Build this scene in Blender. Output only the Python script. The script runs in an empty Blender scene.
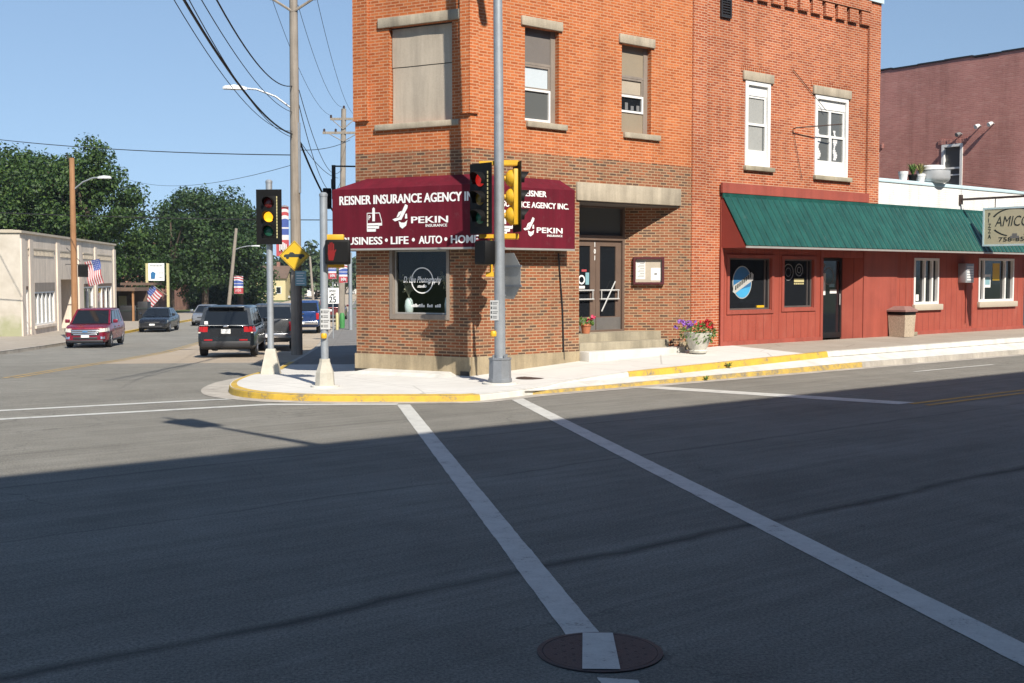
import bpy, bmesh, math, random
from mathutils import Matrix, Vector
rnd = random.Random(7)
R = math.radians
sc = bpy.context.scene
COL = sc.collection

# ------------------------------------------------------------------ materials
MATS = {}
def newmat(name):
    m = bpy.data.materials.new(name); m.use_nodes = True
    nt = m.node_tree; b = nt.nodes['Principled BSDF']
    MATS[name] = m
    return m, nt, b
def nd(nt, t, **kw):
    n = nt.nodes.new(t)
    for k, v in kw.items():
        if k in n.inputs.keys() if isinstance(k, str) else False: n.inputs[k].default_value = v
        else: setattr(n, k, v)
    return n
def rgba(c): return (c[0], c[1], c[2], 1)
def ramp(nt, stops, interp='LINEAR'):
    r = nt.nodes.new('ShaderNodeValToRGB'); e = r.color_ramp; e.interpolation = interp
    while len(e.elements) > 1: e.elements.remove(e.elements[-1])
    e.elements[0].position = stops[0][0]; e.elements[0].color = rgba(stops[0][1])
    for p, c in stops[1:]:
        x = e.elements.new(p); x.color = rgba(c)
    return r
def mixc(nt, fac, a, b, mode='MIX'):
    m = nt.nodes.new('ShaderNodeMix'); m.data_type = 'RGBA'; m.blend_type = mode
    for s, v in ((0, fac), (6, a), (7, b)):
        if hasattr(v, 'node'): nt.links.new(v, m.inputs[s])
        else: m.inputs[s].default_value = v if s == 0 else rgba(v)
    return m.outputs[2]
def noise(nt, scale, detail=3, rough=.55, coord=None, dist=0):
    n = nt.nodes.new('ShaderNodeTexNoise'); n.inputs['Scale'].default_value = scale
    n.inputs['Detail'].default_value = detail; n.inputs['Roughness'].default_value = rough
    n.inputs['Distortion'].default_value = dist
    if coord is not None: nt.links.new(coord, n.inputs['Vector'])
    return n.outputs['Fac']
def pos(nt):
    return nt.nodes.new('ShaderNodeNewGeometry').outputs['Position']
def objc(nt):
    return nt.nodes.new('ShaderNodeTexCoord').outputs['Object']
def mathn(nt, op, a, b=0.0, c=None):
    m = nt.nodes.new('ShaderNodeMath'); m.operation = op
    for i, v in enumerate((a, b) if c is None else (a, b, c)):
        if hasattr(v, 'node'): nt.links.new(v, m.inputs[i])
        else: m.inputs[i].default_value = v
    return m.outputs[0]
def stretch(nt, coord, sx, sy, sz):
    m = nt.nodes.new('ShaderNodeMapping'); m.inputs['Scale'].default_value = (sx, sy, sz)
    nt.links.new(coord, m.inputs['Vector']); return m.outputs['Vector']
def bump(nt, b, h, strength=.3, dist=.01):
    n = nt.nodes.new('ShaderNodeBump'); n.inputs['Strength'].default_value = strength
    n.inputs['Distance'].default_value = dist
    nt.links.new(h, n.inputs['Height']); nt.links.new(n.outputs['Normal'], b.inputs['Normal'])
def vary(name, col, rough=.6, amt=.25, scale=3.0, fine=60.0, metal=0, bmp=.0, spec=.5, coord=None, streak=0):
    """base colour broken up by blotches and fine grain"""
    m, nt, b = newmat(name)
    co = objc(nt)
    n1 = noise(nt, scale, 4, .6, co); n2 = noise(nt, fine, 2, .5, co)
    f = mathn(nt, 'ADD', mathn(nt, 'MULTIPLY', n1, .65), mathn(nt, 'MULTIPLY', n2, .35))
    lo = tuple(c*(1-amt) for c in col); hi = tuple(min(1, c*(1+amt)) for c in col)
    r = ramp(nt, [(.3, lo), (.7, hi)]); nt.links.new(f, r.inputs['Fac'])
    c = r.outputs['Color']
    if streak:
        ps = pos(nt); sk = ramp(nt, [(.36, (1-streak,)*3), (.62, (1+streak*.5,)*3)]); nt.links.new(noise(nt, 1, 5, .7, stretch(nt, ps, 3.2, 3.2, .30)), sk.inputs['Fac'])
        c = mixc(nt, 1.0, c, sk.outputs['Color'], 'MULTIPLY')
        dk = ramp(nt, [(.60, (0, 0, 0)), (.72, (1, 1, 1))]); nt.links.new(noise(nt, 7, 4, .7, ps), dk.inputs['Fac'])
        c = mixc(nt, mathn(nt, 'MULTIPLY', dk.outputs['Color'], streak*.9), c, tuple(.4*x+.10 for x in col))
    nt.links.new(c, b.inputs['Base Color'])
    b.inputs['Roughness'].default_value = rough; b.inputs['Metallic'].default_value = metal
    b.inputs['Specular IOR Level'].default_value = spec
    if bmp: bump(nt, b, n2, bmp, .01)
    return m
def emit(name, col, strength, base=(.02, .02, .02)):
    m, nt, b = newmat(name)
    b.inputs['Base Color'].default_value = rgba(base)
    b.inputs['Emission Color'].default_value = rgba(col); b.inputs['Emission Strength'].default_value = strength
    b.inputs['Roughness'].default_value = .3
    return m
def brick(name, stops, mortar, stain=.25, mort=.010, scale_w=.20, soot=None, interp='CONSTANT'):
    m, nt, b = newmat(name)
    uv = nt.nodes.new('ShaderNodeUVMap').outputs['UV']
    def bt(c1, c2, mo):
        t = nt.nodes.new('ShaderNodeTexBrick'); t.offset = .5; t.squash = 1.0
        t.inputs['Color1'].default_value = rgba(c1); t.inputs['Color2'].default_value = rgba(c2)
        t.inputs['Mortar'].default_value = rgba(mo); t.inputs['Scale'].default_value = 1
        t.inputs['Mortar Size'].default_value = mort; t.inputs['Mortar Smooth'].default_value = .15
        t.inputs['Brick Width'].default_value = scale_w; t.inputs['Row Height'].default_value = .0615
        nt.links.new(uv, t.inputs['Vector']); return t
    t = bt((0, 0, 0), (1, 1, 1), (0, 0, 0))
    r = ramp(nt, stops, interp); nt.links.new(t.outputs['Color'], r.inputs['Fac'])
    co = pos(nt)
    n1 = noise(nt, .55, 5, .65, co); n2 = noise(nt, 45, 2, .6, co)
    c = mixc(nt, mathn(nt, 'MULTIPLY', n2, .35), r.outputs['Color'], tuple(.55*x for x in stops[0][1]))
    c = mixc(nt, t.outputs['Fac'], c, mortar)
    sr = ramp(nt, [(.35, (1-stain,)*3), (.68, (1+stain*.25,)*3)]); nt.links.new(n1, sr.inputs['Fac'])
    c = mixc(nt, 1.0, c, sr.outputs['Color'], 'MULTIPLY')
    # vertical run-off streaks
    st = noise(nt, 1.0, 4, .7, stretch(nt, co, 2.2, 2.2, .18))
    s2 = ramp(nt, [(.46, (1.03, 1.03, 1.03)), (.70, (.66, .64, .62))]); nt.links.new(st, s2.inputs['Fac'])
    c = mixc(nt, .55, c, s2.outputs['Color'], 'MULTIPLY')
    nt.links.new(c, b.inputs['Base Color']); b.inputs['Roughness'].default_value = .85
    b.inputs['Specular IOR Level'].default_value = .25
    h = mathn(nt, 'SUBTRACT', mathn(nt, 'MULTIPLY', n2, .3), t.outputs['Fac'])
    bump(nt, b, h, .6, .006)
    return m

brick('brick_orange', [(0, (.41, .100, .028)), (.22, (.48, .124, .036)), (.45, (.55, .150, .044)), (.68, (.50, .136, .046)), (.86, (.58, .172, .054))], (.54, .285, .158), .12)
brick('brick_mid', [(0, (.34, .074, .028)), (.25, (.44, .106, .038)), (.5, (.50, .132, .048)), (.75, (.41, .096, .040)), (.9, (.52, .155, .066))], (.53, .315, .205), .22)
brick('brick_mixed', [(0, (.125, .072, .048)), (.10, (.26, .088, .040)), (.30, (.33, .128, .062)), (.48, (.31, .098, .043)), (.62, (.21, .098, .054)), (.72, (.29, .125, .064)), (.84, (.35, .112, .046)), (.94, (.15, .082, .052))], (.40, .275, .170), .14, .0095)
brick('brick_brown', [(0, (.50, .225, .19)), (.3, (.55, .255, .215)), (.6, (.52, .24, .20)), (.85, (.57, .285, .24))], (.49, .25, .21), .2, .008)
brick('brick_dark', [(0, (.07, .03, .024)), (.4, (.09, .038, .03)), (.75, (.08, .034, .028))], (.10, .07, .055), .2)
brick('brick_white', [(0, (.80, .79, .76)), (.5, (.86, .85, .82))], (.70, .69, .66), .12, .008)
brick('brick_red_far', [(0, (.24, .07, .04)), (.5, (.32, .10, .06))], (.4, .3, .25), .2)

vary('limestone', (.38, .325, .245), .85, .22, 2.2, 50, bmp=.3, spec=.3, streak=0.22)
vary('plinth_stone', (.335, .27, .175), .9, .25, 1.6, 40, bmp=.3, spec=.3, streak=0.25)
vary('step_concrete', (.315, .275, .20), .9, .25, 1.8, 60, bmp=.3, spec=.3, streak=0.20)
vary('pale_concrete', (.58, .56, .51), .9, .12, 1.2, 70, bmp=.2, spec=.3, streak=0.14)
vary('kerb_concrete', (.40, .365, .315), .9, .22, 1.5, 50, bmp=.3, spec=.3, streak=0.20)
vary('boarding', (.42, .36, .285), .7, .12, 1.1, 30, streak=0.16)
vary('tan_panel', (.27, .22, .155), .65, .10, 1.3, 40)
vary('grey_panel', (.16, .14, .125), .65, .12, 1.3, 40)
vary('white_paint', (.74, .73, .70), .55, .08, 3, 40)
vary('window_grey', (.24, .20, .165), .6, .12, 3, 40, streak=0.15)
vary('blind_white', (.50, .55, .58), .7, .06, 2, 20)
vary('blind_grey', (.33, .33, .31), .6, .1, 2, 20)
vary('blind_tan', (.40, .34, .26), .7, .08, 2, 20)
vary('dark_sash', (.085, .075, .07), .55, .15, 3, 40)
vary('door_brown', (.135, .092, .070), .45, .15, 3, 50)
vary('kick_plate', (.26, .25, .24), .38, .15, 4, 60, metal=.6)
vary('steel_bar', (.62, .62, .60), .4, .1, 5, 60, metal=.4)
vary('maroon_canvas', (.115, .0055, .016), .75, .10, 2.5, 120, bmp=.1, spec=.25, streak=0.22)
vary('maroon_frame', (.075, .012, .016), .45, .15, 4, 60)
vary('letter_white', (.80, .79, .77), .6, .05, 5, 40)
vary('aluminium_trim', (.42, .40, .37), .45, .12, 4, 50, metal=.4)
vary('green_metal', (.011, .075, .059), .38, .14, 1.2, 40, streak=0.28)
vary('red_board', (.27, .048, .034), .65, .16, 1.5, 50, bmp=.1)
vary('red_trim', (.31, .070, .047), .6, .14, 1.5, 50, streak=0.15)
vary('black_metal', (.012, .012, .013), .45, .2, 6, 60)
vary('black_plastic', (.006, .0058, .0058), .6, .15, 6, 60, spec=.2)
vary('signal_yellow', (.62, .35, .015), .5, .12, 5, 50)
vary('galvanised', (.36, .385, .41), .5, .16, 5, 60, metal=.45, streak=0.12)
vary('galvanised_dark', (.25, .265, .285), .5, .15, 5, 60, metal=.45)
vary('cast_base', (.46, .43, .36), .75, .15, 6, 60, metal=.1)
vary('rusty_iron', (.055, .034, .028), .7, .35, 9, 80, bmp=.3)
vary('manhole_iron', (.028, .025, .027), .65, .35, 9, 120, bmp=.5)
vary('terracotta', (.42, .15, .07), .75, .15, 7, 60)
vary('urn_stone', (.50, .48, .42), .85, .2, 7, 60, bmp=.3)
vary('petal_red', (.52, .02, .03), .6, .25, 20, 60)
vary('petal_pink', (.66, .06, .14), .6, .25, 20, 60)
vary('petal_purple', (.25, .09, .42), .6, .3, 20, 60)
vary('plant_green', (.085, .16, .03), .6, .4, 9, 60)
vary('plant_straw', (.28, .27, .09), .7, .3, 9, 60)
vary('bin_lid', (.25, .14, .12), .6, .2, 6, 60)
vary('paper', (.72, .71, .68), .8, .06, 10, 60)
vary('cork', (.44, .38, .30), .85, .1, 10, 60)
vary('sign_cream', (.52, .47, .32), .6, .06, 3, 50)
vary('sign_border', (.52, .66, .70), .5, .06, 3, 50)
vary('ink_dark', (.02, .028, .026), .6, .1, 5, 50)
vary('ink_grey', (.17, .17, .17), .6, .1, 5, 50)
vary('sign_yellow', (.62, .38, .012), .5, .08, 4, 50)
vary('sign_blue_pale', (.20, .36, .40), .55, .12, 5, 50)
vary('plate_grey', (.50, .50, .49), .55, .12, 6, 60)
vary('sign_back', (.36, .355, .335), .6, .12, 5, 60, metal=.15)
vary('sign_white', (.78, .78, .76), .5, .05, 4, 50)
vary('flag_red', (.40, .06, .07), .75, .12, 8, 60)
vary('flag_blue', (.05, .09, .30), .75, .12, 8, 60)
vary('flag_white', (.58, .57, .58), .75, .06, 8, 60)
vary('beer_blue', (.03, .14, .30), .4, .12, 5, 50)
vary('beer_sky', (.06, .33, .58), .4, .12, 5, 50)
vary('beer_silver', (.42, .42, .40), .4, .12, 5, 50)
vary('stucco_pink', (.62, .53, .44), .9, .14, .8, 30, bmp=.2, streak=0.15)
vary('stucco_cream', (.44, .38, .30), .9, .14, .8, 30, bmp=.2)
vary('roof_grey', (.12, .115, .11), .85, .25, 1.5, 30)
vary('roof_brown', (.13, .085, .06), .85, .25, 1.5, 30)
vary('house_yellow', (.56, .46, .25), .8, .1, 1, 30)
vary('house_white', (.66, .65, .62), .8, .1, 1, 30)
vary('bark', (.085, .062, .045), .9, .35, 6, 40, bmp=.5)
vary('tyre_black', (.014, .014, .015), .8, .2, 8, 60)
vary('rim_silver', (.45, .45, .46), .35, .1, 8, 60, metal=.8)
vary('chrome', (.62, .62, .64), .2, .08, 8, 60, metal=.9)
vary('dark_trim', (.02, .02, .022), .55, .2, 8, 60)
vary('skylight_lens', (.55, .56, .56), .35, .05, 8, 60)
vary('wire_black', (.012, .012, .014), .6, .2, 4, 30)
vary('insulator', (.05, .03, .03), .4, .2, 4, 30)
vary('silver_pot', (.50, .51, .52), .5, .08, 5, 50, metal=.35)
vary('pot_white', (.68, .67, .66), .6, .08, 5, 50)
vary('storefront_blue', (.16, .27, .36), .6, .1, 2, 50)
vary('vase_white', (.62, .70, .68), .35, .06, 6, 50)
vary('dried_flower', (.30, .29, .20), .85, .25, 9, 60)
vary('interior_dark', (.03, .03, .032), .8, .2, 2, 30)
vary('interior_wood', (.16, .055, .025), .7, .2, 2, 30)
vary('lens_red_off', (.10, .008, .008), .25, .15, 6, 50)
vary('lens_amber_off', (.14, .085, .008), .25, .15, 6, 50)
vary('lens_green_off', (.008, .075, .045), .25, .15, 6, 50)
vary('tail_red', (.38, .012, .016), .25, .15, 6, 50)
vary('head_clear', (.62, .58, .50), .15, .08, 6, 50)
vary('green_box', (.05, .22, .06), .6, .15, 6, 50)
vary('pale_post', (.50, .44, .22), .6, .12, 6, 50)
vary('aggregate', (.42, .34, .25), .9, .45, 30, 140, bmp=.5)
vary('gable_board', (.25, .042, .03), .65, .16, 1.5, 50)
emit('lamp_amber', (1, .42, .015), 1.25, (.5, .28, .02))
emit('lamp_red', (1, .03, .02), .26, (.3, .01, .01))
emit('lamp_hand', (1, .05, .03), .05, (.15, .01, .01))

def carpaint(name, col, rough=.22, metal=.3):
    m, nt, b = newmat(name)
    co = objc(nt); n1 = noise(nt, 2.2, 3, .6, co)
    r = ramp(nt, [(.3, tuple(c*.88 for c in col)), (.7, tuple(c*1.1 for c in col))]); nt.links.new(n1, r.inputs['Fac'])
    nt.links.new(r.outputs['Color'], b.inputs['Base Color'])
    b.inputs['Metallic'].default_value = metal
    rr = ramp(nt, [(.3, (rough,)*3), (.75, (rough+.16,)*3)]); nt.links.new(noise(nt, 5, 4, .6, co), rr.inputs['Fac'])
    nt.links.new(rr.outputs['Color'], b.inputs['Roughness'])
    b.inputs['Coat Weight'].default_value = .5; b.inputs['Coat Roughness'].default_value = .08
carpaint('paint_red', (.20, .006, .022)); carpaint('paint_slate', (.016, .021, .027)); carpaint('paint_grey', (.075, .078, .082))
carpaint('paint_blue', (.012, .045, .16)); carpaint('paint_black', (.016, .017, .02)); carpaint('paint_silver', (.22, .23, .25))
carpaint('paint_white', (.66, .66, .65), metal=0); carpaint('paint_maroon', (.16, .03, .03))

def glass(name, col=(.012, .014, .017), rough=.06):
    m, nt, b = newmat(name)
    b.inputs['Base Color'].default_value = rgba(col)
    r = ramp(nt, [(.3, (rough*.6,)*3), (.7, (rough*1.8,)*3)]); nt.links.new(noise(nt, 1.5, 4, .6, objc(nt)), r.inputs['Fac'])
    nt.links.new(r.outputs['Color'], b.inputs['Roughness'])
    b.inputs['Specular IOR Level'].default_value = .55
    return m
glass('glass_dark'); glass('glass_car', (.010, .012, .014), .05); glass('glass_screen', (.11, .115, .112), .12)
# clear shop glass: a Fresnel share of mirror over plain see-through
m, nt, b = newmat('glass_clear')
nt.nodes.remove(b); out = nt.nodes['Material Output']
tr = nt.nodes.new('ShaderNodeBsdfTransparent'); tr.inputs[0].default_value = (.86, .90, .90, 1)
gl = nt.nodes.new('ShaderNodeBsdfGlossy'); gl.inputs['Roughness'].default_value = .02
lw = nt.nodes.new('ShaderNodeLayerWeight'); lw.inputs[0].default_value = .5; mx = nt.nodes.new('ShaderNodeMixShader')
fz = mathn(nt, 'ADD', mathn(nt, 'MULTIPLY', mathn(nt, 'POWER', lw.outputs['Facing'], 4.0), .7), .045)
nt.links.new(fz, mx.inputs[0]); nt.links.new(tr.outputs[0], mx.inputs[1]); nt.links.new(gl.outputs[0], mx.inputs[2])
nt.links.new(mx.outputs[0], out.inputs[0])

# weathered wood for poles
def polewood(name, c0, c1):
    m, nt, b = newmat(name); co = objc(nt)
    f = noise(nt, 1, 6, .7, stretch(nt, co, 14, 14, .7)); g = noise(nt, 1.2, 3, .6, co)
    r = ramp(nt, [(.3, c0), (.7, c1)]); nt.links.new(mathn(nt, 'ADD', mathn(nt, 'MULTIPLY', f, .6), mathn(nt, 'MULTIPLY', g, .4)), r.inputs['Fac'])
    nt.links.new(r.outputs['Color'], b.inputs['Base Color']); b.inputs['Roughness'].default_value = .9
    bump(nt, b, f, .5, .01)
m, nt, b = newmat('stucco_weathered'); co = pos(nt)
sp = nt.nodes.new('ShaderNodeSeparateXYZ'); nt.links.new(co, sp.inputs[0])
n1 = noise(nt, .35, 5, .65, co); n2 = noise(nt, 1.5, 4, .6, co)
r = ramp(nt, [(.3, (.43, .38, .315)), (.7, (.53, .475, .405))]); nt.links.new(n2, r.inputs['Fac'])
k = ramp(nt, [(.42, (0, 0, 0)), (.62, (1, 1, 1))]); nt.links.new(mathn(nt, 'SUBTRACT', n1, mathn(nt, 'MULTIPLY', mathn(nt, 'ADD', sp.outputs[2], -.2), .10)), k.inputs['Fac'])
nt.links.new(mixc(nt, mathn(nt, 'MULTIPLY', k.outputs['Color'], .75), r.outputs['Color'], (.25, .265, .125)), b.inputs['Base Color']); b.inputs['Roughness'].default_value = .9
polewood('pole_grey', (.15, .125, .10), (.36, .31, .255)); polewood('pole_brown', (.20, .095, .04), (.42, .22, .105))

# grooved red plywood siding
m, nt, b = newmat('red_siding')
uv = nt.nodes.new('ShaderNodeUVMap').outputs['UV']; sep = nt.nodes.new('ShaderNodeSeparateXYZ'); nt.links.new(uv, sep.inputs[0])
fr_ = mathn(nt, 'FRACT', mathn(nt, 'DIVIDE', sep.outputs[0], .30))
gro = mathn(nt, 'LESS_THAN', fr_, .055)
co = pos(nt)
r = ramp(nt, [(.3, (.27, .056, .037)), (.7, (.355, .084, .056))]); nt.links.new(mathn(nt, 'ADD', mathn(nt, 'MULTIPLY', noise(nt, 1.4, 5, .65, co), .6), mathn(nt, 'MULTIPLY', noise(nt, 1, 4, .6, stretch(nt, co, 30, 30, 1.5)), .4)), r.inputs['Fac'])
fd = ramp(nt, [(.55, (0, 0, 0)), (.75, (1, 1, 1))]); nt.links.new(noise(nt, 1, 5, .75, stretch(nt, co, 2.2, 2.2, .5)), fd.inputs['Fac'])
cfd = mixc(nt, mathn(nt, 'MULTIPLY', fd.outputs['Color'], .45), r.outputs['Color'], (.36, .13, .095))
chp = ramp(nt, [(.70, (0, 0, 0)), (.74, (1, 1, 1))]); nt.links.new(noise(nt, 13, 4, .7, co), chp.inputs['Fac'])
cfd = mixc(nt, mathn(nt, 'MULTIPLY', chp.outputs['Color'], .5), cfd, (.17, .045, .032))
nt.links.new(mixc(nt, mathn(nt, 'MULTIPLY', gro, .55), cfd, (.06, .012, .01)), b.inputs['Base Color'])  # shade of the grooves put into the colour as narrow dark lines
b.inputs['Roughness'].default_value = .62; b.inputs['Specular IOR Level'].default_value = .3
bump(nt, b, mathn(nt, 'MULTIPLY', gro, -1.0), .7, .01)

# ---- frames of the place -------------------------------------------------
AZ = R(50.5); A = Vector((math.sin(AZ), math.cos(AZ), 0)); N = Vector((A.y, -A.x, 0))
BZ = R(-61.7); B = Vector((math.sin(BZ), math.cos(BZ), 0)); BN = Vector((-B.y, B.x, 0)) * 1.0
if BN.y > 0: BN = -BN
DZ = R(-7.0); D = Vector((math.sin(DZ), math.cos(DZ), 0)); DQ = Vector((D.y, -D.x, 0))    # DQ points right of the street
C0 = Vector((-.817, 23.443, 0))
def F(s, n, z): return C0 + A*s + N*n + Vector((0, 0, z))
def G(s, n, z): return C0 + B*s + BN*n + Vector((0, 0, z))
P0 = G(2.78, 0, 0)
def W(t, n, z): return P0 + D*t - DQ*n + Vector((0, 0, z))           # left flank of the corner block
def pw(x, pts):
    if x <= pts[0][0]: return pts[0][1]
    for (a, b_), (c, d) in zip(pts, pts[1:]):
        if x <= c: return b_ + (d-b_)*(x-a)/(c-a)
    return pts[-1][1]
PROFILE = [(20.5, 0), (25, -.10), (28, -.21), (34, -.42), (40, -.65), (50, -.98), (60, -1.14), (75, -1.27), (90, -1.38), (120, -1.7), (160, -2.0), (200, -2.2), (240, -2.4), (300, -1.8), (400, .9), (600, 6.5), (1000, 9)]
def ss(x): x = max(0, min(1, x)); return x*x*(3-2*x)
def g(x, y):
    p = Vector((x, y, 0)); q = p.dot(DQ); t = p.dot(D)
    return pw(t, PROFILE) * (1-ss((q-0.0)/4.0))
def lkx(y): return -22.9 - .123*(y-70)       # left kerb of the side street
def rkx(y): return -5.66 - .123*(y-28.1)     # right kerb

# roads: old grey asphalt, and tan concrete slabs in the right lane of the side street
def roadmat():
    m, nt, b = newmat('asphalt'); co = pos(nt)
    sp = nt.nodes.new('ShaderNodeSeparateXYZ'); nt.links.new(co, sp.inputs[0])
    big = noise(nt, .16, 5, .6, co); mid = noise(nt, 1.3, 4, .65, co); fine = noise(nt, 95, 2, .6, co); grit = noise(nt, 230, 1, .5, co)
    def dotv(v):
        d = nt.nodes.new('ShaderNodeVectorMath'); d.operation = 'DOT_PRODUCT'; nt.links.new(co, d.inputs[0]); d.inputs[1].default_value = v
        return d.outputs['Value']
    sA = mathn(nt, 'SUBTRACT', dotv(A), C0.dot(A)); nA = mathn(nt, 'SUBTRACT', dotv(N), C0.dot(N))
    tD = dotv(D); qD = dotv(DQ)
    # long bands of wear along the right-hand street
    lane = nt.nodes.new('ShaderNodeCombineXYZ'); nt.links.new(mathn(nt, 'MULTIPLY', sA, .05), lane.inputs[0]); nt.links.new(mathn(nt, 'MULTIPLY', nA, .75), lane.inputs[1])
    wear = noise(nt, 1, 4, .6, lane.outputs[0])
    f = mathn(nt, 'ADD', mathn(nt, 'ADD', mathn(nt, 'MULTIPLY', big, .26), mathn(nt, 'MULTIPLY', mid, .20)), mathn(nt, 'ADD', mathn(nt, 'MULTIPLY', wear, .24), mathn(nt, 'MULTIPLY', fine, .30)))
    r = ramp(nt, [(.38, (.172, .162, .140)), (.5, (.232, .220, .191)), (.62, (.296, .282, .247))]); nt.links.new(f, r.inputs['Fac'])
    c = r.outputs['Color']
    agg = noise(nt, 48, 4, .75, co); ar = ramp(nt, [(.36, (.62, .62, .62)), (.5, (1, 1, 1)), (.66, (1.45, 1.43, 1.40))]); nt.links.new(agg, ar.inputs['Fac'])
    c = mixc(nt, 1.0, c, ar.outputs['Color'], 'MULTIPLY')
    stk = nt.nodes.new('ShaderNodeCombineXYZ'); nt.links.new(mathn(nt, 'MULTIPLY', sA, .35), stk.inputs[0]); nt.links.new(mathn(nt, 'MULTIPLY', nA, 7.0), stk.inputs[1])
    sr = ramp(nt, [(.40, (.80, .80, .80)), (.60, (1.12, 1.12, 1.12))]); nt.links.new(noise(nt, 1, 5, .7, stk.outputs[0]), sr.inputs['Fac'])
    c = mixc(nt, .5, c, sr.outputs['Color'], 'MULTIPLY')
    pep = ramp(nt, [(.60, (0, 0, 0)), (.70, (1, 1, 1))]); nt.links.new(grit, pep.inputs['Fac'])
    c = mixc(nt, mathn(nt, 'MULTIPLY', pep.outputs['Color'], .55), c, (.50, .49, .46))
    # oil drips and fine cracks
    oil = ramp(nt, [(.66, (0, 0, 0)), (.74, (1, 1, 1))]); nt.links.new(noise(nt, 1.9, 5, .7, co), oil.inputs['Fac'])
    c = mixc(nt, mathn(nt, 'MULTIPLY', oil.outputs['Color'], .45), c, (.06, .058, .055))
    vo = nt.nodes.new('ShaderNodeTexVoronoi'); vo.feature = 'DISTANCE_TO_EDGE'; vo.inputs['Scale'].default_value = .42
    wv = nt.nodes.new('ShaderNodeVectorMath'); wv.operation = 'ADD'; nt.links.new(co, wv.inputs[0])
    nn_ = nt.nodes.new('ShaderNodeTexNoise'); nn_.inputs['Scale'].default_value = 1.6; nn_.inputs['Detail'].default_value = 5; nt.links.new(co, nn_.inputs['Vector']); nt.links.new(nn_.outputs['Color'], wv.inputs[1]); nt.links.new(wv.outputs[0], vo.inputs['Vector'])
    cr_ = mathn(nt, 'LESS_THAN', vo.outputs['Distance'], .0055)
    cm = ramp(nt, [(.50, (0, 0, 0)), (.60, (1, 1, 1))]); nt.links.new(noise(nt, .22, 3, .6, co), cm.inputs['Fac'])
    c = mixc(nt, mathn(nt, 'MULTIPLY', mathn(nt, 'MULTIPLY', cr_, cm.outputs['Color']), .30), c, (.05, .048, .045))
    # sealed joints that run along the street: thin dark wandering lines
    wob = mathn(nt, 'MULTIPLY', mathn(nt, 'SUBTRACT', noise(nt, .45, 4, .6, co), .5), .45)
    for nn, w, k in ((12.25, .05, .75), (6.35, .016, .45), (8.9, .02, .35), (4.2, .015, .3)):
        d = mathn(nt, 'ABSOLUTE', mathn(nt, 'ADD', mathn(nt, 'SUBTRACT', nA, nn), wob))
        l = ramp(nt, [(0, (1, 1, 1)), (1, (0, 0, 0))]); nt.links.new(mathn(nt, 'DIVIDE', d, w*2.2), l.inputs['Fac'])
        brk = ramp(nt, [(.20, (.25, .25, .25)), (.50, (1, 1, 1))]); nt.links.new(noise(nt, .7, 3, .6, co), brk.inputs['Fac'])
        c = mixc(nt, mathn(nt, 'MULTIPLY', mathn(nt, 'MULTIPLY', l.outputs['Color'], brk.outputs['Color']), k), c, (.045, .042, .04))
    # tan concrete lane
    edge = mathn(nt, 'ADD', tD, mathn(nt, 'MULTIPLY', mathn(nt, 'SUBTRACT', noise(nt, .8, 3, .6, co), .5), .5))
    cl = -15.2 - 56*math.tan(DZ)*1.0
    qc = Vector((-15.0, 56, 0)).dot(DQ)
    mk = mathn(nt, 'MULTIPLY', mathn(nt, 'GREATER_THAN', edge, 37.0), mathn(nt, 'GREATER_THAN', qD, qc-.1))
    far = mathn(nt, 'GREATER_THAN', tD, 95.0)
    mk = mathn(nt, 'MAXIMUM', mk, far)
    rc = ramp(nt, [(.3, (.34, .275, .205)), (.7, (.50, .415, .32))]); nt.links.new(f, rc.inputs['Fac'])
    jt = mathn(nt, 'LESS_THAN', mathn(nt, 'FRACT', mathn(nt, 'DIVIDE', tD, 6.0)), .012)
    cc = mixc(nt, mathn(nt, 'MULTIPLY', jt, .6), rc.outputs['Color'], (.08, .07, .06))
    c = mixc(nt, mk, c, cc)
    nt.links.new(c, b.inputs['Base Color']); b.inputs['Roughness'].default_value = .92; b.inputs['Specular IOR Level'].default_value = .15
    h = mathn(nt, 'ADD', mathn(nt, 'MULTIPLY', agg, 1.0), mathn(nt, 'MULTIPLY', grit, .5))
    bump(nt, b, h, 1.0, .016)
roadmat()
def worn(name, col, lo=.36, hi=.46):
    """thermoplastic marking: paint with scuffs that bare the asphalt"""
    m, nt, b = newmat(name); co = pos(nt)
    n1 = noise(nt, 3.5, 6, .75, co); n2 = noise(nt, 60, 2, .6, co)
    f = mathn(nt, 'ADD', mathn(nt, 'MULTIPLY', n1, .7), mathn(nt, 'MULTIPLY', n2, .3))
    r = ramp(nt, [(lo, (.16, .15, .14)), (hi, tuple(.82*c for c in col)), (.62, col)]); nt.links.new(f, r.inputs['Fac'])
    nt.links.new(r.outputs['Color'], b.inputs['Base Color']); b.inputs['Roughness'].default_value = .7
    bump(nt, b, n2, .3, .006)
worn('marking_white', (.56, .555, .51), .345, .43); worn('marking_yellow', (.52, .29, .045), .34, .46); worn('kerb_yellow', (.62, .40, .05), .37, .46); worn('marking_yellow_faded', (.50, .33, .10), .36, .52); worn('kerb_yellow_worn', (.56, .38, .08), .40, .52)

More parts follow.
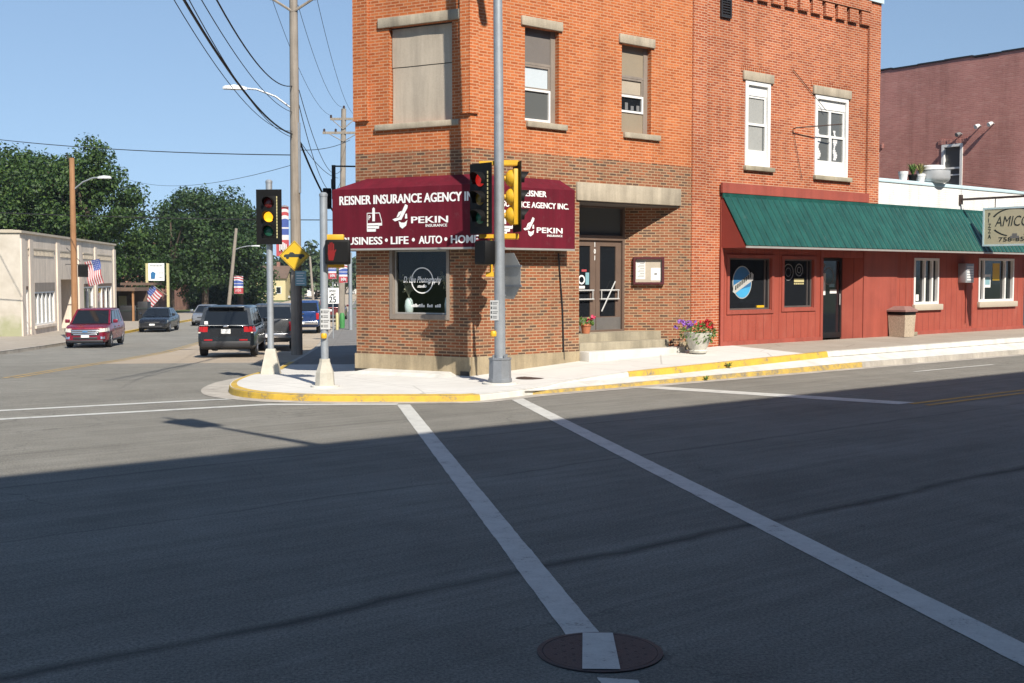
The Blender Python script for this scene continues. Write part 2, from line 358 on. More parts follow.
def sidewalkmat(name, c0, c1, joint, ax=A, size=1.5):
    m, nt, b = newmat(name); co = pos(nt)
    d1 = nt.nodes.new('ShaderNodeVectorMath'); d1.operation = 'DOT_PRODUCT'; nt.links.new(co, d1.inputs[0]); d1.inputs[1].default_value = ax
    d2 = nt.nodes.new('ShaderNodeVectorMath'); d2.operation = 'DOT_PRODUCT'; nt.links.new(co, d2.inputs[0]); d2.inputs[1].default_value = Vector((ax.y, -ax.x, 0))
    j = mathn(nt, 'MAXIMUM', mathn(nt, 'LESS_THAN', mathn(nt, 'FRACT', mathn(nt, 'DIVIDE', d1.outputs['Value'], size)), .011), mathn(nt, 'LESS_THAN', mathn(nt, 'FRACT', mathn(nt, 'DIVIDE', d2.outputs['Value'], size)), .011))
    n1 = noise(nt, .9, 6, .72, co); n2 = noise(nt, 70, 2, .6, co)
    r = ramp(nt, [(.3, c0), (.7, c1)]); nt.links.new(mathn(nt, 'ADD', mathn(nt, 'MULTIPLY', n1, .7), mathn(nt, 'MULTIPLY', n2, .3)), r.inputs['Fac'])
    spt = ramp(nt, [(.68, (0, 0, 0)), (.74, (1, 1, 1))]); nt.links.new(noise(nt, 5.5, 3, .6, co), spt.inputs['Fac'])
    cc_ = mixc(nt, mathn(nt, 'MULTIPLY', spt.outputs['Color'], .28), r.outputs['Color'], joint)
    vo = nt.nodes.new('ShaderNodeTexVoronoi'); vo.feature = 'DISTANCE_TO_EDGE'; vo.inputs['Scale'].default_value = .33; nt.links.new(stretch(nt, co, 1, 1.3, 1), vo.inputs['Vector'])
    cc_ = mixc(nt, mathn(nt, 'MULTIPLY', mathn(nt, 'LESS_THAN', vo.outputs['Distance'], .004), .5), cc_, joint)
    nt.links.new(mixc(nt, mathn(nt, 'MULTIPLY', j, .65), cc_, joint), b.inputs['Base Color'])
    b.inputs['Roughness'].default_value = .88; b.inputs['Specular IOR Level'].default_value = .25
    bump(nt, b, n2, .25, .006)
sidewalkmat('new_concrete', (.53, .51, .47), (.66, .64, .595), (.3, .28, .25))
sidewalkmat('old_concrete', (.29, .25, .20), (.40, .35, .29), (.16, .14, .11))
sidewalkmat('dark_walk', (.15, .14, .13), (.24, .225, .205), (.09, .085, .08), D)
m, nt, b = newmat('grass_ground'); co = pos(nt)
r = ramp(nt, [(.3, (.035, .065, .014)), (.55, (.075, .115, .028)), (.75, (.15, .145, .06))]); nt.links.new(mathn(nt, 'ADD', mathn(nt, 'MULTIPLY', noise(nt, .12, 5, .65, co), .6), mathn(nt, 'MULTIPLY', noise(nt, 9, 3, .6, co), .4)), r.inputs['Fac'])
nt.links.new(r.outputs['Color'], b.inputs['Base Color']); b.inputs['Roughness'].default_value = .95
def leafmat(name, stops):
    m, nt, b = newmat(name)
    oi = nt.nodes.new('ShaderNodeNewGeometry')
    n1 = noise(nt, .5, 3, .6, oi.outputs['Position'])
    f = mathn(nt, 'ADD', mathn(nt, 'MULTIPLY', oi.outputs['Random Per Island'], .5), mathn(nt, 'MULTIPLY', n1, .5))
    r = ramp(nt, stops); nt.links.new(f, r.inputs['Fac']); nt.links.new(r.outputs['Color'], b.inputs['Base Color'])
    b.inputs['Roughness'].default_value = .55; b.inputs['Specular IOR Level'].default_value = .35
    tl = nt.nodes.new('ShaderNodeBsdfTranslucent'); nt.links.new(r.outputs['Color'], tl.inputs['Color'])
    ms = nt.nodes.new('ShaderNodeMixShader'); ms.inputs[0].default_value = .18
    nt.links.new(b.outputs[0], ms.inputs[1]); nt.links.new(tl.outputs[0], ms.inputs[2]); nt.links.new(ms.outputs[0], nt.nodes['Material Output'].inputs[0])
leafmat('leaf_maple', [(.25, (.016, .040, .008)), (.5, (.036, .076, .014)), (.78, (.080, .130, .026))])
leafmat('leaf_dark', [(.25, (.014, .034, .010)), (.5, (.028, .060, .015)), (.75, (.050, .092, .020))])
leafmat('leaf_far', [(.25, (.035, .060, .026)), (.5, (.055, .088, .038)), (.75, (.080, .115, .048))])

# ------------------------------------------------------------------ mesh kit
class MB:
    def __init__(s, M=None): s.v = []; s.f = []; s.m = []; s.mats = []; s.M = M; s.smooth = set()
    def mi(s, mat):
        if mat not in s.mats: s.mats.append(mat)
        return s.mats.index(mat)
    def poly(s, pts, mat=None, smooth=False):
        i = len(s.v)
        for p in pts:
            p = Vector(p); s.v.append(s.M @ p if s.M else p)
        s.f.append(list(range(i, i+len(pts)))); s.m.append(mat)
        if smooth: s.smooth.add(len(s.f)-1)
    def mesh(s, verts, faces, mat=None, smooth=False):
        i = len(s.v)
        for p in verts:
            p = Vector(p); s.v.append(s.M @ p if s.M else p)
        for f in faces:
            s.f.append([i+k for k in f]); s.m.append(mat)
            if smooth: s.smooth.add(len(s.f)-1)
    def hexa(s, p, mat=None):           # p: 4 bottom, 4 top (same order)
        s.mesh(p, [(3, 2, 1, 0), (4, 5, 6, 7), (0, 1, 5, 4), (1, 2, 6, 5), (2, 3, 7, 6), (3, 0, 4, 7)], mat)
    def box(s, x0, x1, y0, y1, z0, z1, mat=None, fr=None, bev=0):
        fr = fr or (lambda a, b_, c: Vector((a, b_, c)))
        if bev <= 0:
            s.hexa([fr(x0, y0, z0), fr(x1, y0, z0), fr(x1, y1, z0), fr(x0, y1, z0), fr(x0, y0, z1), fr(x1, y0, z1), fr(x1, y1, z1), fr(x0, y1, z1)], mat); return
        bm = bmesh.new(); bmesh.ops.create_cube(bm, size=1)
        for v in bm.verts: v.co = Vector(((x0+x1)/2+v.co.x*(x1-x0), (y0+y1)/2+v.co.y*(y1-y0), (z0+z1)/2+v.co.z*(z1-z0)))
        bmesh.ops.bevel(bm, geom=bm.edges[:], offset=bev, segments=2, affect='EDGES', profile=.5)
        bm.verts.ensure_lookup_table()
        s.mesh([fr(*v.co) for v in bm.verts], [[v.index for v in f.verts] for f in bm.faces], mat, True); bm.free()
    def tube(s, pts, r, n=8, mat=None, caps=True, smooth=True):
        pts = [Vector(p) for p in pts]; rs = r if isinstance(r, (list, tuple)) else [r]*len(pts)
        vs = []; fs = []
        ref = None
        for i, p in enumerate(pts):
            t = (pts[min(i+1, len(pts)-1)] - pts[max(i-1, 0)]).normalized()
            if ref is None: ref = t.orthogonal().normalized()
            ref = (ref - t*ref.dot(t)); ref = ref.normalized() if ref.length > 1e-6 else t.orthogonal().normalized()
            bi = t.cross(ref)
            for k in range(n):
                a = 2*math.pi*k/n; vs.append(p + (ref*math.cos(a)+bi*math.sin(a))*rs[i])
        for i in range(len(pts)-1):
            for k in range(n):
                fs.append((i*n+k, i*n+(k+1) % n, (i+1)*n+(k+1) % n, (i+1)*n+k))
        b0 = len(s.f); s.mesh(vs, fs, mat, smooth)
        if caps:
            s.poly(vs[:n][::-1], mat) if not s.M else s.mesh(vs[:n], [list(range(n))[::-1]], mat)
            s.mesh(vs[-n:], [list(range(n))], mat)
    def lathe(s, c, prof, n=16, mat=None, smooth=True, ax='z'):
        c = Vector(c); vs = []; fs = []
        for r_, h in prof:
            for k in range(n):
                a = 2*math.pi*k/n
                if ax == 'z': vs.append(c+Vector((r_*math.cos(a), r_*math.sin(a), h)))
                elif ax == 'y': vs.append(c+Vector((r_*math.cos(a), h, r_*math.sin(a))))
                else: vs.append(c+Vector((h, r_*math.cos(a), r_*math.sin(a))))
        for i in range(len(prof)-1):
            for k in range(n): fs.append((i*n+k, i*n+(k+1) % n, (i+1)*n+(k+1) % n, (i+1)*n+k))
        s.mesh(vs, fs, mat, smooth)
        s.mesh(vs[:n], [list(range(n))[::-1]], mat); s.mesh(vs[-n:], [list(range(n))], mat)
    def build(s, name, mat, parent=None, local=False, sharp=40):
        me = bpy.data.meshes.new(name)
        off = Vector((0, 0, 0))
        if parent is not None and not local: off = wloc(parent)
        me.from_pydata([v-off for v in s.v], [], s.f)
        allm = [mat] if mat else []
        for x in s.m:
            if x and x not in allm: allm.append(x)
        for x in allm: me.materials.append(MATS[x])
        for i, p in enumerate(me.polygons):
            if s.m[i]: p.material_index = allm.index(s.m[i])
            p.use_smooth = i in s.smooth
        bm = bmesh.new(); bm.from_mesh(me)
        if len(s.v) < 30000: bmesh.ops.remove_doubles(bm, verts=bm.verts, dist=.0004)
        if getattr(s, 'recalc', True): bmesh.ops.recalc_face_normals(bm, faces=bm.faces)
        uvl = bm.loops.layers.uv.new('UVMap')
        for f in bm.faces:
            n = f.normal
            h = Vector((-n.y, n.x, 0))
            if h.length < .3: u, w = Vector((1, 0, 0)), Vector((0, 1, 0))
            else: u, w = h.normalized(), Vector((0, 0, 1))
            for l in f.loops:
                p = l.vert.co + off; l[uvl].uv = (p.dot(u), p.dot(w))
        bm.to_mesh(me); bm.free()
        if s.smooth: me.set_sharp_from_angle(angle=R(sharp))
        o = bpy.data.objects.new(name, me); COL.objects.link(o)
        if parent is not None: o.parent = parent
        return o
def wloc(o):
    v = Vector((0, 0, 0))
    while o is not None: v = v + o.location; o = o.parent
    return v
def tag(o, label, cat, group=None):
    o['label'] = label; o['category'] = cat
    if group: o['group'] = group
    return o
def struct(o, kind='structure'): o['kind'] = kind; return o
def thing(name, label, cat, loc=(0, 0, 0), rotz=0, group=None):
    o = bpy.data.objects.new(name, None); COL.objects.link(o); o.empty_display_size = .3
    o.location = loc; o.rotation_euler = (0, 0, rotz)
    return tag(o, label, cat, group)
def copy_tree(o, parent=None):
    c = o.copy(); COL.objects.link(c)
    if parent is not None: c.parent = parent
    for ch in list(o.children): copy_tree(ch, c)
    return c
def text(body, size, origin, right, up, mat, name, parent, squeeze=1.0, bold=0.0, align='LEFT', shear=0, extrude=.0, width=None):
    fat = bold*1.05; bold = min(bold, .012)
    cu = bpy.data.curves.new(name, 'FONT'); cu.body = body; cu.size = 1; cu.align_x = align
    cu.offset = bold; cu.shear = shear; cu.extrude = 0; cu.resolution_u = 3
    to = bpy.data.objects.new(name, cu); COL.objects.link(to)
    bpy.context.view_layer.update()
    me = bpy.data.meshes.new_from_object(to.evaluated_get(bpy.context.evaluated_depsgraph_get()))
    bpy.data.objects.remove(to); bpy.data.curves.remove(cu)
    right = Vector(right).normalized(); up = Vector(up).normalized(); nrm = right.cross(up)
    xs = [v.co.x for v in me.vertices]
    sx = size*squeeze
    if width: sx = width/(max(xs)-min(xs))
    x0 = min(xs) if align == 'LEFT' else 0
    off = wloc(parent) if parent is not None else Vector()
    for v in me.vertices:
        v.co = Vector(origin) + right*((v.co.x-x0)*sx) + up*(v.co.y*size) - off
    bm = bmesh.new(); bm.from_mesh(me)
    if fat > .012:
        base_ = bm.verts[:]+bm.edges[:]+bm.faces[:]
        for k_, sg_ in ((1, -1), (2, 1)):
            d_ = bmesh.ops.duplicate(bm, geom=base_)
            for e in d_['geom']:
                if isinstance(e, bmesh.types.BMVert): e.co += right*(sg_*fat*size*.62)+nrm*.0006*k_
    if extrude:
        r_ = bmesh.ops.extrude_face_region(bm, geom=bm.faces[:])
        for e in r_['geom']:
            if isinstance(e, bmesh.types.BMVert): e.co += nrm*extrude
    bm.to_mesh(me); bm.free()
    for p in me.polygons: p.use_smooth = False
    me.materials.clear(); me.materials.append(MATS[mat]); me.name = name
    o = bpy.data.objects.new(name, me); COL.objects.link(o)
    if parent is not None: o.parent = parent
    return o

def wall_grid(mb, fr, s0, s1, z0, z1, holes, n=0.0, matf=None, extra_z=(), reveal=None):
    """wall sheet in frame fr(s,n,z) with rectangular holes (s0,s1,z0,z1,depth)"""
    S = sorted({s0, s1} | {h[0] for h in holes} | {h[1] for h in holes}); Z = sorted({z0, z1} | set(extra_z) | {h[2] for h in holes} | {h[3] for h in holes})
    S = [x for x in S if s0 <= x <= s1]; Z = [x for x in Z if z0 <= x <= z1]
    for a, b_ in zip(S, S[1:]):
        for c, d in zip(Z, Z[1:]):
            sm, zm = (a+b_)/2, (c+d)/2
            if any(h[0] < sm < h[1] and h[2] < zm < h[3] for h in holes): continue
            mb.poly([fr(a, n, c), fr(b_, n, c), fr(b_, n, d), fr(a, n, d)], matf(zm) if matf else None)
    for h in holes:
        a, b_, c, d, dep = h[:5]
        if dep <= 0: continue
        zs = [c] + [z for z in extra_z if c < z < d] + [d]
        for z_0, z_1 in zip(zs, zs[1:]):
            mt = matf((z_0+z_1)/2) if matf else None
            mb.poly([fr(a, n, z_0), fr(a, n, z_1), fr(a, n-dep, z_1), fr(a, n-dep, z_0)], mt)
            mb.poly([fr(b_, n, z_0), fr(b_, n-dep, z_0), fr(b_, n-dep, z_1), fr(b_, n, z_1)], mt)
        mb.poly([fr(a, n, d), fr(b_, n, d), fr(b_, n-dep, d), fr(a, n-dep, d)], matf(d) if matf else None)
        mb.poly([fr(a, n, c), fr(a, n-dep, c), fr(b_, n-dep, c), fr(b_, n, c)], matf(c) if matf else None)
def rect_frame(mb, fr, a, b_, c, d, w, n0, n1, mat=None, wb=None):
    wb = w if wb is None else wb
    mb.box(a, b_, n0, n1, d-w, d, mat, fr); mb.box(a, b_, n0, n1, c, c+wb, mat, fr)
    mb.box(a, a+w, n0, n1, c+wb, d-w, mat, fr); mb.box(b_-w, b_, n0, n1, c+wb, d-w, mat, fr)
def slab(fr, a, b_, n0, n1, c, d, name, mat, parent, bev=0.0):
    mb = MB(); mb.box(a, b_, n0, n1, c, d, None, fr, bev); return mb.build(name, mat, parent)

# ================================================================== GROUND
def sheet(name, xs, ys, zf, mat, dz=0.0, keep=None):
    mb = MB(); vs = []; idx = {}
    for j, y in enumerate(ys):
        for i, x in enumerate(xs): vs.append((x, y, zf(x, y)+dz))
    fs = []
    nx = len(xs)
    for j in range(len(ys)-1):
        for i in range(nx-1):
            if keep and not keep((xs[i]+xs[i+1])/2, (ys[j]+ys[j+1])/2): continue
            fs.append((j*nx+i, j*nx+i+1, (j+1)*nx+i+1, (j+1)*nx+i))
    mb.mesh(vs, fs, None, True)
    return struct(mb.build(name, mat))
def steps(a, b_, d): 
    n = int(round((b_-a)/d)); return [a+(b_-a)*i/n for i in range(n+1)]
xs = [-1500, -800, -400, -250, -160] + steps(-120, 60, 4) + [80, 120, 200, 400, 800, 1500]
ys = [-400, -200, -100, -60] + steps(-40, 120, 4) + steps(128, 420, 12) + [500, 600, 800, 1000, 1600]
sheet('ground', xs, ys, g, 'grass_ground', -.09)
# asphalt: the crossing, the right-hand street and the side street down to the dip
def kroad(x, y):
    p = Vector((x, y, 0))-C0; n = p.dot(N); s = p.dot(A); q = Vector((x, y, 0)).dot(DQ)
    if 1.0 < n < 17.5 and s > -70: return True
    return lkx(y)-1.5 < x < rkx(y)+3.2 and y > -40 and n < 18
sheet('road', steps(-40, 62, 1.0), steps(-40, 130, 1.0), g, 'asphalt', 0, kroad)
mb = MB(); yy = [128, 140, 155, 170, 185, 200, 220, 240, 260, 280, 300, 330, 360, 400, 450, 520, 600]
for a, b_ in zip(yy, yy[1:]):
    mb.poly([(lkx(a)-.3, a, g(lkx(a), a)+.003), (rkx(a)+.3, a, g(rkx(a), a)+.003), (rkx(b_)+.3, b_, g(rkx(b_), b_)+.003), (lkx(b_)-.3, b_, g(lkx(b_), b_)+.003)])
struct(mb.build('far_road', 'asphalt'))

# --- kerb line round the corner (outer top edge), with the matching inner line at the wall
zin = [(-.5, .13), (.3, .15), (2.93, .30), (5, .36), (7.5, .45), (30, .47)]
zup = [(-1, .10), (.4, .145), (1, .17), (2, .235), (5, .30), (8.7, .38), (17, .41), (40, .43)]
zlo = [(-1, .06), (1.5, .075), (5, .10), (9, .13), (40, .13)]
def inner_left(y):
    x = P0.x + math.tan(DZ)*(y-P0.y); return Vector((x, y, g(rkx(y), y)+.14))
outer, inner = [], []
for y in (300, 240, 200, 160, 120, 100, 85, 75, 66, 60, 54, 49, 45, 41, 38, 35, 33, 31, 29.5, 28):
    outer.append(Vector((rkx(y), y, g(rkx(y), y)+.13))); inner.append(inner_left(y))
corner = [(-5.60, 26.2), (-5.56, 24.6), (-5.46, 23.0), (-5.2, 21.7), (-4.85, 20.85), (-4.3, 20.25), (-3.55, 19.9), (-2.9, 19.80), (-2.0, 19.78), (-1.2, 19.80), (-.55, 19.95)]
for i, (x, y) in enumerate(corner):
    outer.append(Vector((x, y, .10 + (g(x, y)+.03)*.8 if y > 21.5 else .11)))
    k = i/(len(corner)-1)
    if y > 24.9: q = inner_left(y)
    elif k < .35: q = G(2.78, 0, .13)
    else: q = G(2.78*(1-(k-.35)/.65), 0, .13)
    inner.append(q)
o_right = []
for s in (-.35, .3, .8, 1.5, 2.2, 2.93, 3.6, 4.3, 5, 5.8, 6.6, 7.5, 8.7, 10, 12, 14, 17, 20, 24, 30, 40):
    n_ = 2.2 if s > .5 else 2.2+(.5-s)*.45
    outer.append(F(s, n_, pw(s, zup))); inner.append(F(max(s, 0), 0, pw(s, zin)))
def refine(P, k=3):
    out = []
    for i in range(len(P)-1):
        p0, p1, p2, p3 = P[max(0, i-1)], P[i], P[i+1], P[min(len(P)-1, i+2)]
        for j in range(k):
            t = j/k
            out.append(.5*((2*p1)+(p2-p0)*t+(2*p0-5*p1+4*p2-p3)*t*t+(3*p1-p0-3*p2+p3)*t**3) if 18 <= i <= 30 else p1.lerp(p2, t))
    return out+[P[-1]]
outer_c = outer; KR = 3
outer = refine(outer); inner_c = inner
inner = [inner_c[i//KR].lerp(inner_c[min(i//KR+1, len(inner_c)-1)], (i % KR)/KR) for i in range(len(outer))]
mb = MB(); rows = []
for o_, i_ in zip(outer, inner): rows.append([o_.lerp(i_, k/5) for k in range(6)])
for i, (r0, r1) in enumerate(zip(rows, rows[1:])):
    ym = (r0[0].y+r1[0].y)/2
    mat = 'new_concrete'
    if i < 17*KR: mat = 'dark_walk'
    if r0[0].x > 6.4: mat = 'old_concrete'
    for k in range(5): mb.poly([r0[k], r1[k], r1[k+1], r0[k+1]], mat, True)
struct(mb.build('sidewalk', None))
# tread between the two kerbs of the right-hand street
mb = MB(); lower = []
for s in (-.9, -.3, .3, .8, 1.5, 2.2, 2.93, 3.6, 4.3, 5, 5.8, 6.6, 7.5, 8.7, 9.4, 10, 12, 14, 17, 20, 24, 30, 40):
    up = pw(s, zup); w = ss((s+.3)/4); zt = up - .012 - .118*w
    lower.append((s, Vector(F(s, 2.66, pw(s, zlo))), Vector(F(s, 2.2 if s > .5 else 2.2+(.5-s)*.40, max(zt, pw(s, zlo)+.005)))))
for (s0, a, b_), (s1, c, d) in zip(lower, lower[1:]):
    mb.poly([a, c, d, b_], 'pale_concrete')
struct(mb.build('kerb_tread', 'pale_concrete'))
def kerbseg(name, pts, mat, h, w=.16, inward=None, dz=.004):
    """kerb stone along pts (top outer edge): a top strip and a leaning face"""
    mb = MB()
    for i in range(len(pts)-1):
        a, b_ = Vector(pts[i]), Vector(pts[i+1]); ia, ib = inward[i], inward[i+1]
        up = Vector((0, 0, dz)); ha = h[i] if isinstance(h, list) else h; hb = h[i+1] if isinstance(h, list) else h
        oa = -Vector((ia.x, ia.y, 0)); ob = -Vector((ib.x, ib.y, 0))
        t0, t1 = a+up, b_+up
        mb.poly([t0+ia*w, t1+ib*w, t1+ib*.02, t0+ia*.02])
        mb.poly([t0+ia*.02, t1+ib*.02, t1+ob*.012-Vector((0, 0, .022)), t0+oa*.012-Vector((0, 0, .022))])
        mb.poly([t0+oa*.012-Vector((0, 0, .022)), t1+ob*.012-Vector((0, 0, .022)), t1+ob*.035-Vector((0, 0, hb)), t0+oa*.035-Vector((0, 0, ha))])
    return struct(mb.build(name, mat))
def inw(pts, ref):
    out = []
    for i, p in enumerate(pts):
        t = (pts[min(i+1, len(pts)-1)]-pts[max(0, i-1)]); t.z = 0
        nrm = Vector((-t.y, t.x, 0)).normalized()
        if nrm.dot(ref[i]-p) < 0: nrm = -nrm
        out.append(nrm)
    return out
inwd = inw(outer, inner)
def span(i0, i1): return outer[i0*KR:i1*KR+1], inwd[i0*KR:i1*KR+1]
p, q = span(0, 16); kerbseg('kerb', p, 'kerb_concrete', .22, .16, q)
p, q = span(16, 27); kerbseg('painted_kerb', p, 'kerb_yellow', .2, .17, q)
p, q = span(27, 30); kerbseg('painted_kerb', p, 'kerb_yellow', .2, .20, q)
p, q = span(30, 31); kerbseg('kerb', p, 'pale_concrete', .2, .16, q)
us = [s for s in range(36, 44)]
iu0 = next(i for i, o_ in enumerate(outer_c) if abs((o_-F(2.2, 2.2, o_.z)).length) < .05)
iu1 = next(i for i, o_ in enumerate(outer_c) if abs((o_-F(8.7, 2.2, o_.z)).length) < .05)
hh = lambda i0, i1: [.13*ss((Vector(outer[i]-C0).dot(A)+.3)/4)+.012 for i in range(i0*KR, i1*KR+1)]
p, q = span(31, iu0); kerbseg('kerb', p, 'pale_concrete', [h_+.03 for h_ in hh(31, iu0)], .05, q)
p, q = span(iu0, iu1); kerbseg('painted_kerb', p, 'kerb_yellow', hh(iu0, iu1), .05, q)
p, q = span(iu1, len(outer_c)-1); kerbseg('kerb', p, 'pale_concrete', .13, .06, q)
lp = [l[1] for l in lower]; li = [-N for _ in lp]
k9 = next(i for i, l in enumerate(lower) if l[0] >= 9.3)
kerbseg('painted_kerb', lp[:k9+1], 'kerb_yellow_worn', .16, .27, li[:k9+1])
kerbseg('kerb', lp[k9:], 'kerb_concrete', .2, .12, li[k9:])
# concrete gutter on the road beside the kerb
mb = MB(); gp = outer[16*KR:31*KR+1]; gi = inwd[16*KR:31*KR+1]
for i in range(len(gp)-1):
    GW = [.3, .35, .4, .5, .62, .64, .58, .5, .42, .36, .32] + [.3]*8
    GWf = lambda i: GW[i//KR]*(1-(i % KR)/KR)+GW[i//KR+1]*(i % KR)/KR
    a, b_ = gp[i]+gi[i]*.03, gp[i+1]+gi[i+1]*.03; oa = gp[i]-gi[i]*GWf(i); ob = gp[i+1]-gi[i+1]*GWf(i+1)
    zz = lambda v: (v.x, v.y, g(v.x, v.y)+.006)
    mb.poly([zz(a), zz(b_), zz(ob), zz(oa)])
for (s0, a, _), (s1, c, _) in zip(lower, lower[1:]):
    f = lambda s, n: (F(s, n, 0).x, F(s, n, 0).y, .006)
    mb.poly([f(s0, 2.66), f(s1, 2.66), f(s1, 2.98), f(s0, 2.98)])
struct(mb.build('gutter', 'kerb_concrete'))
# left pavement of the side street and the pavement on the camera's side
mb = MB(); yy = [10, 30, 40, 46, 52, 58, 64, 70, 76, 82, 88, 96, 110, 130, 160, 200]
for a, b_ in zip(yy, yy[1:]):
    P = lambda y, o: Vector((lkx(y)-o, y, g(lkx(y), y)+.12))
    mb.poly([P(a, 0), P(b_, 0), P(b_, 5.2), P(a, 5.2)], 'old_concrete')
    mb.poly([P(a, 0), P(b_, 0), P(b_, 0)-Vector((0, 0, .16)), P(a, 0)-Vector((0, 0, .16))], 'kerb_yellow' if 58 <= a < 110 else 'kerb_concrete')
    mb.poly([P(a, -.01)+Vector((0, 0, .004)), P(b_, -.01)+Vector((0, 0, .004)), P(b_, .18)+Vector((0, 0, .004)), P(a, .18)+Vector((0, 0, .004))], 'kerb_yellow' if 58 <= a < 110 else 'kerb_concrete')
struct(mb.build('sidewalk', 'old_concrete'))
mb = MB(); mb.box(-45, 40, 17.0, 21.4, -.05, .14, None, F); struct(mb.build('sidewalk', 'old_concrete'))
# lawn beyond the left pavement
mb = MB()
for y0 in range(88, 190, 6):
    x0, x1 = lkx(y0)-5.2, lkx(y0+6)-5.2
    mb.poly([(x0, y0, g(x0, y0)+.14), (x1, y0+6, g(x1, y0+6)+.14), (x1-60, y0+6, g(x1, y0+6)+.5), (x0-60, y0, g(x0, y0)+.5)])
struct(mb.build('lawn', 'grass_ground'), 'structure')

# --- painted lines
def stripe(name, mat, pts, z=.005):
    mb = MB(); n = 110; jr = random.Random(len(name)+int(abs(pts[0][0][0])*100))
    (a, b_), (c, d) = pts       # two edges: a->c and b->d
    a, b_, c, d = [Vector((*p, 0)) for p in (a, b_, c, d)]
    for i in range(n):
        u0, u1 = i/n, (i+1)/n
        if i == 0: ja = jb = 0
        na, nb_ = jr.gauss(0, .0022), jr.gauss(0, .0022); wv_ = (b_-a).normalized()
        q = [a.lerp(c, u0)+wv_*ja, b_.lerp(d, u0)+wv_*jb, b_.lerp(d, u1)+wv_*nb_, a.lerp(c, u1)+wv_*na]; ja, jb = na, nb_
        mb.poly([(v.x, v.y, g(v.x, v.y)+z) for v in q])
    return struct(mb.build(name, mat))
stripe('crosswalk_line', 'marking_white', [((-1.90, 19.36), (-1.68, 19.36)), ((.417, 6.24), (.632, 6.20))])
stripe('crosswalk_line', 'marking_white', [((.445, 6.08), (.655, 6.04)), ((.87, 3.7), (1.08, 3.7))])
stripe('crosswalk_line', 'marking_white', [((-.10, 20.55), (.13, 20.60)), ((3.27, 3.7), (3.49, 3.9))])
stripe('crosswalk_line', 'marking_white', [((-8.62, 18.02), (-8.62, 18.24)), ((-4.05, 20.62), (-4.05, 20.83))])
stripe('crosswalk_line', 'marking_white', [((-8.62, 16.60), (-8.62, 16.83)), ((-4.02, 19.24), (-4.02, 19.47))])
stripe('crosswalk_line', 'marking_white', [((-4.02, 19.24), (-4.02, 19.47)), ((-1.87, 19.27), (-1.89, 19.50))])
def fs(s, n): v = F(s, n, 0); return (v.x, v.y)
stripe('stop_line', 'marking_white', [(fs(1.75, 2.98), fs(2.25, 2.98)), (fs(2.95, 7.72), fs(3.45, 7.72))])
stripe('centre_line', 'marking_yellow', [(fs(3.2, 7.74), fs(3.2, 7.86)), (fs(45, 7.74), fs(45, 7.86))])
stripe('centre_line', 'marking_yellow', [(fs(3.2, 8.02), fs(3.2, 8.14)), (fs(45, 8.02), fs(45, 8.14))])
stripe('parking_line', 'marking_white', [(fs(9.2, 4.1), fs(9.2, 4.2)), (fs(12.6, 4.1), fs(12.6, 4.2))])
def cline(y): return (lkx(y)+rkx(y))/2
for o_ in (-.16, .10):
    mb = MB()
    for y0 in range(27, 140, 3):
        q = [(cline(y0)+o_, y0), (cline(y0)+o_+.11, y0), (cline(y0+3)+o_+.11, y0+3), (cline(y0+3)+o_, y0+3)]
        mb.poly([(x, y, g(x, y)+.005) for x, y in q])
    struct(mb.build('centre_line', 'marking_yellow_faded'))

# ================================================================== CORNER BUILDING
ZB = 4.65; TOP = 9.05
root = thing('corner_building', 'two storey orange brick corner building with cut-off corner, boarded window above the maroon awning', 'building', F(0, 0, 0))
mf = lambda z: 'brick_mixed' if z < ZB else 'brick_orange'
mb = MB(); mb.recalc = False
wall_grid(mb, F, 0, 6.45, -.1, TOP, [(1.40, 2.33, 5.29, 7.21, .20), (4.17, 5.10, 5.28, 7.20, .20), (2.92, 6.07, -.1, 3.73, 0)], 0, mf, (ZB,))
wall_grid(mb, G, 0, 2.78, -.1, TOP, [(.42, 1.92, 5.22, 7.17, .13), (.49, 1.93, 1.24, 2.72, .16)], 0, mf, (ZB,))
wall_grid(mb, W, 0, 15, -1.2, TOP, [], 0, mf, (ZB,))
bk0, bk1 = W(15, 0, 0), F(6.45, -.3, 0)
mb.poly([W(15, 0, -1.2), F(6.45, -14, -1.2), F(6.45, -14, TOP), W(15, 0, TOP)], 'brick_orange')
mb.poly([F(6.45, -14, -1.2), F(6.45, 0, -1.2), F(6.45, 0, TOP), F(6.45, -14, TOP)], 'brick_orange')
# splayed walls and ceiling of the entry recess
mb.poly([F(6.07, 0, .2), F(5.07, -.85, .2), F(5.07, -.85, 3.73), F(6.07, 0, 3.73)], 'brick_mixed')
mb.poly([F(2.92, 0, .2), F(3.38, -.85, .2), F(3.38, -.85, 3.73), F(2.92, 0, 3.73)], 'brick_mixed')
# corner pilasters of the upper storey
for a, b_ in ((.0, .2), (2.42, 2.78)):
    mb.box(a, b_, .0, .07, 5.32, TOP, 'brick_orange', G)
mb.box(-.06, .16, .0, .055, 5.32, TOP, 'brick_orange', F)
mb.build('wall', 'brick_mixed', root)
mb = MB(); mb.poly([W(15, 0, TOP-.3), W(0, 0, TOP-.3), G(0, 0, TOP-.3), F(6.45, 0, TOP-.3), F(6.45, -14, TOP-.3)]); mb.build('roof', 'roof_grey', root)
mb = MB(); mb.box(-.05, 6.45, -.25, .08, TOP, TOP+.12, None, F); mb.box(.1, 2.78, -.25, .08, TOP, TOP+.121, None, G); mb.build('coping', 'limestone', root)
mb = MB(); mb.box(0, 2.92, 0, .04, -.05, .51, None, F); mb.build('plinth', 'plinth_stone', root); mb = MB(); mb.box(6.07, 6.5, 0, .03, .2, .60, None, F); mb.build('plinth', 'plinth_stone', root); mb = MB(); mb.box(-.02, 2.80, 0, .04, -.05, .505, None, G)
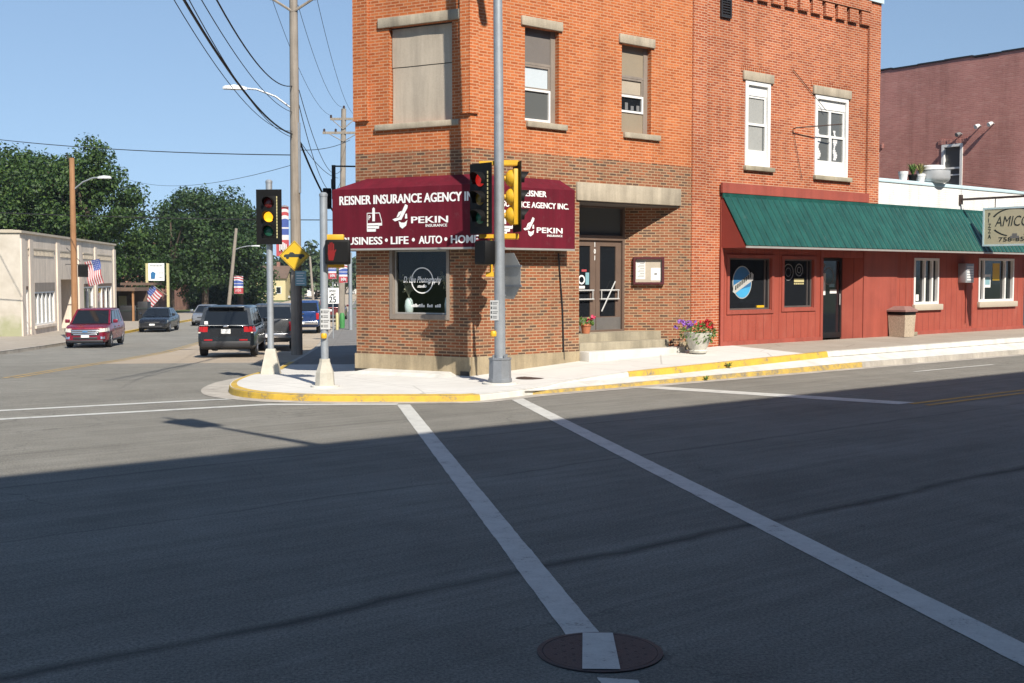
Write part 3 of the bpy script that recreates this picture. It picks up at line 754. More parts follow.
mb.build('plinth', 'plinth_stone', root)
mb = MB()
mb.hexa([G(.25, .04, .1), G(2.6, .04, .1), G(2.75, .75, .09), G(.05, .75, .09), G(.45, .04, .20), G(2.4, .04, .20), G(2.35, .50, .19), G(.45, .50, .19)])
mb.build('ramp', 'pale_concrete', root)
slab(G, 2.50, 2.80, .035, .048, .10, .19, 'vent', 'black_metal', root); slab(G, .02, .22, .035, .052, .11, .22, 'vent', 'black_metal', root)
# boarded window on the cut-off corner
w = slab(G, .36, 1.98, -.16, -.135, 5.2, 7.17, 'window', 'dark_sash', root)
bmx = MB()
for z0, z1, o_ in ((5.24, 6.36, 0), (6.375, 7.14, .012)):
    n = 10; vs = []; fs_ = []
    for j in range(7):
        for i in range(n+1):
            s = .44+1.46*i/n; z = z0+(z1-z0)*j/6
            vs.append(G(s, -.115+o_+.012*math.sin(3*s+z*2.1)*math.sin(2.2*z)+.006*math.sin(7*s), z))
    for j in range(6):
        for i in range(n): fs_.append((j*(n+1)+i, j*(n+1)+i+1, (j+1)*(n+1)+i+1, (j+1)*(n+1)+i))
    bmx.mesh(vs, fs_, None, True)
o = bmx.build('board', 'boarding', w); o['label'] = 'tan sheet boarding that closes the window'
slab(G, .21, 2.17, -.02, .05, 7.172, 7.37, 'lintel', 'limestone', root, .012)
slab(G, .24, 2.25, -.02, .07, 5.10, 5.218, 'sill', 'limestone', root, .012)

def old_sash(a, b_, c, d, panel, pz, mid, low, upper_mat, lower_mat, botpanel):
    w = MB(); fw = .055
    w.box(a, a+.045, -.19, -.12, c, d, 'window_grey', F); w.box(b_-.13, b_, -.19, -.12, c, d, 'window_grey', F)
    w.box(a+.045, b_-.13, -.19, -.13, pz-.05, pz, 'window_grey', F)
    w = w.build('window', 'window_grey', root)
    slab(F, a+.045, b_-.13, -.19, -.14, pz, d, 'panel', panel, w)
    f = MB(); rect_frame(f, F, a+.05, b_-.135, mid-.03, pz-.05, .045, -.185, -.135); f.build('frame', 'window_grey', w)
    slab(F, a+.09, b_-.18, -.18, -.165, mid+.01, pz-.09, 'pane', upper_mat, w)
    f = MB(); rect_frame(f, F, a+.05, b_-.135, low, mid-.02, .045, -.17, -.115); f.build('frame', 'white_paint', w)
    slab(F, a+.09, b_-.18, -.165, -.15, low+.04, mid-.06, 'pane', lower_mat, w)
    if botpanel: slab(F, a+.045, b_-.13, -.19, -.14, c, low, 'panel', panel, w)
    return w
old_sash(1.40, 2.33, 5.29, 7.21, 'grey_panel', 6.52, 6.0, 5.32, 'blind_white', 'glass_screen', False)
w = old_sash(4.17, 5.10, 5.28, 7.20, 'tan_panel', 6.55, 6.14, 5.74, 'blind_tan', 'glass_dark', True)
mb = MB(); 
for s, h in ((4.42, .16), (4.6, .1), (4.78, .12)): mb.box(s, s+.09, -.148, -.144, 5.80, 5.80+h, None, F)
mb.build('sticker', 'ink_grey', w)
slab(F, 1.29, 2.41, -.02, .05, 7.212, 7.40, 'lintel', 'limestone', root, .012); slab(F, 1.43, 2.53, -.19, .07, 5.17, 5.288, 'sill', 'limestone', root, .012)
slab(F, 4.07, 5.18, -.02, .05, 7.202, 7.40, 'lintel', 'limestone', root, .012); slab(F, 4.22, 5.36, -.19, .07, 5.16, 5.278, 'sill', 'limestone', root, .012)

# shop window under the awning, with a real dark room behind it
w = MB(); rect_frame(w, G, .49, 1.93, 1.24, 2.72, .07, -.14, .02, None, .10); w = w.build('window', 'window_grey', root)
f = MB(); rect_frame(f, G, .565, 1.855, 1.345, 2.645, .03, -.13, -.07); f.build('frame', 'aluminium_trim', w)
pm = MB(); pm.poly([G(1.825, -.10, 1.375), G(.595, -.10, 1.375), G(.595, -.10, 2.615), G(1.825, -.10, 2.615)]); pane = pm.build('pane', 'glass_clear', w)
rm = MB(); rm.box(.2, 2.3, -1.9, -.165, 1.10, 2.9, None, G)
rm.f = [f_ for f_ in rm.f]; rm = MB()
rm.poly([G(.2, -1.9, 1.2), G(2.3, -1.9, 1.2), G(2.3, -1.9, 2.9), G(.2, -1.9, 2.9)]); rm.poly([G(.2, -1.9, 1.2), G(.2, -.165, 1.2), G(.2, -.165, 2.9), G(.2, -1.9, 2.9)])
rm.poly([G(2.3, -1.9, 1.2), G(2.3, -.165, 1.2), G(2.3, -.165, 2.9), G(2.3, -1.9, 2.9)]); rm.poly([G(.2, -1.9, 2.9), G(2.3, -1.9, 2.9), G(2.3, -.165, 2.9), G(.2, -.165, 2.9)])
rm.build('room', 'interior_dark', root)
rm = MB(); rm.box(.2, 2.3, -1.9, -.15, 1.25, 1.335, None, G); rm.build('display_shelf', 'tan_panel', root)
slab(G, .85, 1.25, -1.89, -1.85, 2.15, 2.75, 'wall_panel', 'interior_wood', root)
cr = MB(); n = 40; cs, cz, r0, r1 = 1.205, 2.03, .245, .268
for i in range(n):
    a0, a1 = 2*math.pi*i/n, 2*math.pi*(i+1)/n
    cr.poly([G(cs+math.cos(a)*r_, -.097, cz+math.sin(a)*r_) for a, r_ in ((a0, r0), (a1, r0), (a1, r1), (a0, r1))])
cr.build('lettering', 'letter_white', pane)
GR = -B       # reading direction on the cut-off corner
text('D. Lee Photography', .175, G(1.66, -.096, 1.99), GR, (0, 0, 1), 'letter_white', 'lettering', pane, .62, .012, shear=.35, width=.92)
text('studio', .09, G(1.32, -.096, 1.885), GR, (0, 0, 1), 'letter_white', 'lettering', pane, .8, .03, shear=.35, width=.22)
lt = MB()
for i in range(15):
    s = 1.47-.048*i
    if i in (7, 11): continue
    lt.box(s-.034, s, -.098, -.0955, 1.485, 1.53+.012*(i % 3), None, G)
lt.build('lettering', 'letter_white', pane)

# entry: doors, transom, frame
fr_m = MB(); rect_frame(fr_m, F, 3.36, 5.09, .83, 3.73, .07, -.93, -.80); fr_m.box(3.43, 5.02, -.93, -.80, 2.93, 3.04, None, F); fr_m.build('door_frame', 'door_brown', root)
slab(F, 3.43, 5.02, -.90, -.885, 3.04, 3.66, 'pane', 'glass_screen', root)
for a, b_ in ((3.435, 4.215), (4.225, 5.015)):
    dm = MB(); dm.box(a, a+.125, -.9, -.85, .88, 2.925, None, F); dm.box(b_-.17, b_, -.9, -.85, .88, 2.925, None, F)
    dm.box(a+.125, b_-.17, -.9, -.85, 2.80, 2.925, None, F); dm.box(a+.125, b_-.17, -.9, -.85, .88, 1.20, None, F)
    d_ = dm.build('door', 'door_brown', root)
    slab(F, a+.125, b_-.17, -.885, -.872, 1.20, 2.80, 'pane', 'glass_dark', d_)
    slab(F, a+.01, b_-.01, -.851, -.842, .89, 1.18, 'kick_plate', 'kick_plate', d_)
    h = MB()
    for z in (1.60, 1.80):
        h.tube([F(a+.10, -.80, z), F(b_-.10, -.80, z)], .018, 8)
    for s in (a+.13, b_-.13): h.tube([F(s, -.80, 1.6), F(s, -.80, 1.80)], .014, 6); h.tube([F(s, -.86, 1.6), F(s, -.80, 1.6)], .014, 6); h.tube([F(s, -.86, 1.80), F(s, -.80, 1.80)], .014, 6)
    if a > 4: h.tube([F(a+.12, -.785, 1.32), F(b_-.24, -.785, 2.0)], .016, 6)
    h.build('push_bar', 'steel_bar', d_)
    if a < 4:
        text('1\n0\n1', .15, F(4.155, -.846, 2.78), A, (0, 0, 1), 'letter_white', 'number', d_, .8, .02)
        for q_, mt in (((3.80, 3.95, -.870, -.868, 2.22, 2.27), 'flag_red'), ((3.92, 4.03, -.870, -.868, 1.93, 2.2), 'sign_blue_pale'), ((3.72, 3.9, -.870, -.868, 1.84, 1.9), 'paper')): slab(F, *q_, 'sticker', mt, d_)
        cr = MB()
        for i in range(20):
            a0, a1 = 2*math.pi*i/20, 2*math.pi*(i+1)/20
            cr.poly([F(3.80+math.cos(q_)*r_, -.868, 2.04+math.sin(q_)*r_) for q_, r_ in ((a0, .07), (a1, .07), (a1, .105), (a0, .105))])
        cr.build('sticker', 'letter_white', d_)
st = MB()
st.hexa([F(2.95, -.27, .3), F(5.75, -.27, .3), F(5.07, -.86, .3), F(3.36, -.86, .3), F(2.98, -.27, .855), F(5.75, -.27, .855), F(5.07, -.86, .855), F(3.36, -.86, .855)])
st.box(2.93, 5.70, -.27, .03, .2, .675, None, F, .012); st.build('steps', 'step_concrete', root)
slab(F, 2.90, 5.92, .032, .34, .1, .505, 'step', 'pale_concrete', root, .02)
slab(F, 2.82, 6.06, -.86, .05, 3.732, 4.12, 'entry_lintel', 'limestone', root, .012)
slab(F, 2.9, 6.05, -.86, -.02, 3.70, 3.731, 'soffit', 'grey_panel', root)
mb = MB(); mb.tube([F(2.30, .03, 2.6), F(2.42, .03, 1.4), F(2.46, .03, .35)], .017, 6); mb.build('downpipe', 'black_metal', root)

# ------------------------------------------------------------------ maroon awning
aw = thing('awning', 'maroon box awning with white insurance lettering wrapped round the brick corner', 'awning', G(.1, .2, 0))
dpt = .35; zb, zf, zt = 2.68, 3.90, 4.13
fl = [W(2.2, 0, 0), G(2.78, 0, 0), G(0, 0, 0), F(2.47, 0, 0)]           # wall line
def off_corner(p, d1, d2, dep):          # mitre of two offset walls
    n1, n2 = d1, d2; k = dep/(1+n1.dot(n2)); return p+(n1+n2)*k
WQ = -DQ
fo = [W(2.2, 0, 0)+WQ*.46, G(3.12, dpt, 0), off_corner(G(0, 0, 0), BN, N, dpt), F(2.47, dpt, 0)]
ft = [p.copy() for p in fl]; ft[3] = F(2.36, 0, 0); ft[1] = G(2.50, 0, 0)
up = lambda p, z: Vector((p.x, p.y, z))
cv = MB()
for i in range(3):
    m_ = 12
    for k in range(m_):
        a, b_ = fo[i].lerp(fo[i+1], k/m_), fo[i].lerp(fo[i+1], (k+1)/m_); c, d = ft[i].lerp(ft[i+1], k/m_), ft[i].lerp(ft[i+1], (k+1)/m_)
        cv.poly([up(a, zb), up(b_, zb), up(b_, zf), up(a, zf)])
        cv.poly([up(a, zf), up(b_, zf), up(d, zt), up(c, zt)])
cv.poly([up(fl[3], zb), up(fo[3], zb), up(fo[3], zf), up(ft[3], zt), up(fl[3], zt-.1)])
cv.poly([up(fl[0], zb), up(fo[0], zb), up(fo[0], zf), up(ft[0], zt)])
canopy = cv.build('canopy', 'maroon_canvas', aw)
tr = MB()
for i in range(3):
    a, b_ = fo[i], fo[i+1]; t = (b_-a).normalized(); nn = Vector((t.y, -t.x, 0))
    inn = (fl[i]+fl[i+1])/2-(a+b_)/2
    if nn.dot(inn) > 0: nn = -nn
    e = nn*.006; k = -nn*.03
    tr.hexa([up(a+e, zb-.035), up(b_+e, zb-.035), up(b_+k, zb-.035), up(a+k, zb-.035), up(a+e, zb+.004), up(b_+e, zb+.004), up(b_+k, zb+.004), up(a+k, zb+.004)])
tr.build('frame', 'aluminium_trim', aw)
gz = dpt+.004
text('REISNER INSURANCE AGENCY INC.', .255, G(2.93, gz, 3.585), GR, (0, 0, 1), 'letter_white', 'lettering', aw, 1, .04, width=3.40)
for body, s, wd in (('BUSINESS', 2.86, .99), ('LIFE', 1.66, .42), ('AUTO', .99, .54), ('HOME', .24, .62)):
    text(body, .215, G(s, gz, 2.765), GR, (0, 0, 1), 'letter_white', 'lettering', aw, 1, .04, width=wd)
for s in (1.77, 1.12, .36):
    dt = MB(); dt.poly([G(s+.036*math.cos(a), gz+.001, 2.845+.036*math.sin(a)) for a in [2*math.pi*i/14 for i in range(14)]])
    dt.build('lettering', 'letter_white', aw)
def logo_page(fr, s0, z0, k, sign=-1):
    """stepped page emblem: outlined slanted sheet with a pillar and three text bars"""
    mb = MB()
    def P(x, z, d=.004): return fr(s0+sign*x*k, dpt+d, z0+z*k)
    def pl(pts, d=.004): mb.poly([P(x, z, d) for x, z in pts])
    th = .035
    def line(a, b_):
        a, b_ = Vector((*a, 0)), Vector((*b_, 0)); t = (b_-a).normalized(); n_ = Vector((-t.y, t.x, 0))*th/2
        pl([(v.x, v.y) for v in (a-n_-t*th*.4, b_-n_+t*th*.4, b_+n_+t*th*.4, a+n_-t*th*.4)])
    ol = [(0, 0), (0, .80), (.22, .80), (.66, .80), (.78, .42), (.78, .26), (.62, .26), (.62, .13), (.45, .13), (.45, 0), (0, 0)]
    for a, b_ in zip(ol, ol[1:]): line(a, b_)
    pl([(.28, .44), (.42, .44), (.42, 1.0), (.35, 1.06), (.28, 1.0)], .006)
    pl([(.02, .26), (.76, .26), (.76, .36), (.02, .36)], .005); pl([(.02, .13), (.60, .13), (.60, .235), (.02, .235)], .005); pl([(.02, .02), (.43, .02), (.43, .105), (.02, .105)], .005)
    mb.build('emblem', 'letter_white', aw)
    text('P', .30*k, fr(s0+sign*.08*k, dpt+.006, z0+.50*k), GR if fr is G else A, (0, 0, 1), 'letter_white', 'lettering', aw, .8, .02)
def logo_feather(fr, s0, z0, k, sign=-1):
    """generic shield with two long feathers"""
    mb = MB()
    def pl(pts, d=.004): mb.poly([fr(s0+sign*x*k, dpt+d, z0+z*k) for x, z in pts])
    pl([(.0, .38), (.12, .30), (.38, .36), (.34, .46), (.12, .42)]); pl([(.30, .40), (.62, .98), (.74, .92), (.72, .82), (.42, .34)], .005)
    pl([(.30, .30), (.36, .08), (.48, 0), (.66, .12), (.72, .34), (.58, .24), (.44, .24)], .006); pl([(.20, .46), (.30, .66), (.46, .72), (.42, .62), (.30, .48)], .006); pl([(.60, .40), (.72, .40), (.70, .60), (.62, .58)], .006)
    mb.build('emblem', 'letter_white', aw)
logo_page(G, 2.24, 3.03, .46)
logo_feather(G, 1.62, 3.07, .50)
text('PEKIN', .185, G(1.17, gz, 3.175), GR, (0, 0, 1), 'letter_white', 'lettering', aw, 1, .035, width=.86)
text('INSURANCE', .075, G(.83, gz, 3.095), GR, (0, 0, 1), 'letter_white', 'lettering', aw, 1, .03, width=.50)
text('REISNER', .165, F(1.02, gz, 3.73), A, (0, 0, 1), 'letter_white', 'lettering', aw, 1, .038, width=.66)
text('INSURANCE AGENCY INC.', .165, F(.36, gz, 3.50), A, (0, 0, 1), 'letter_white', 'lettering', aw, 1, .038, width=1.93)
logo_page(F, .42, 2.95, .46, 1)
logo_feather(F, 1.06, 2.92, .40, 1)
text('PEKIN', .155, F(1.42, gz, 3.0), A, (0, 0, 1), 'letter_white', 'lettering', aw, 1, .035, width=.70)
text('INSURANCE', .062, F(1.70, gz, 2.925), A, (0, 0, 1), 'letter_white', 'lettering', aw, 1, .03, width=.42)

# things in the shop window
def vase(s, n, h, lab):
    t = thing('vase', lab, 'vase', G(s, n, 1.336), 0, 'white vases in the shop window')
    b_ = MB(Matrix.Translation(G(s, n, 1.336))); b_.lathe((0, 0, 0), [(.05, 0), (.085, .05), (.095, h*.5), (.075, h*.85), (.045, h*.95), (.05, h)], 16); b_.build('body', 'vase_white', t)
    fl_ = MB()
    for i in range(46):
        a = rnd.uniform(0, 6.28); e = rnd.uniform(.1, .9); L = rnd.uniform(.15, .42)
        p0 = G(s, n, 1.336+h); p1 = p0+Vector((math.cos(a)*e*L*.6, math.sin(a)*e*L*.35, L))
        fl_.tube([p0, p1], .003, 3, None, False)
        for k in range(5):
            c = p1+Vector((rnd.gauss(0, .03), rnd.gauss(0, .03), rnd.gauss(0, .03))); r_ = .022
            u = Vector((rnd.gauss(0, 1), rnd.gauss(0, 1), rnd.gauss(0, 1))).normalized(); v = u.orthogonal()
            fl_.poly([c-u*r_, c+v*r_, c+u*r_, c-v*r_])
    fl_.build('dried_flowers', 'dried_flower', t)
vase(1.66, -.30, .33, 'short white vase of dried flowers at the left end of the photography shop window')
vase(.70, -.32, .40, 'taller white vase of flowers at the right end of the photography shop window')

# glazed notice board on the splayed entry wall
S_ = F(6.07, 0, 0); T_ = F(5.07, -.85, 0); td = (T_-S_).normalized(); tn = Vector((-td.y, td.x, 0))
if tn.dot(Vector((0, -1, 0))) < 0: tn = -tn
def NB(t, n, z): return S_+td*t+tn*n+Vector((0, 0, z))
nb = thing('notice_board', 'maroon framed glazed notice board with papers on the brick entry wall', 'notice board', NB(.72, 0, 1.94))
f = MB(); rect_frame(f, NB, .36, 1.07, 1.93, 2.56, .05, .002, .10); f.build('frame', 'maroon_frame', nb)
slab(NB, .41, 1.02, .005, .03, 1.98, 2.51, 'board', 'cork', nb)
slab(NB, .79, 1.0, .031, .034, 2.05, 2.48, 'poster', 'paper', nb); slab(NB, .44, .66, .031, .034, 2.02, 2.31, 'poster', 'paper', nb)
pp = MB()
for i in range(9): pp.box(.81, .97-.03*(i % 3), .0342, .036, 2.10+.038*i, 2.112+.038*i, None, NB)
pp.box(.80, .99, .0342, .036, 2.43, 2.47, None, NB); pp.box(.52, .58, .0342, .036, 2.15, 2.19, None, NB)
pp.build('print', 'ink_grey', nb)

# ================================================================== MIDDLE BUILDING + RESTAURANT
mid = thing('brick_building', 'two storey brick building with corbelled cornice above the red shopfront', 'building', F(7, 0, 0))
mb = MB(); mb.recalc = False; S0, S1 = 6.45, 13.95; T2 = 9.45
h3 = (8.38, 9.33, 4.78, 6.85, .14); h4 = (11.15, 12.58, 4.70, 6.78, .14)
wall_grid(mb, F, S0, S1, .2, T2, [h3, h4, (7.52, S1, .2, 4.02, 0)], -.03, lambda z: 'brick_mid')
mb.box(S0, 6.92, -.03, .035, .2, T2, 'brick_mid', F); mb.box(13.42, S1, -.03, .04, 4.02, T2, 'brick_mid', F)
mb.box(6.92, 13.42, -.03, .085, 9.16, T2, 'brick_mid', F)
k = 7.2
while k < 13.3:
    mb.box(k, k+.38, -.03, .055, 8.80, 9.16, 'brick_mid', F); k += .53
for (a, b_, z) in ((8.22, 9.5, 7.04), (10.98, 12.8, 6.97)):
    for i in range(int((b_-a)/.075)):
        mb.box(a+i*.075, a+i*.075+.06, -.03, -.012, z+.01, z+.15+.02*math.sin(i*.7), 'brick_mid', F)
mb.poly([F(S1, -.03, .2), F(S1, -14, .2), F(S1, -14, T2), F(S1, -.03, T2)], 'brick_brown')
mb.poly([F(S0, -14, .2), F(S1, -14, .2), F(S1, -14, T2), F(S0, -14, T2)], 'brick_brown'); mb.poly([F(S0, -.03, T2), F(S0, -14, T2), F(S0, -14, .2), F(S0, -.03, .2)], 'brick_brown')
mb.build('wall', 'brick_mid', mid)
mb = MB(); mb.box(S0, S1, -14, -.03, T2-.35, T2-.25, None, F); mb.build('roof', 'roof_grey', mid)
mb = MB(); mb.box(S0+.05, S1+.03, -.3, .10, T2+.002, T2+.14, None, F); o = mb.build('coping', 'sign_border', mid)
def white_window(h, n0, lites, lint):
    a, b_, c, d, dep = h
    w = MB(); rect_frame(w, F, a, b_, c+.02, d, .10, -.12, .0, None, .03); w = w.build('window', 'white_paint', mid)
    slab(F, a+.10, b_-.10, -.11, -.06, d-.34, d-.10, 'panel', 'white_paint', w)
    slab(F, a+.10, b_-.10, -.11, -.04, c+.05, c+.36, 'panel', 'white_paint', w)
    lo, hi = c+.36, d-.34; midz = (lo+hi)/2; wd = (b_-a-.2)/lites
    for k in range(lites):
        x0 = a+.10+k*wd
        f = MB(); rect_frame(f, F, x0, x0+wd, lo, midz+.02, .055, -.10, -.05); rect_frame(f, F, x0, x0+wd, midz-.02, hi, .05, -.12, -.075); f.build('frame', 'white_paint', w)
        slab(F, x0+.05, x0+wd-.05, -.115, -.105, midz, hi-.04, 'pane', 'glass_screen', w)
        slab(F, x0+.05, x0+wd-.05, -.099, -.085, lo+.05, midz, 'pane', 'glass_screen', w)
        if lites == 1: slab(F, x0+.06, x0+wd-.08, -.1045, -.100, midz+.04, hi-.05, 'blind', 'blind_grey', w); slab(F, x0+.06, x0+wd-.12, -.0845, -.082, lo+.06, midz-.03, 'blind', 'blind_grey', w)
        else:
            cu = MB()
            for i in range(14):
                zz = lo+.1+i*.055; cu.box(x0+.08+.02*math.sin(i*1.3)+.1*k, x0+.2+.05*math.sin(i*.9)+.1*k, -.0848, -.083, zz, zz+.05, None, F)
            cu.build('curtain', 'pot_white', w)
    slab(F, a-.10, b_+.10, -.05, .03, d+.002, d+.22, 'lintel', 'limestone', mid, .012)
    slab(F, a-.04, b_+.14, -.12, .06, c-.09, c+.02, 'sill', 'step_concrete', mid, .01)
white_window(h3, 0, 1, 0); white_window(h4, 0, 2, 0)
v = MB(); rect_frame(v, F, 7.43, 7.80, 8.22, 8.66, .04, -.03, .03)
for i in range(6): v.box(7.47, 7.76, -.02, .015, 8.27+i*.06, 8.30+i*.06, None, F)
v.build('vent', 'dark_trim', mid)
sb = MB(); sb.tube([F(10.22, .0, 5.82), F(10.22, .12, 5.84)], .014, 6); sb.tube([F(10.22, .01, 5.80), F(10.62, .01, 4.55)], .007, 5); sb.tube([F(10.22, .10, 5.84), F(11.7, .42, 6.02)], .015, 6)
o = sb.build('bracket', 'rusty_iron', mid); o['label'] = 'rusty iron bar bracket beside the double window'
cb = MB(); cb.tube([F(10.2, .0, 7.3), F(11.6, .0, 6.4)], .008, 4); cb.build('cable', 'wire_black', mid)

def red_front(rt, s0, s1, holes, n=0.0):
    mb = MB(); mb.recalc = False
    wall_grid(mb, F, s0, s1, .36, 4.02, holes, n, None); return mb
# red shopfront under the brick upper storey
H1 = (7.81, 9.39, 1.30, 2.56, .10); H2 = (9.91, 11.11, 1.33, 2.55, .10); HD = (11.5, 13.32, .36, 2.62, 0)
mb = MB(); mb.recalc = False
wall_grid(mb, F, 7.5, 13.95, .40, 4.02, [H1, H2, HD], .02, None)
mb.poly([F(7.5, .02, .4), F(7.5, -.05, .4), F(7.5, -.05, 4.02), F(7.5, .02, 4.02)])
mb.poly([F(13.32, .02, .36), F(12.94, -.40, .36), F(12.94, -.40, 2.62), F(13.32, .02, 2.62)])
mb.poly([F(11.5, .02, .36), F(11.95, -.40, .36), F(11.95, -.40, 2.62), F(11.5, .02, 2.62)])
mb.poly([F(11.5, .02, 2.62), F(13.32, .02, 2.62), F(12.94, -.4, 2.62), F(11.95, -.4, 2.62)])
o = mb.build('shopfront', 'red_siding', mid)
tm = MB(); tm.box(7.48, 11.52, .02, .05, .42, .55, None, F); tm.box(11.42, 11.52, .02, .045, .55, 2.80, None, F); tm.box(13.32, 13.46, .02, .05, .42, 2.80, None, F); tm.box(7.48, 7.58, .02, .045, .55, 2.80, None, F)
tm.build('trim', 'red_trim', mid)
mb = MB(); mb.box(7.46, 13.45, .02, .085, 4.10, 4.34, None, F); mb.build('fascia', 'red_trim', mid)
slab(F, 7.5, 11.5, -.02, .0, .3, .41, 'gap_shade_strip', 'black_metal', mid)  # black strip standing in for the shade in the gap under the boards
def shop_win(h, rt, nm='pane'):
    a, b_, c, d, dep = h
    f = MB(); rect_frame(f, F, a-.10, b_+.10, c-.10, d+.08, .085, .02, .05); w = f.build('window', 'red_trim', rt)
    f = MB(); rect_frame(f, F, a, b_, c, d, .04, -.075, -.03); f.box(b_-.17, b_-.14, -.075, -.04, c+.04, d-.04, None, F); f.build('frame', 'dark_sash', w)
    p = slab(F, a+.04, b_-.04, -.08, -.065, c+.04, d-.04, nm, 'glass_dark', w); return w, p
w1, p1 = shop_win(H1, mid); w2, p2 = shop_win(H2, mid)
slab(F, 8.93, 9.2, -.062, -.03, 1.345, 1.40, 'wood_block', 'sign_yellow', w1)
# oval beer sign in the first window
bs = thing('beer_sign', 'round blue beer sign with silver banner hung in the left red shop window', 'sign', F(8.35, -.05, 1.95))
def oval(mb, s, z, a, b_, n_, mat, rot=0, fr=F):
    mb.poly([fr(s+a*math.cos(t), n_, z+b_*math.sin(t)) for t in [2*math.pi*i/36 for i in range(36)]], mat)
mb = MB(); oval(mb, 8.38, 1.97, .36, .40, -.055, 'beer_silver'); oval(mb, 8.38, 1.97, .335, .375, -.052, 'beer_blue'); mb.build('disc', 'beer_blue', bs)
mb = MB(); pts = [(.335*math.cos(t), .375*math.sin(t)) for t in [R(a) for a in range(215, 346, 10)]]
mb.poly([F(8.38+x, -.049, 1.97+z) for x, z in pts]); mb.build('panel', 'beer_sky', bs)
mb = MB(); mb.poly([F(8.02, -.046, 1.74), F(8.10, -.046, 1.70), F(8.78, -.046, 2.02), F(8.80, -.046, 2.16), F(8.72, -.046, 2.22), F(8.40, -.046, 2.04), F(8.06, -.046, 1.90)]); bb = mb.build('banner', 'beer_silver', bs)
mb = MB()
for i in range(8): 
    s = 8.10+i*.078; z = 1.775+i*.042; mb.poly([F(s, -.044, z), F(s+.05, -.044, z+.022), F(s+.06, -.044, z+.13), F(s+.01, -.044, z+.11)])
mb.build('lettering', 'ink_dark', bb)
bs = thing('beer_signs', 'two faint ring signs above a yellow strip in the narrow red shop window', 'sign', F(10.4, -.05, 1.9))
mb = MB()
for cs, cz, r0, r1, mt in ((10.18, 2.22, .19, .215, 'ink_grey'), (10.18, 2.22, .10, .115, 'ink_grey'), (10.62, 2.28, .135, .165, 'ink_grey'), (10.62, 2.28, .06, .085, 'ink_grey')):
    for i in range(30):
        a0, a1 = 2*math.pi*i/30, 2*math.pi*(i+1)/30
        mb.poly([F(cs+math.cos(q_)*r_, -.055, cz+math.sin(q_)*r_) for q_, r_ in ((a0, r0), (a1, r0), (a1, r1), (a0, r1))], mt)
mb.build('ring', 'ink_grey', bs)
mb = MB(); mb.box(10.42, 10.83, -.058, -.053, 1.97, 2.06, None, F)
for i in range(5): mb.box(10.42+i*.085, 10.48+i*.085, -.058, -.053, 1.91, 1.95, None, F)
mb.build('strip', 'pale_post', bs)
bs.name = 'ring_signs'
# restaurant door in the recess
dm = MB(); rect_frame(dm, F, 11.97, 12.92, .47, 2.60, .07, -.42, -.37, None, .14); d_ = dm.build('door', 'black_metal', mid)
slab(F, 12.04, 12.85, -.41, -.395, .61, 2.53, 'pane', 'glass_dark', d_)
for q_, mt in (((12.02, 12.22, -.394, -.392, 1.62, 2.2), 'paper'), ((12.38, 12.62, -.394, -.392, 1.83, 1.92), 'sign_blue_pale'), ((12.42, 12.72, -.394, -.392, 1.66, 1.76), 'paper'), ((12.05, 12.2, -.394, -.392, 2.36, 2.46), 'ink_grey')): slab(F, *q_, 'sticker', mt, d_)
mb = MB()
for i in range(26):
    a0, a1 = 2*math.pi*i/26, 2*math.pi*(i+1)/26
    mb.poly([F(12.36+math.cos(q_)*r_, -.392, 2.12+math.sin(q_)*r_*1.05) for q_, r_ in ((a0, .20), (a1, .20), (a1, .225), (a0, .225))])
mb.build('sticker', 'ink_grey', d_)
mb = MB(); mb.tube([F(12.80, -.34, 1.35), F(12.80, -.34, 1.65)], .014, 6); mb.build('handle', 'steel_bar', d_)

# single-storey restaurant to the right
res = thing('restaurant_building', 'single storey red boarded restaurant with white brick parapet and two white windows', 'building', F(18, 0, 0))
E1 = 22.12
W5 = (15.82, 17.12, 1.32, 2.64, .12); W6 = (19.35, 21.46, 1.35, 2.67, .12)
mb = MB(); mb.recalc = False
wall_grid(mb, F, 13.95, E1, .36, 4.0, [W5, W6], .0, None, (), None)
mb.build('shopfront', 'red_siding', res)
mb = MB(); mb.box(13.46, 14.95, .0, .03, .42, 2.80, None, F); mb.box(14.95, E1, .0, .03, .42, .56, None, F); mb.build('trim', 'red_trim', res)
mb = MB(); mb.recalc = False; wall_grid(mb, F, 13.95, E1+.2, 3.9, 4.70, [], .0, None)
mb.poly([F(13.95, -.32, 4.45), F(E1+.2, -.32, 4.45), F(E1+.2, -.32, 4.70), F(13.95, -.32, 4.70)])
mb.build('parapet', 'brick_white', res)
mb = MB(); mb.box(13.96, E1+.2, -.34, .03, 4.702, 4.80, None, F, .01); mb.build('coping', 'sign_border', res)
mb = MB(); mb.box(13.95, E1+.2, -14, -.32, 4.35, 4.46, None, F); mb.build('roof', 'roof_grey', res)
for (a, b_, c, d, dep), cuts in ((W5, (.45, .75)), (W6, (.16, .76))):
    f = MB(); rect_frame(f, F, a, b_, c, d, .07, -.10, .02)
    for q_ in cuts:
        s = a+(b_-a)*q_; f.box(s-.035, s+.035, -.09, .0, c+.07, d-.07, None, F)
    w = f.build('window', 'white_paint', res)
    slab(F, a+.07, b_-.07, -.085, -.07, c+.07, d-.07, 'pane', 'glass_dark', w)
    slab(F, a-.05, b_+.14, -.02, .09, c-.17, c-.002, 'sill', 'stucco_cream', w, .01)
    if a > 18:
        slab(F, 19.82, 20.18, -.069, -.066, 1.78, 2.18, 'poster', 'paper', w); slab(F, 19.86, 20.14, -.0655, -.064, 1.86, 2.1, 'poster', 'sign_blue_pale', w)
        o = slab(F, 20.30, 20.72, -.069, -.066, 2.0, 2.52, 'poster', 'sign_yellow', w); o['label'] = 'yellow poster in the window'
    else:
        slab(F, 16.05, 16.2, -.069, -.066, 1.42, 1.6, 'ornament', 'paper', w)
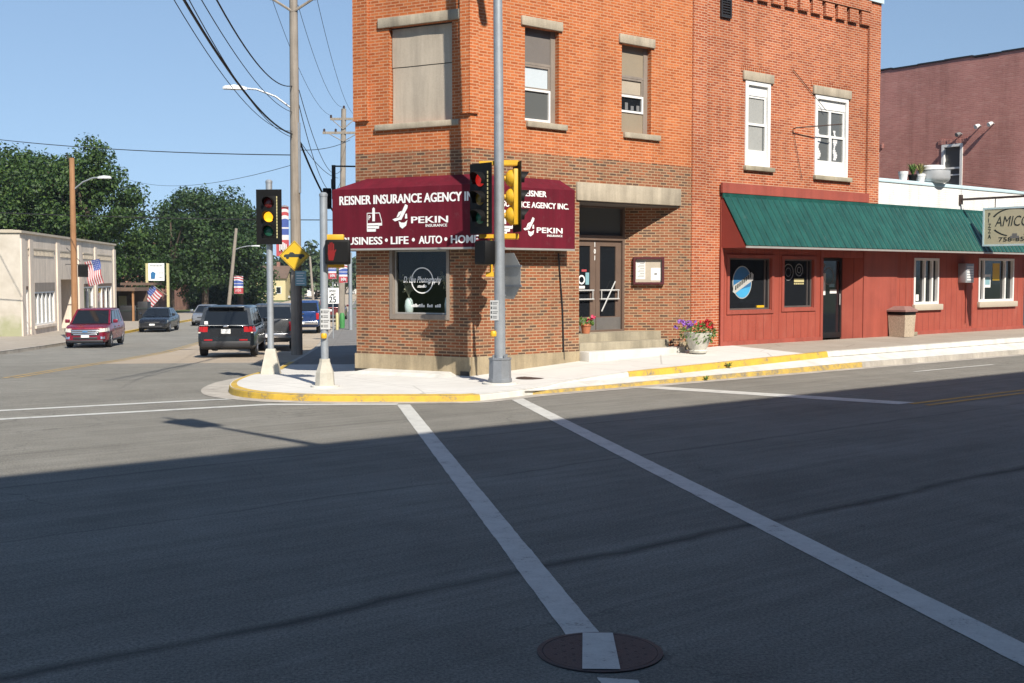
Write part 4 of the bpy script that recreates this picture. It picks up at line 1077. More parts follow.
mbx = thing('meter_box', 'grey metal meter box fixed to the red boards between two white windows', 'box', F(18.4, 0, 1.9))
mb = MB(); mb.box(18.17, 18.62, .002, .26, 1.93, 2.50, None, F, .015); mb.build('cabinet', 'galvanised', mbx)
pm = MB()
for i in range(6): pm.box(18.22, 18.57, .26, .264, 2.0+i*.075, 2.045+i*.075, None, F)
pm.build('panel', 'pot_white', mbx)
mb = MB(); mb.tube([F(18.62, .03, 1.93), F(18.62, .03, .72)], .02, 6); mb.build('conduit', 'red_trim', mbx)
# ------------------------------------------------------------------ green ribbed awning
ga = thing('metal_awning', 'long green ribbed metal awning over the red shopfront', 'awning', F(14.5, .4, 2.8))
mb = MB(); a0, a1 = 7.5, 22.0; zt_, zb_, dp = 4.03, 2.84, .79
def slope(s, k, h=0): 
    nrm = Vector((0, 0, 1))*dp/1.42 + N*(zt_-zb_)/1.42
    return F(s, .06+(dp-.06)*k, zt_-(zt_-zb_)*k) + nrm*h
ns = int((a1-a0)/.228)
for i in range(ns):
    s = a0+i*(a1-a0)/ns; e = a0+(i+1)*(a1-a0)/ns
    q = [(s, 0), (s+.012, .022), (s+.034, .022), (s+.046, 0), (e, 0)]
    for (x0, h0), (x1, h1) in zip(q, q[1:]):
        mb.poly([slope(x0, 1, h0), slope(x1, 1, h1), slope(x1, 0, h1), slope(x0, 0, h0)])
mb.build('roof_sheet', 'green_metal', ga)
mb = MB(); mb.box(a0-.01, a1+.01, .045, .075, 3.98, 4.09, None, F); mb.build('flashing', 'green_metal', ga)
mb = MB(); mb.box(a0, a1, dp-.03, dp-.008, zb_-.06, zb_-.012, None, F); mb.build('drip_edge', 'aluminium_trim', ga)
mb = MB(); mb.poly([F(a0+.01, .03, zb_-.05), F(a0+.01, dp-.03, zb_-.05), F(a0+.01, dp-.03, zb_-.012), F(a0+.01, .03, zt_-.02)]); mb.build('end_panel', 'gable_board', ga); mb = MB(); mb.poly([F(a1-.01, .03, zb_-.05), F(a1-.01, dp-.03, zb_-.05), F(a1-.01, dp-.03, zb_-.012), F(a1-.01, .03, zt_-.02)])
mb.build('end_panel', 'gable_board', ga)
mb = MB(); mb.box(a0+.02, a1-.02, .06, dp-.035, zb_-.05, zb_-.03, None, F); mb.build('soffit', 'red_board', ga)

# hanging pizza sign
hs = thing('hanging_sign', 'cream pizza sign in a pale blue frame hung from an iron bar over the pavement', 'sign', F(18.2, 1.4, 2.98))
def HSn(n, t, z): return F(18.2+t, n, z)
mb = MB(); mb.box(.80, 2.58, -.05, .05, 3.03, 4.06, None, HSn); face = mb.build('panel', 'sign_cream', hs)
mb = MB(); rect_frame(mb, HSn, .76, 2.62, 2.99, 4.10, .05, -.06, .06); mb.build('frame', 'sign_border', hs)
mb = MB(); mb.box(0, 2.9, -.03, .03, 4.35, 4.41, None, HSn); mb.box(-.02, .06, -.07, .07, 4.24, 4.52, None, HSn)
for n_ in (1.1, 2.3): mb.tube([HSn(n_, 0, 4.08), HSn(n_, 0, 4.36)], .014, 6)
mb.tube([HSn(.1, 0, 4.9), HSn(2.4, 0, 4.41)], .008, 4); mb.build('bracket', 'rusty_iron', hs)
for i, ch in enumerate('PIZZA'): text(ch, .17, HSn(.93, -.053, 3.83-i*.155), N, (0, 0, 1), 'ink_dark', 'lettering', hs, .75, .02)
text('AMICO', .42, HSn(1.13, -.054, 3.55), N, (0, 0, 1), 'ink_dark', 'lettering', hs, 1, .0, shear=.25, width=1.02)
text('758-851', .17, HSn(1.25, -.053, 3.12), N, (0, 0, 1), 'ink_dark', 'lettering', hs, 1.2, .012, width=.86)
mb = MB()
for i in range(60):
    a0_, a1_ = 2*math.pi*i/60, 2*math.pi*(i+1)/60
    if -.45 < math.sin(a0_) < .45: continue
    if math.sin(a0_) < -.93: continue
    mb.poly([HSn(1.72+math.cos(q_)*r_*1.0, -.0525, 3.66+math.sin(q_)*r_*.58) for q_, r_ in ((a0_, .66), (a1_, .66), (a1_, .72), (a0_, .72))])
mb.build('oval', 'ink_dark', hs)
mb = MB(); mb.box(1.60, 1.86, -.056, -.0525, 3.20, 3.27, None, HSn); mb.box(1.66, 1.80, -.056, -.0525, 3.272, 3.34, None, HSn); mb.build('emblem', 'ink_grey', hs)

# brown brick building at the right edge
br = thing('brown_building', 'tall brown painted brick side wall rising behind the restaurant roof', 'building', F(23, 0, 0))
def SW(n, t, z): return F(22.3-t, n, z)
mb = MB(); mb.recalc = False
wall_grid(mb, SW, -22, .06, .3, 9.2, [(-3.04, -2.28, 5.04, 6.53, .14), (-6.2, -5.45, 5.04, 6.6, .14)], 0, None)
mb.poly([F(22.3, .06, .3), F(31, .06, .3), F(31, .06, 9.2), F(22.3, .06, 9.2)]); mb.poly([F(22.3, -22, .3), F(31, -22, .3), F(31, -22, 9.2), F(22.3, -22, 9.2)]); mb.poly([F(31, .06, .3), F(31, -22, .3), F(31, -22, 9.2), F(31, .06, 9.2)])
mb.poly([F(22.3, .06, 9.0), F(31, .06, 9.0), F(31, -22, 9.0), F(22.3, -22, 9.0)], 'roof_grey')
# ragged top courses
x = -22.0
while x < 0:
    l = rnd.uniform(.25, .9); hgt = rnd.choice((0, .07, .07, .13)); mb.box(x, min(x+l, .06), -.25, .0, 9.2, 9.2+.065+hgt*.6, None, lambda n, t, z: F(22.3-t*1.0-.0+.0, n, z)) ; x += l
mb.build('wall', 'brick_brown', br)
mb = MB()
for i in range(22): mb.box(-22+i, -21.0+i, -.30, .03, 9.31+.015*math.sin(i*2.1), 9.36+.015*math.sin(i*2.1), None, SW)
mb.build('coping', 'dark_trim', br)
for (a, b_, c, d) in ((-3.04, -2.28, 5.04, 6.53), (-6.2, -5.45, 5.04, 6.6)):
    f = MB(); rect_frame(f, SW, a, b_, c, d, .09, -.12, .03); f.box(a+.09, b_-.09, -.11, -.03, (c+d)/2-.08, (c+d)/2-.02, None, SW); f.box(a+.09, b_-.09, -.11, -.05, c+.45, c+.49, None, SW); w = f.build('window', 'white_paint', br)
    slab(SW, a+.09, b_-.09, -.11, -.09, c+.09, d-.09, 'pane', 'glass_screen', w); 
    l = MB()
    for i in range(13): l.box(a-.12+i*.08, a-.05+i*.08, -.02, .03+.01*math.sin(i*1.7), d+.01, d+.16+.02*math.sin(i*1.1), None, SW)
    l.build('lintel', 'brick_brown', w)
slab(F, 22.14, 22.6, .0, .10, .3, 2.8, 'pilaster', 'storefront_blue', br); slab(F, 22.29, 22.75, .0, .12, 4.0, 9.1, 'pilaster', 'brick_red_far', br)
for i, (n_, z) in enumerate(((-1.66, 7.03), (-1.21, 7.06), (-2.32, 6.83))):
    t = thing('wall_lamp', ('left of the two white floodlights high on the brown brick wall', 'right of the two white floodlights high on the brown brick wall', 'small dim lamp just above the white window on the brown brick wall')[i], 'lamp', SW(n_, .0, z), 0, 'lamps on the brown wall')
    mb = MB(); mb.tube([SW(n_, .0, z), SW(n_, .12, z+.01)], .02, 6); mb.build('arm', 'galvanised', t)
    mb = MB(); mb.tube([SW(n_, .10, z+.02), SW(n_-.02, .16, z-.0), SW(n_-.05, .26, z-.05)], [.035, .06, .075], 10); mb.build('lamp_head', 'white_paint' if i < 2 else 'ink_grey', t)
# pots along the parapet
def potplant(s, n_, z, r_, h, mat, lab, leaves, lm):
    t = thing('plant_pot', lab, 'flower pot', F(s, n_, z), 0, 'pots on the parapet')
    mb = MB(Matrix.Translation(F(s, n_, z))); mb.lathe((0, 0, 0), [(r_*.72, 0), (r_*.95, h*.7), (r_, h*.72), (r_, h), (r_*.88, h), (r_*.85, h*.85)], 16); mb.build('pot', mat, t)
    if leaves:
        lf = MB(); c = F(s, n_, z+h*.85)
        for i in range(leaves):
            a = rnd.uniform(0, 6.28); L = rnd.uniform(.15, .42); e = rnd.uniform(.15, .7)
            p1 = c+Vector((math.cos(a)*L*e*.6, math.sin(a)*L*e*.6, L*.7)); p2 = c+Vector((math.cos(a)*L*e*1.15, math.sin(a)*L*e*1.15, L*(1.05-.3*e))); sd = Vector((-math.sin(a), math.cos(a), 0))*.014
            lf.poly([c-sd, c+sd, p1+sd, p1-sd]); lf.poly([p1-sd, p1+sd, p2])
        lf.build('leaves', lm, t)
potplant(15.45, -.16, 4.802, .135, .26, 'pot_white', 'small white pot standing first on the parapet coping', 0, None)
potplant(15.95, -.17, 4.802, .13, .20, 'black_plastic', 'black pot with a short spiky plant on the parapet', 55, 'plant_green')
potplant(16.38, -.19, 4.802, .14, .24, 'pot_white', 'white pot with tall straw-green grass beside the big metal cooker', 75, 'plant_straw')
t = thing('stock_pot', 'large silver cooking pot with a lid on the parapet before the white window', 'pot', F(16.95, -.15, 4.802))
mb = MB(Matrix.Translation(F(16.98, -.15, 4.802))); mb.lathe((0, 0, 0), [(.30, 0), (.43, .06), (.47, .14), (.47, .36), (.49, .37)], 28); mb.build('body', 'silver_pot', t)
mb = MB(Matrix.Translation(F(16.90, -.15, 5.172))); mb.lathe((0, 0, 0), [(.34, 0), (.34, .10), (.30, .135), (.06, .15)], 24); mb.build('lid', 'pot_white', t)
mb = MB(); mb.tube([F(16.98-.50, -.15, 5.05), F(16.98-.58, -.15, 5.07), F(16.98-.58, -.15, 4.99), F(16.98-.5, -.15, 4.97)], .02, 6); mb.build('handle', 'silver_pot', t)

# litter bin, small block, planter, pot
t = thing('litter_bin', 'square pebble-faced litter bin with a brown domed lid against the red wall', 'bin', F(14.75, .32, .46))
Mb = Matrix.Translation(F(14.75, .32, .455)) @ Matrix.Rotation(math.pi/2-AZ, 4, 'Z')
mb = MB(Mb); mb.hexa([(-.235, -.235, 0), (.235, -.235, 0), (.235, .235, 0), (-.235, .235, 0), (-.265, -.265, .60), (.265, -.265, .60), (.265, .265, .60), (-.265, .265, .60)]); mb.build('body', 'aggregate', t)
mb = MB(Mb); mb.box(-.27, .27, -.27, .27, .602, .69, None, None, .015); mb.build('rim', 'black_plastic', t)
mb = MB(Mb); mb.hexa([(-.30, -.30, .692), (.30, -.30, .692), (.30, .30, .692), (-.30, .30, .692), (-.30, -.30, .74), (.30, -.30, .74), (.30, .30, .74), (-.30, .30, .74)])
mb.hexa([(-.30, -.30, .74), (.30, -.30, .74), (.30, .30, .74), (-.30, .30, .74), (-.16, -.16, .84), (.16, -.16, .84), (.16, .16, .84), (-.16, .16, .84)]); mb.build('lid', 'bin_lid', t)
o = MB(); o.box(15.15, 15.62, .05, .28, .46, .56, None, F, .01); o = o.build('concrete_block', 'step_concrete', None); tag(o, 'low concrete block on the pavement right of the litter bin', 'block')
def blooms(c, spread, n, mats, leaf_n, root_, hang=.0, zs=.2):
    lf = MB()
    for i in range(leaf_n):
        a = rnd.uniform(0, 6.28); r_ = spread*math.sqrt(rnd.random()); p = c+Vector((math.cos(a)*r_, math.sin(a)*r_, rnd.uniform(-hang, zs)*(1 if r_ < spread*.8 else .5)))
        u = Vector((rnd.gauss(0, 1), rnd.gauss(0, 1), rnd.gauss(.6, .6))).normalized(); v = u.orthogonal().normalized(); k = rnd.uniform(.022, .05); w_ = u.cross(v)
        lf.poly([p-v*k, p-w_*k*.5, p+v*k, p+w_*k*.5])
    lf.build('leaves', 'plant_green', root_)
    for mt, side, cnt in mats:
        fl_ = MB()
        for i in range(cnt):
            a = rnd.uniform(0, 6.28); r_ = spread*.8*math.sqrt(rnd.random()); p = c+Vector((math.cos(a)*r_*.7, math.sin(a)*r_*.7, zs*rnd.uniform(.45, 1.05)))+side
            for k in range(7):
                u = Vector((rnd.gauss(0, 1), rnd.gauss(0, 1), rnd.gauss(0, 1))).normalized(); v = u.orthogonal().normalized(); q = .03; w_ = u.cross(v); pp_ = p+Vector((rnd.gauss(0, .022), rnd.gauss(0, .022), rnd.gauss(0, .018)))
                fl_.poly([pp_-v*q, pp_-w_*q, pp_+v*q, pp_+w_*q])
        fl_.build('flowers', mt, root_)
pc = F(5.92, .72, .385)
t = thing('planter_urn', 'pale stone urn of purple petunias and red geraniums by the entry step', 'planter', pc)
mb = MB(Matrix.Translation(pc)); mb.lathe((0, 0, 0), [(.19, 0), (.21, .05), (.18, .08), (.24, .2), (.31, .38), (.33, .46), (.29, .46), (.27, .40)], 20); mb.build('urn', 'urn_stone', t)
blooms(pc+Vector((0, 0, .44)), .42, 1, [('petal_red', Vector((.14, 0, .02)), 20), ('petal_purple', Vector((-.30, -.06, .0)), 18)], 520, t, .22, .27)
pc = F(4.02, -.42, .857)
t = thing('flower_pot', 'terracotta pot of pink flowers on the landing by the brown doors', 'flower pot', pc)
pc = F(3.50, -.40, .857); t.location = pc
mb = MB(Matrix.Translation(pc)); mb.lathe((0, 0, 0), [(.08, 0), (.115, .17), (.13, .17), (.13, .22), (.115, .22), (.11, .19)], 18); mb.build('pot', 'terracotta', t)
blooms(pc+Vector((0, 0, .21)), .17, 1, [('petal_pink', Vector((.10, 0, .02)), 7)], 140, t, .04, .14)

def weed(s_, n_, z_, k, lab):
    c = F(s_, n_, z_); t = thing('weed', lab, 'weed', c); lf = MB()
    for i in range(26):
        a = rnd.uniform(0, 6.28); L = rnd.uniform(.05, .16)*k; p1 = c+Vector((math.cos(a)*L, math.sin(a)*L, rnd.uniform(.02, .12)*k)); sd = Vector((-math.sin(a), math.cos(a), 0))*.014*k
        m_ = c.lerp(p1, .55)+Vector((0, 0, .03*k)); lf.poly([c, m_-sd, p1, m_+sd])
    lf.build('leaves', 'plant_green', t)
weed(5.15, 2.27, .19, 1.0, 'small weed growing at the foot of the upper yellow kerb')
weed(.02+3.9, 2.72, .012, .8, 'tiny weed in the gutter below the lower worn yellow kerb')
# manhole cover, utility lid
t = thing('manhole_cover', 'round iron manhole cover with a white stripe painted across it', 'manhole cover', (.492, 6.505, .004))
mb = MB(Matrix.Translation((.492, 6.505, 0))); mb.lathe((0, 0, 0), [(.352, -.02), (.352, .009), (.325, .010), (.322, .006)], 48); mb.build('rim', 'manhole_iron', t)
mb = MB(Matrix.Translation((.492, 6.505, 0))); mb.lathe((0, 0, 0), [(.320, -.02), (.320, .009)], 48)
for i in range(-6, 7):
    for j in range(-6, 7):
        if (i*i+j*j) < 33 and (i+j) % 2 == 0: mb.box(i*.05-.009, i*.05+.009, j*.05-.009, j*.05+.009, .009, .0102)
mb.build('lid', 'manhole_iron', t)
mb = MB(); mb.poly([(.375, 6.192, .0135), (.578, 6.185, .0135), (.592, 6.830, .0135), (.415, 6.832, .0135)]); mb.build('paint_stripe', 'marking_white', t)
mb = MB(); 
t = thing('utility_cover', 'round dark utility lid set in the pale pavement right of the tall signal pole', 'cover', (.37, 22.75, .14))
mb = MB(Matrix.Translation((.37, 22.75, .142))); mb.lathe((0, 0, 0), [(.30, -.02), (.30, .012), (.28, .016)], 30); mb.build('lid', 'rusty_iron', t)

# ================================================================== SIGNALS AND POLES
def face(az):           # frame at pole: x right, -y front, turned so the front looks along compass angle az (from +Y, clockwise)
    return Matrix.Rotation(math.pi-az, 4, 'Z')
def arc_visor(mb, M, cz, r, L, mat):
    n = 14; vs = []; fs_ = []
    for k in range(n+1):
        a = R(-35)+R(250)*k/n
        for j, (y, rr) in enumerate(((0, r), (-L*(.45+.55*max(0, math.sin(a))), r*.97))): vs.append((rr*math.cos(a), y, cz+rr*math.sin(a)))
    for k in range(n): fs_.append((2*k, 2*k+1, 2*k+3, 2*k+2))
    m2 = MB(M); m2.mesh(vs, fs_, mat, True); return m2
def signal_head(root, M, lit, body='black_plastic', back=True, sz=.34, housing_back=None):
    """three-lens head; M places its centre, front along local -y"""
    h = sz*3; hb = sz*.5
    mb = MB(M); mb.box(-hb, hb, -.02, .10, -h/2, h/2, None, None, .02)
    for k in (-1, 0, 1):
        if housing_back: mb.lathe((0, 0, k*sz), [(hb*.95, .095), (hb*.86, .15), (hb*.55, .20), (.02, .215)], 16, None, True, 'y'); mb.lathe((hb*.2, 0, k*sz), [(.055, .19), (.05, .235), (.01, .245)], 10, None, True, 'y')
    hd = mb.build('signal_head', housing_back or body, root)
    if back:
        b_ = MB(M); w_ = hb+.125
        rect_frame(b_, lambda x, y, z: (x, y, z), -w_, w_, -h/2-.13, h/2+.13, .135, -.015, .0); b_.build('backplate', body, hd)
        rv = MB(M)
        for k in range(14): rv.box(hb+.015, hb+.035, -.024, -.015, -h/2+k*h/14, -h/2+k*h/14+.05)
        rv.build('edge_strip', 'pale_post', hd)
    for k, (nm, off) in enumerate((('red', 'lens_red_off'), ('amber', 'lens_amber_off'), ('green', 'lens_green_off'))):
        cz = (1-k)*sz
        l = MB(M); r_ = sz*.36; l.lathe((0, 0, cz), [(r_, -.02), (r_, -.03), (r_*.75, -.045), (r_*.35, -.055), (.005, -.057)], 20, None, True, 'y')
        mt = {'red': 'lamp_red', 'amber': 'lamp_amber'}.get(lit) if lit == nm else off
        lo = l.build('lens', mt, hd)
        if lit == nm: lo['label'] = 'lit %s lens' % nm
        v = arc_visor(mb, M @ Matrix.Translation((0, -.02, 0)), cz, r_*1.13, sz*.62, None)
        v.build('visor', 'black_plastic', hd)
    return hd
def ped_head(root, M, name='pedestrian_head', lit=True):
    mb = MB(M); mb.box(-.22, .22, -.12, .10, -.22, .22, None, None, .03); hd = mb.build(name, 'black_plastic', root)
    mb = MB(M); mb.box(-.18, .18, -.124, -.120, -.18, .18); mb.build('screen', 'black_plastic', hd)
    if lit:
        hm = MB(M)
        hm.poly([(-.155, -.127, -.15), (-.075, -.127, -.15), (-.045, -.127, -.04), (-.055, -.127, .03), (-.165, -.127, .03), (-.172, -.127, -.03)])
        for i, (x, l) in enumerate(((-.165, .10), (-.138, .135), (-.108, .14), (-.080, .115))): hm.poly([(x, -.127, .028), (x+.021, -.127, .028), (x+.021, -.127, .03+l), (x+.004, -.127, .035+l), (x, -.127, .03+l)])
        hm.poly([(-.05, -.127, -.03), (-.02, -.127, .035), (-.033, -.127, .05), (-.058, -.127, .01)])
        hm.build('hand_symbol', 'lamp_hand', hd)
    return hd
def ped_sign(root, M):
    mb = MB(M); mb.box(-.085, .085, -.004, .0, -.185, .185, None, None, 0); s_ = mb.build('instruction_sign', 'plate_grey', root)
    k = MB(M)
    for r_ in range(4):
        z = .13-r_*.085
        k.box(-.072, -.05, -.007, -.004, z-.024, z+.024, 'ink_dark'); k.box(-.035, .068-.02*(r_ % 2), -.007, -.004, z+.008, z+.022, 'ink_grey'); k.box(-.035, .05, -.007, -.004, z-.022, z-.006, 'ink_grey')
    k.build('print', 'ink_dark', s_)
def pedestal(root, p, w0, w1, h, mat, n=8):
    mb = MB(Matrix.Translation(p) @ Matrix.Rotation(R(22.5), 4, 'Z'))
    mb.lathe((0, 0, 0), [(w0, 0), (w0, .04), (w1*1.12, h*.72), (w1, h)] if n == 8 else [(w0, 0), (w0, h)], n, None, False)
    return mb.build('base', mat, root)
# --- tall steel pole with the two signals and the street light arm
pb = Vector((-.222, 21.82, .128))
t = thing('traffic_signal', 'tall galvanised signal pole with a lit red signal and a yellow-backed signal', 'traffic light', pb)
mb = MB(); mb.tube([pb+Vector((0, 0, .45)), pb+Vector((-.02, -.12, 5)), pb+Vector((-.06, -.29, 10.4))], [.103, .088, .07], 16)
for z in (1.35, 1.62, 2.5): mb.lathe(pb+Vector((0, 0, z)), [(.103, 0), (.106, .005), (.106, .02), (.103, .025)], 16)
pole = mb.build('pole', 'galvanised', t)
mb = MB(Matrix.Translation(pb) @ Matrix.Rotation(R(8), 4, 'Z')); mb.lathe((0, 0, 0), [(.225, .03), (.225, .09), (.21, .1), (.20, .44), (.215, .45), (.215, .48)], 8, None, False)
for k in range(4): mb.tube([(.15*math.cos(k*1.57+.5), .15*math.sin(k*1.57+.5), .48), (.15*math.cos(k*1.57+.5), .15*math.sin(k*1.57+.5), .54)], .02, 6)
mb.build('base', 'galvanised_dark', t)
mb = MB(); mb.lathe(pb+Vector((0, 0, -.02)), [(.33, 0), (.33, .045)], 24); mb.build('footing', 'pale_concrete', t)
al = pb+Vector((-.06, -.28, 10.2)); ad = (N*.85+Vector((.0, 0, .1)))
mb = MB(); mb.tube([al, al+N*.4+Vector((0, 0, .35)), al+N*1.0+Vector((0, 0, .55)), al+N*1.7+Vector((0, 0, .55))], .035, 8); arm = mb.build('light_arm', 'galvanised', t)
mb = MB(); mb.tube([al+N*1.6+Vector((0, 0, .55)), al+N*1.8+Vector((0, 0, .55)), al+N*2.3+Vector((0, 0, .5))], [.06, .13, .09], 10); mb.build('street_light', 'galvanised_dark', t)
azL = R(50.5+180); c1 = pb+Vector((-.34, -.20, 3.40)); M1 = Matrix.Translation(c1) @ Matrix.Rotation(-R(47), 4, 'Z')
hd = signal_head(t, M1, 'red'); hd['label'] = 'signal head with the red lens lit'
c2 = pb+Vector((.31, .02, 3.44)); M2 = Matrix.Translation(c2) @ Matrix.Rotation(R(104), 4, 'Z')
hd = signal_head(t, M2, None, housing_back='signal_yellow'); hd['label'] = 'yellow-backed signal head turned away to the right'
mb = MB()
for z in (2.72, 4.06):
    mb.box(pb.x-.38, pb.x+.35, pb.y-.06, pb.y+.03, pb.z+z-.035, pb.z+z+.035)
    mb.box(pb.x+.02, pb.x+.34, pb.y-.05, pb.y+.16, pb.z+z-.05, pb.z+z+.05)
mb.tube([pb+Vector((-.16, .0, 2.05)), pb+Vector((-.16, .0, 2.75))], .03, 8); mb.box(pb.x-.26, pb.x, pb.y-.04, pb.y+.04, pb.z+1.98, pb.z+2.06)
mb.build('bracket', 'signal_yellow', t)
ph = ped_head(t, Matrix.Translation(pb+Vector((-.27, -.06, 2.42))) @ Matrix.Rotation(-R(62), 4, 'Z'), lit=False)
ped_sign(t, Matrix.Translation(pb+Vector((-.10, -.10, 1.36))) @ Matrix.Rotation(-R(22), 4, 'Z'))
mb = MB(); mb.lathe(pb+Vector((-.12, -.07, .93)), [(.055, -.05), (.06, -.02), (.06, .02), (.04, .05)], 12); mb.build('push_button', 'signal_yellow', t)
# octagonal sign seen from behind, strapped to that pole
sg = thing('octagonal_sign', 'grey back of an octagonal road sign strapped to the tall signal pole', 'sign', pb+Vector((.2, .0, 1.5)))
Ms = Matrix.Translation(pb+Vector((.165, .13, 1.99))) @ Matrix.Rotation(R(180-60), 4, 'Z')
mb = MB(Ms); k = .46
oc = [(k*math.cos(R(22.5+45*i)), k*math.sin(R(22.5+45*i))) for i in range(8)]
mb.poly([(x, .0, z) for x, z in oc]); mb.poly([(x, -.004, z) for x, z in oc[::-1]], 'flag_red')
for (a, b_), (c, d) in zip(oc, oc[1:]+oc[:1]): mb.poly([(a, 0, b_), (c, 0, d), (c, -.004, d), (a, -.004, b_)])
mb.build('plate', 'sign_back', sg)
mb = MB(Ms); mb.box(-.48, .3, .004, .02, -.2, -.16); mb.box(-.48, .3, .004, .02, .16, .2); mb.build('strap', 'galvanised_dark', sg)

# --- signal with the lit amber lens
pb = Vector((-5.113, 24.963, .10)); pb.z = .095+g(pb.x, pb.y)*.7
t = thing('traffic_signal', 'traffic signal on a short pole with its amber lens lit at the kerb corner', 'traffic light', pb)
mb = MB(); mb.tube([pb+Vector((0, 0, .5)), pb+Vector((0, 0, 4.06))], .068, 14); mb.lathe(pb+Vector((0, 0, 4.06)), [(.075, 0), (.075, .04), (.04, .07)], 14); mb.build('pole', 'galvanised', t)
mb = MB(Matrix.Translation(pb) @ Matrix.Rotation(R(45+6), 4, 'Z')); mb.lathe((0, 0, 0), [(.29, 0), (.28, .05), (.15, .52), (.13, .57)], 4, None, False); mb.build('base', 'cast_base', t)
M1 = Matrix.Translation(pb+Vector((.03, -.16, 3.34))) @ Matrix.Rotation(R(-6), 4, 'Z')
signal_head(t, M1, 'amber', sz=.295)
# --- pole with the hand signal
pb = Vector((-3.385, 21.283, .125))
t = thing('pedestrian_signal', 'short galvanised pole with a red hand crossing signal in a black box', 'crossing signal', pb)
mb = MB(); mb.tube([pb+Vector((0, 0, .45)), pb+Vector((0, 0, 3.42))], .07, 14); mb.lathe(pb+Vector((0, 0, 3.42)), [(.078, 0), (.078, .04), (.05, .07)], 14); mb.build('pole', 'galvanised', t)
mb = MB(Matrix.Translation(pb) @ Matrix.Rotation(R(22.5), 4, 'Z')); mb.lathe((0, 0, 0), [(.185, .02), (.18, .05), (.165, .25), (.10, .44), (.095, .5)], 8, None, False); mb.build('base', 'cast_base', t)
mb = MB(); mb.lathe(pb+Vector((0, 0, -.015)), [(.26, 0), (.26, .035)], 24); mb.build('footing', 'pale_concrete', t)
ped_head(t, Matrix.Translation(pb+Vector((.27, -.10, 2.42))) @ Matrix.Rotation(R(4), 4, 'Z'))
mb = MB(); mb.box(pb.x+.02, pb.x+.36, pb.y-.02, pb.y+.10, pb.z+2.60, pb.z+2.74, None, None, .015); mb.box(pb.x+.02, pb.x+.36, pb.y-.02, pb.y+.10, pb.z+2.14, pb.z+2.24, None, None, .015); mb.box(pb.x+.06, pb.x+.30, pb.y+.0, pb.y+.08, pb.z+2.24, pb.z+2.6); mb.build('bracket', 'signal_yellow', t)
ped_sign(t, Matrix.Translation(pb+Vector((.03, -.08, 1.22))))
mb = MB(); mb.lathe(pb+Vector((0, -.08, .92)), [(.05, -.045), (.055, -.02), (.055, .02), (.04, .045)], 12); mb.build('push_button', 'signal_yellow', t)

# --- wooden utility poles, lamps, banners
def strips(mb, P, rows):
    for (x0, x1, z0, z1, mt) in rows: mb.poly([P(x0, z0), P(x1, z0), P(x1, z1), P(x0, z1)], mt)
def banner(loc, w, h, lab, side=-1, az=0.0):
    """street banner: striped top, blue panel, red foot"""
    t = thing('street_banner', lab, 'banner', loc, az, 'street banners on the poles')
    mb = MB(); n = 10; th = .006
    def col(u): return 'flag_white' if u > .97 else ('flag_red' if u > .90 else ('flag_white' if u > .84 else ('flag_red' if u > .77 else ('flag_white' if u > .70 else ('flag_blue' if u > .585 else ('flag_white' if u > .555 else ('flag_blue' if u > .43 else ('flag_white' if u > .33 else 'flag_red'))))))))
    rows = [0, .33, .43, .555, .585, .70, .77, .84, .90, .97, 1.0]
    for a, b_ in zip(rows, rows[1:]):
        for i in range(n):
            x0, x1 = w*i/n, w*(i+1)/n; wv = lambda x: .05*math.sin(x*9+1)*(1 if side else 1); sw = lambda x, u: (.06*h*math.sin(x/w*3.1+.6) if .68 < u < .99 else 0)
            mb.poly([(side*x0, wv(x0), h*a+sw(x0, a)), (side*x1, wv(x1), h*a+sw(x1, a)), (side*x1, wv(x1), h*b_+sw(x1, b_)), (side*x0, wv(x0), h*b_+sw(x0, b_))], col((a+b_)/2))
    mb.build('cloth', 'flag_white', t, True)
    mb = MB(); mb.tube([(.02, 0, h), (side*w, 0, h)], .015, 6); mb.tube([(.02, 0, 0), (side*w, 0, 0)], .015, 6); mb.build('rod', 'galvanised', t, True)
    mb = MB()
    for i in range(5): mb.box(side*w*(.2+.13*i)-.012, side*w*(.2+.13*i)+.03, -.075, -.06, h*(.10+.03*(i % 2)), h*(.24+.02*(i % 3)))
    mb.build('emblem', 'flag_white', t, True)
    return t
def cobra(root, p, dir_, L, rise, nm='street_light', head='skylight_lens', r_=.035, hl=.75):
    d = Vector(dir_).normalized(); mb = MB()
    mb.tube([p, p+d*L*.35+Vector((0, 0, rise*.62)), p+d*L*.75+Vector((0, 0, rise*.97)), p+d*L+Vector((0, 0, rise))], r_, 8); arm = mb.build('lamp_arm', 'galvanised', root)
    e = p+d*L+Vector((0, 0, rise)); sd = Vector((-d.y, d.x, 0)); mb = MB()
    vs = []
    prof = [(-.05, .05, .04), (.1, .10, .07), (hl*.5, .16, .09), (hl*.9, .13, .06), (hl, .05, .02)]
    for x, w_, hh_ in prof:
        c = e+d*x
        vs += [c-sd*w_-Vector((0, 0, .05)), c+sd*w_-Vector((0, 0, .05)), c+sd*w_*.7+Vector((0, 0, hh_)), c-sd*w_*.7+Vector((0, 0, hh_))]
    fs_ = []
    for i in range(len(prof)-1):
        for k in range(4): fs_.append((i*4+k, i*4+(k+1) % 4, i*4+4+(k+1) % 4, i*4+4+k))
    fs_ += [(0, 1, 2, 3), tuple(len(vs)-4+k for k in (3, 2, 1, 0))]
    mb.mesh(vs, fs_, None, True); mb.build('lamp_head', head, arm)
def utility_pole(p, top, r0, r1, mat, lab, lean=(0, 0)):
    t = thing('utility_pole', lab, 'pole', p)
    mb = MB(); n = 10
    mb.tube([p+Vector((lean[0]*i/n, lean[1]*i/n, (top-p.z)*i/n)) for i in range(n+1)], [r0+(r1-r0)*i/n for i in range(n+1)], 12); mb.build('pole', mat, t)
    return t
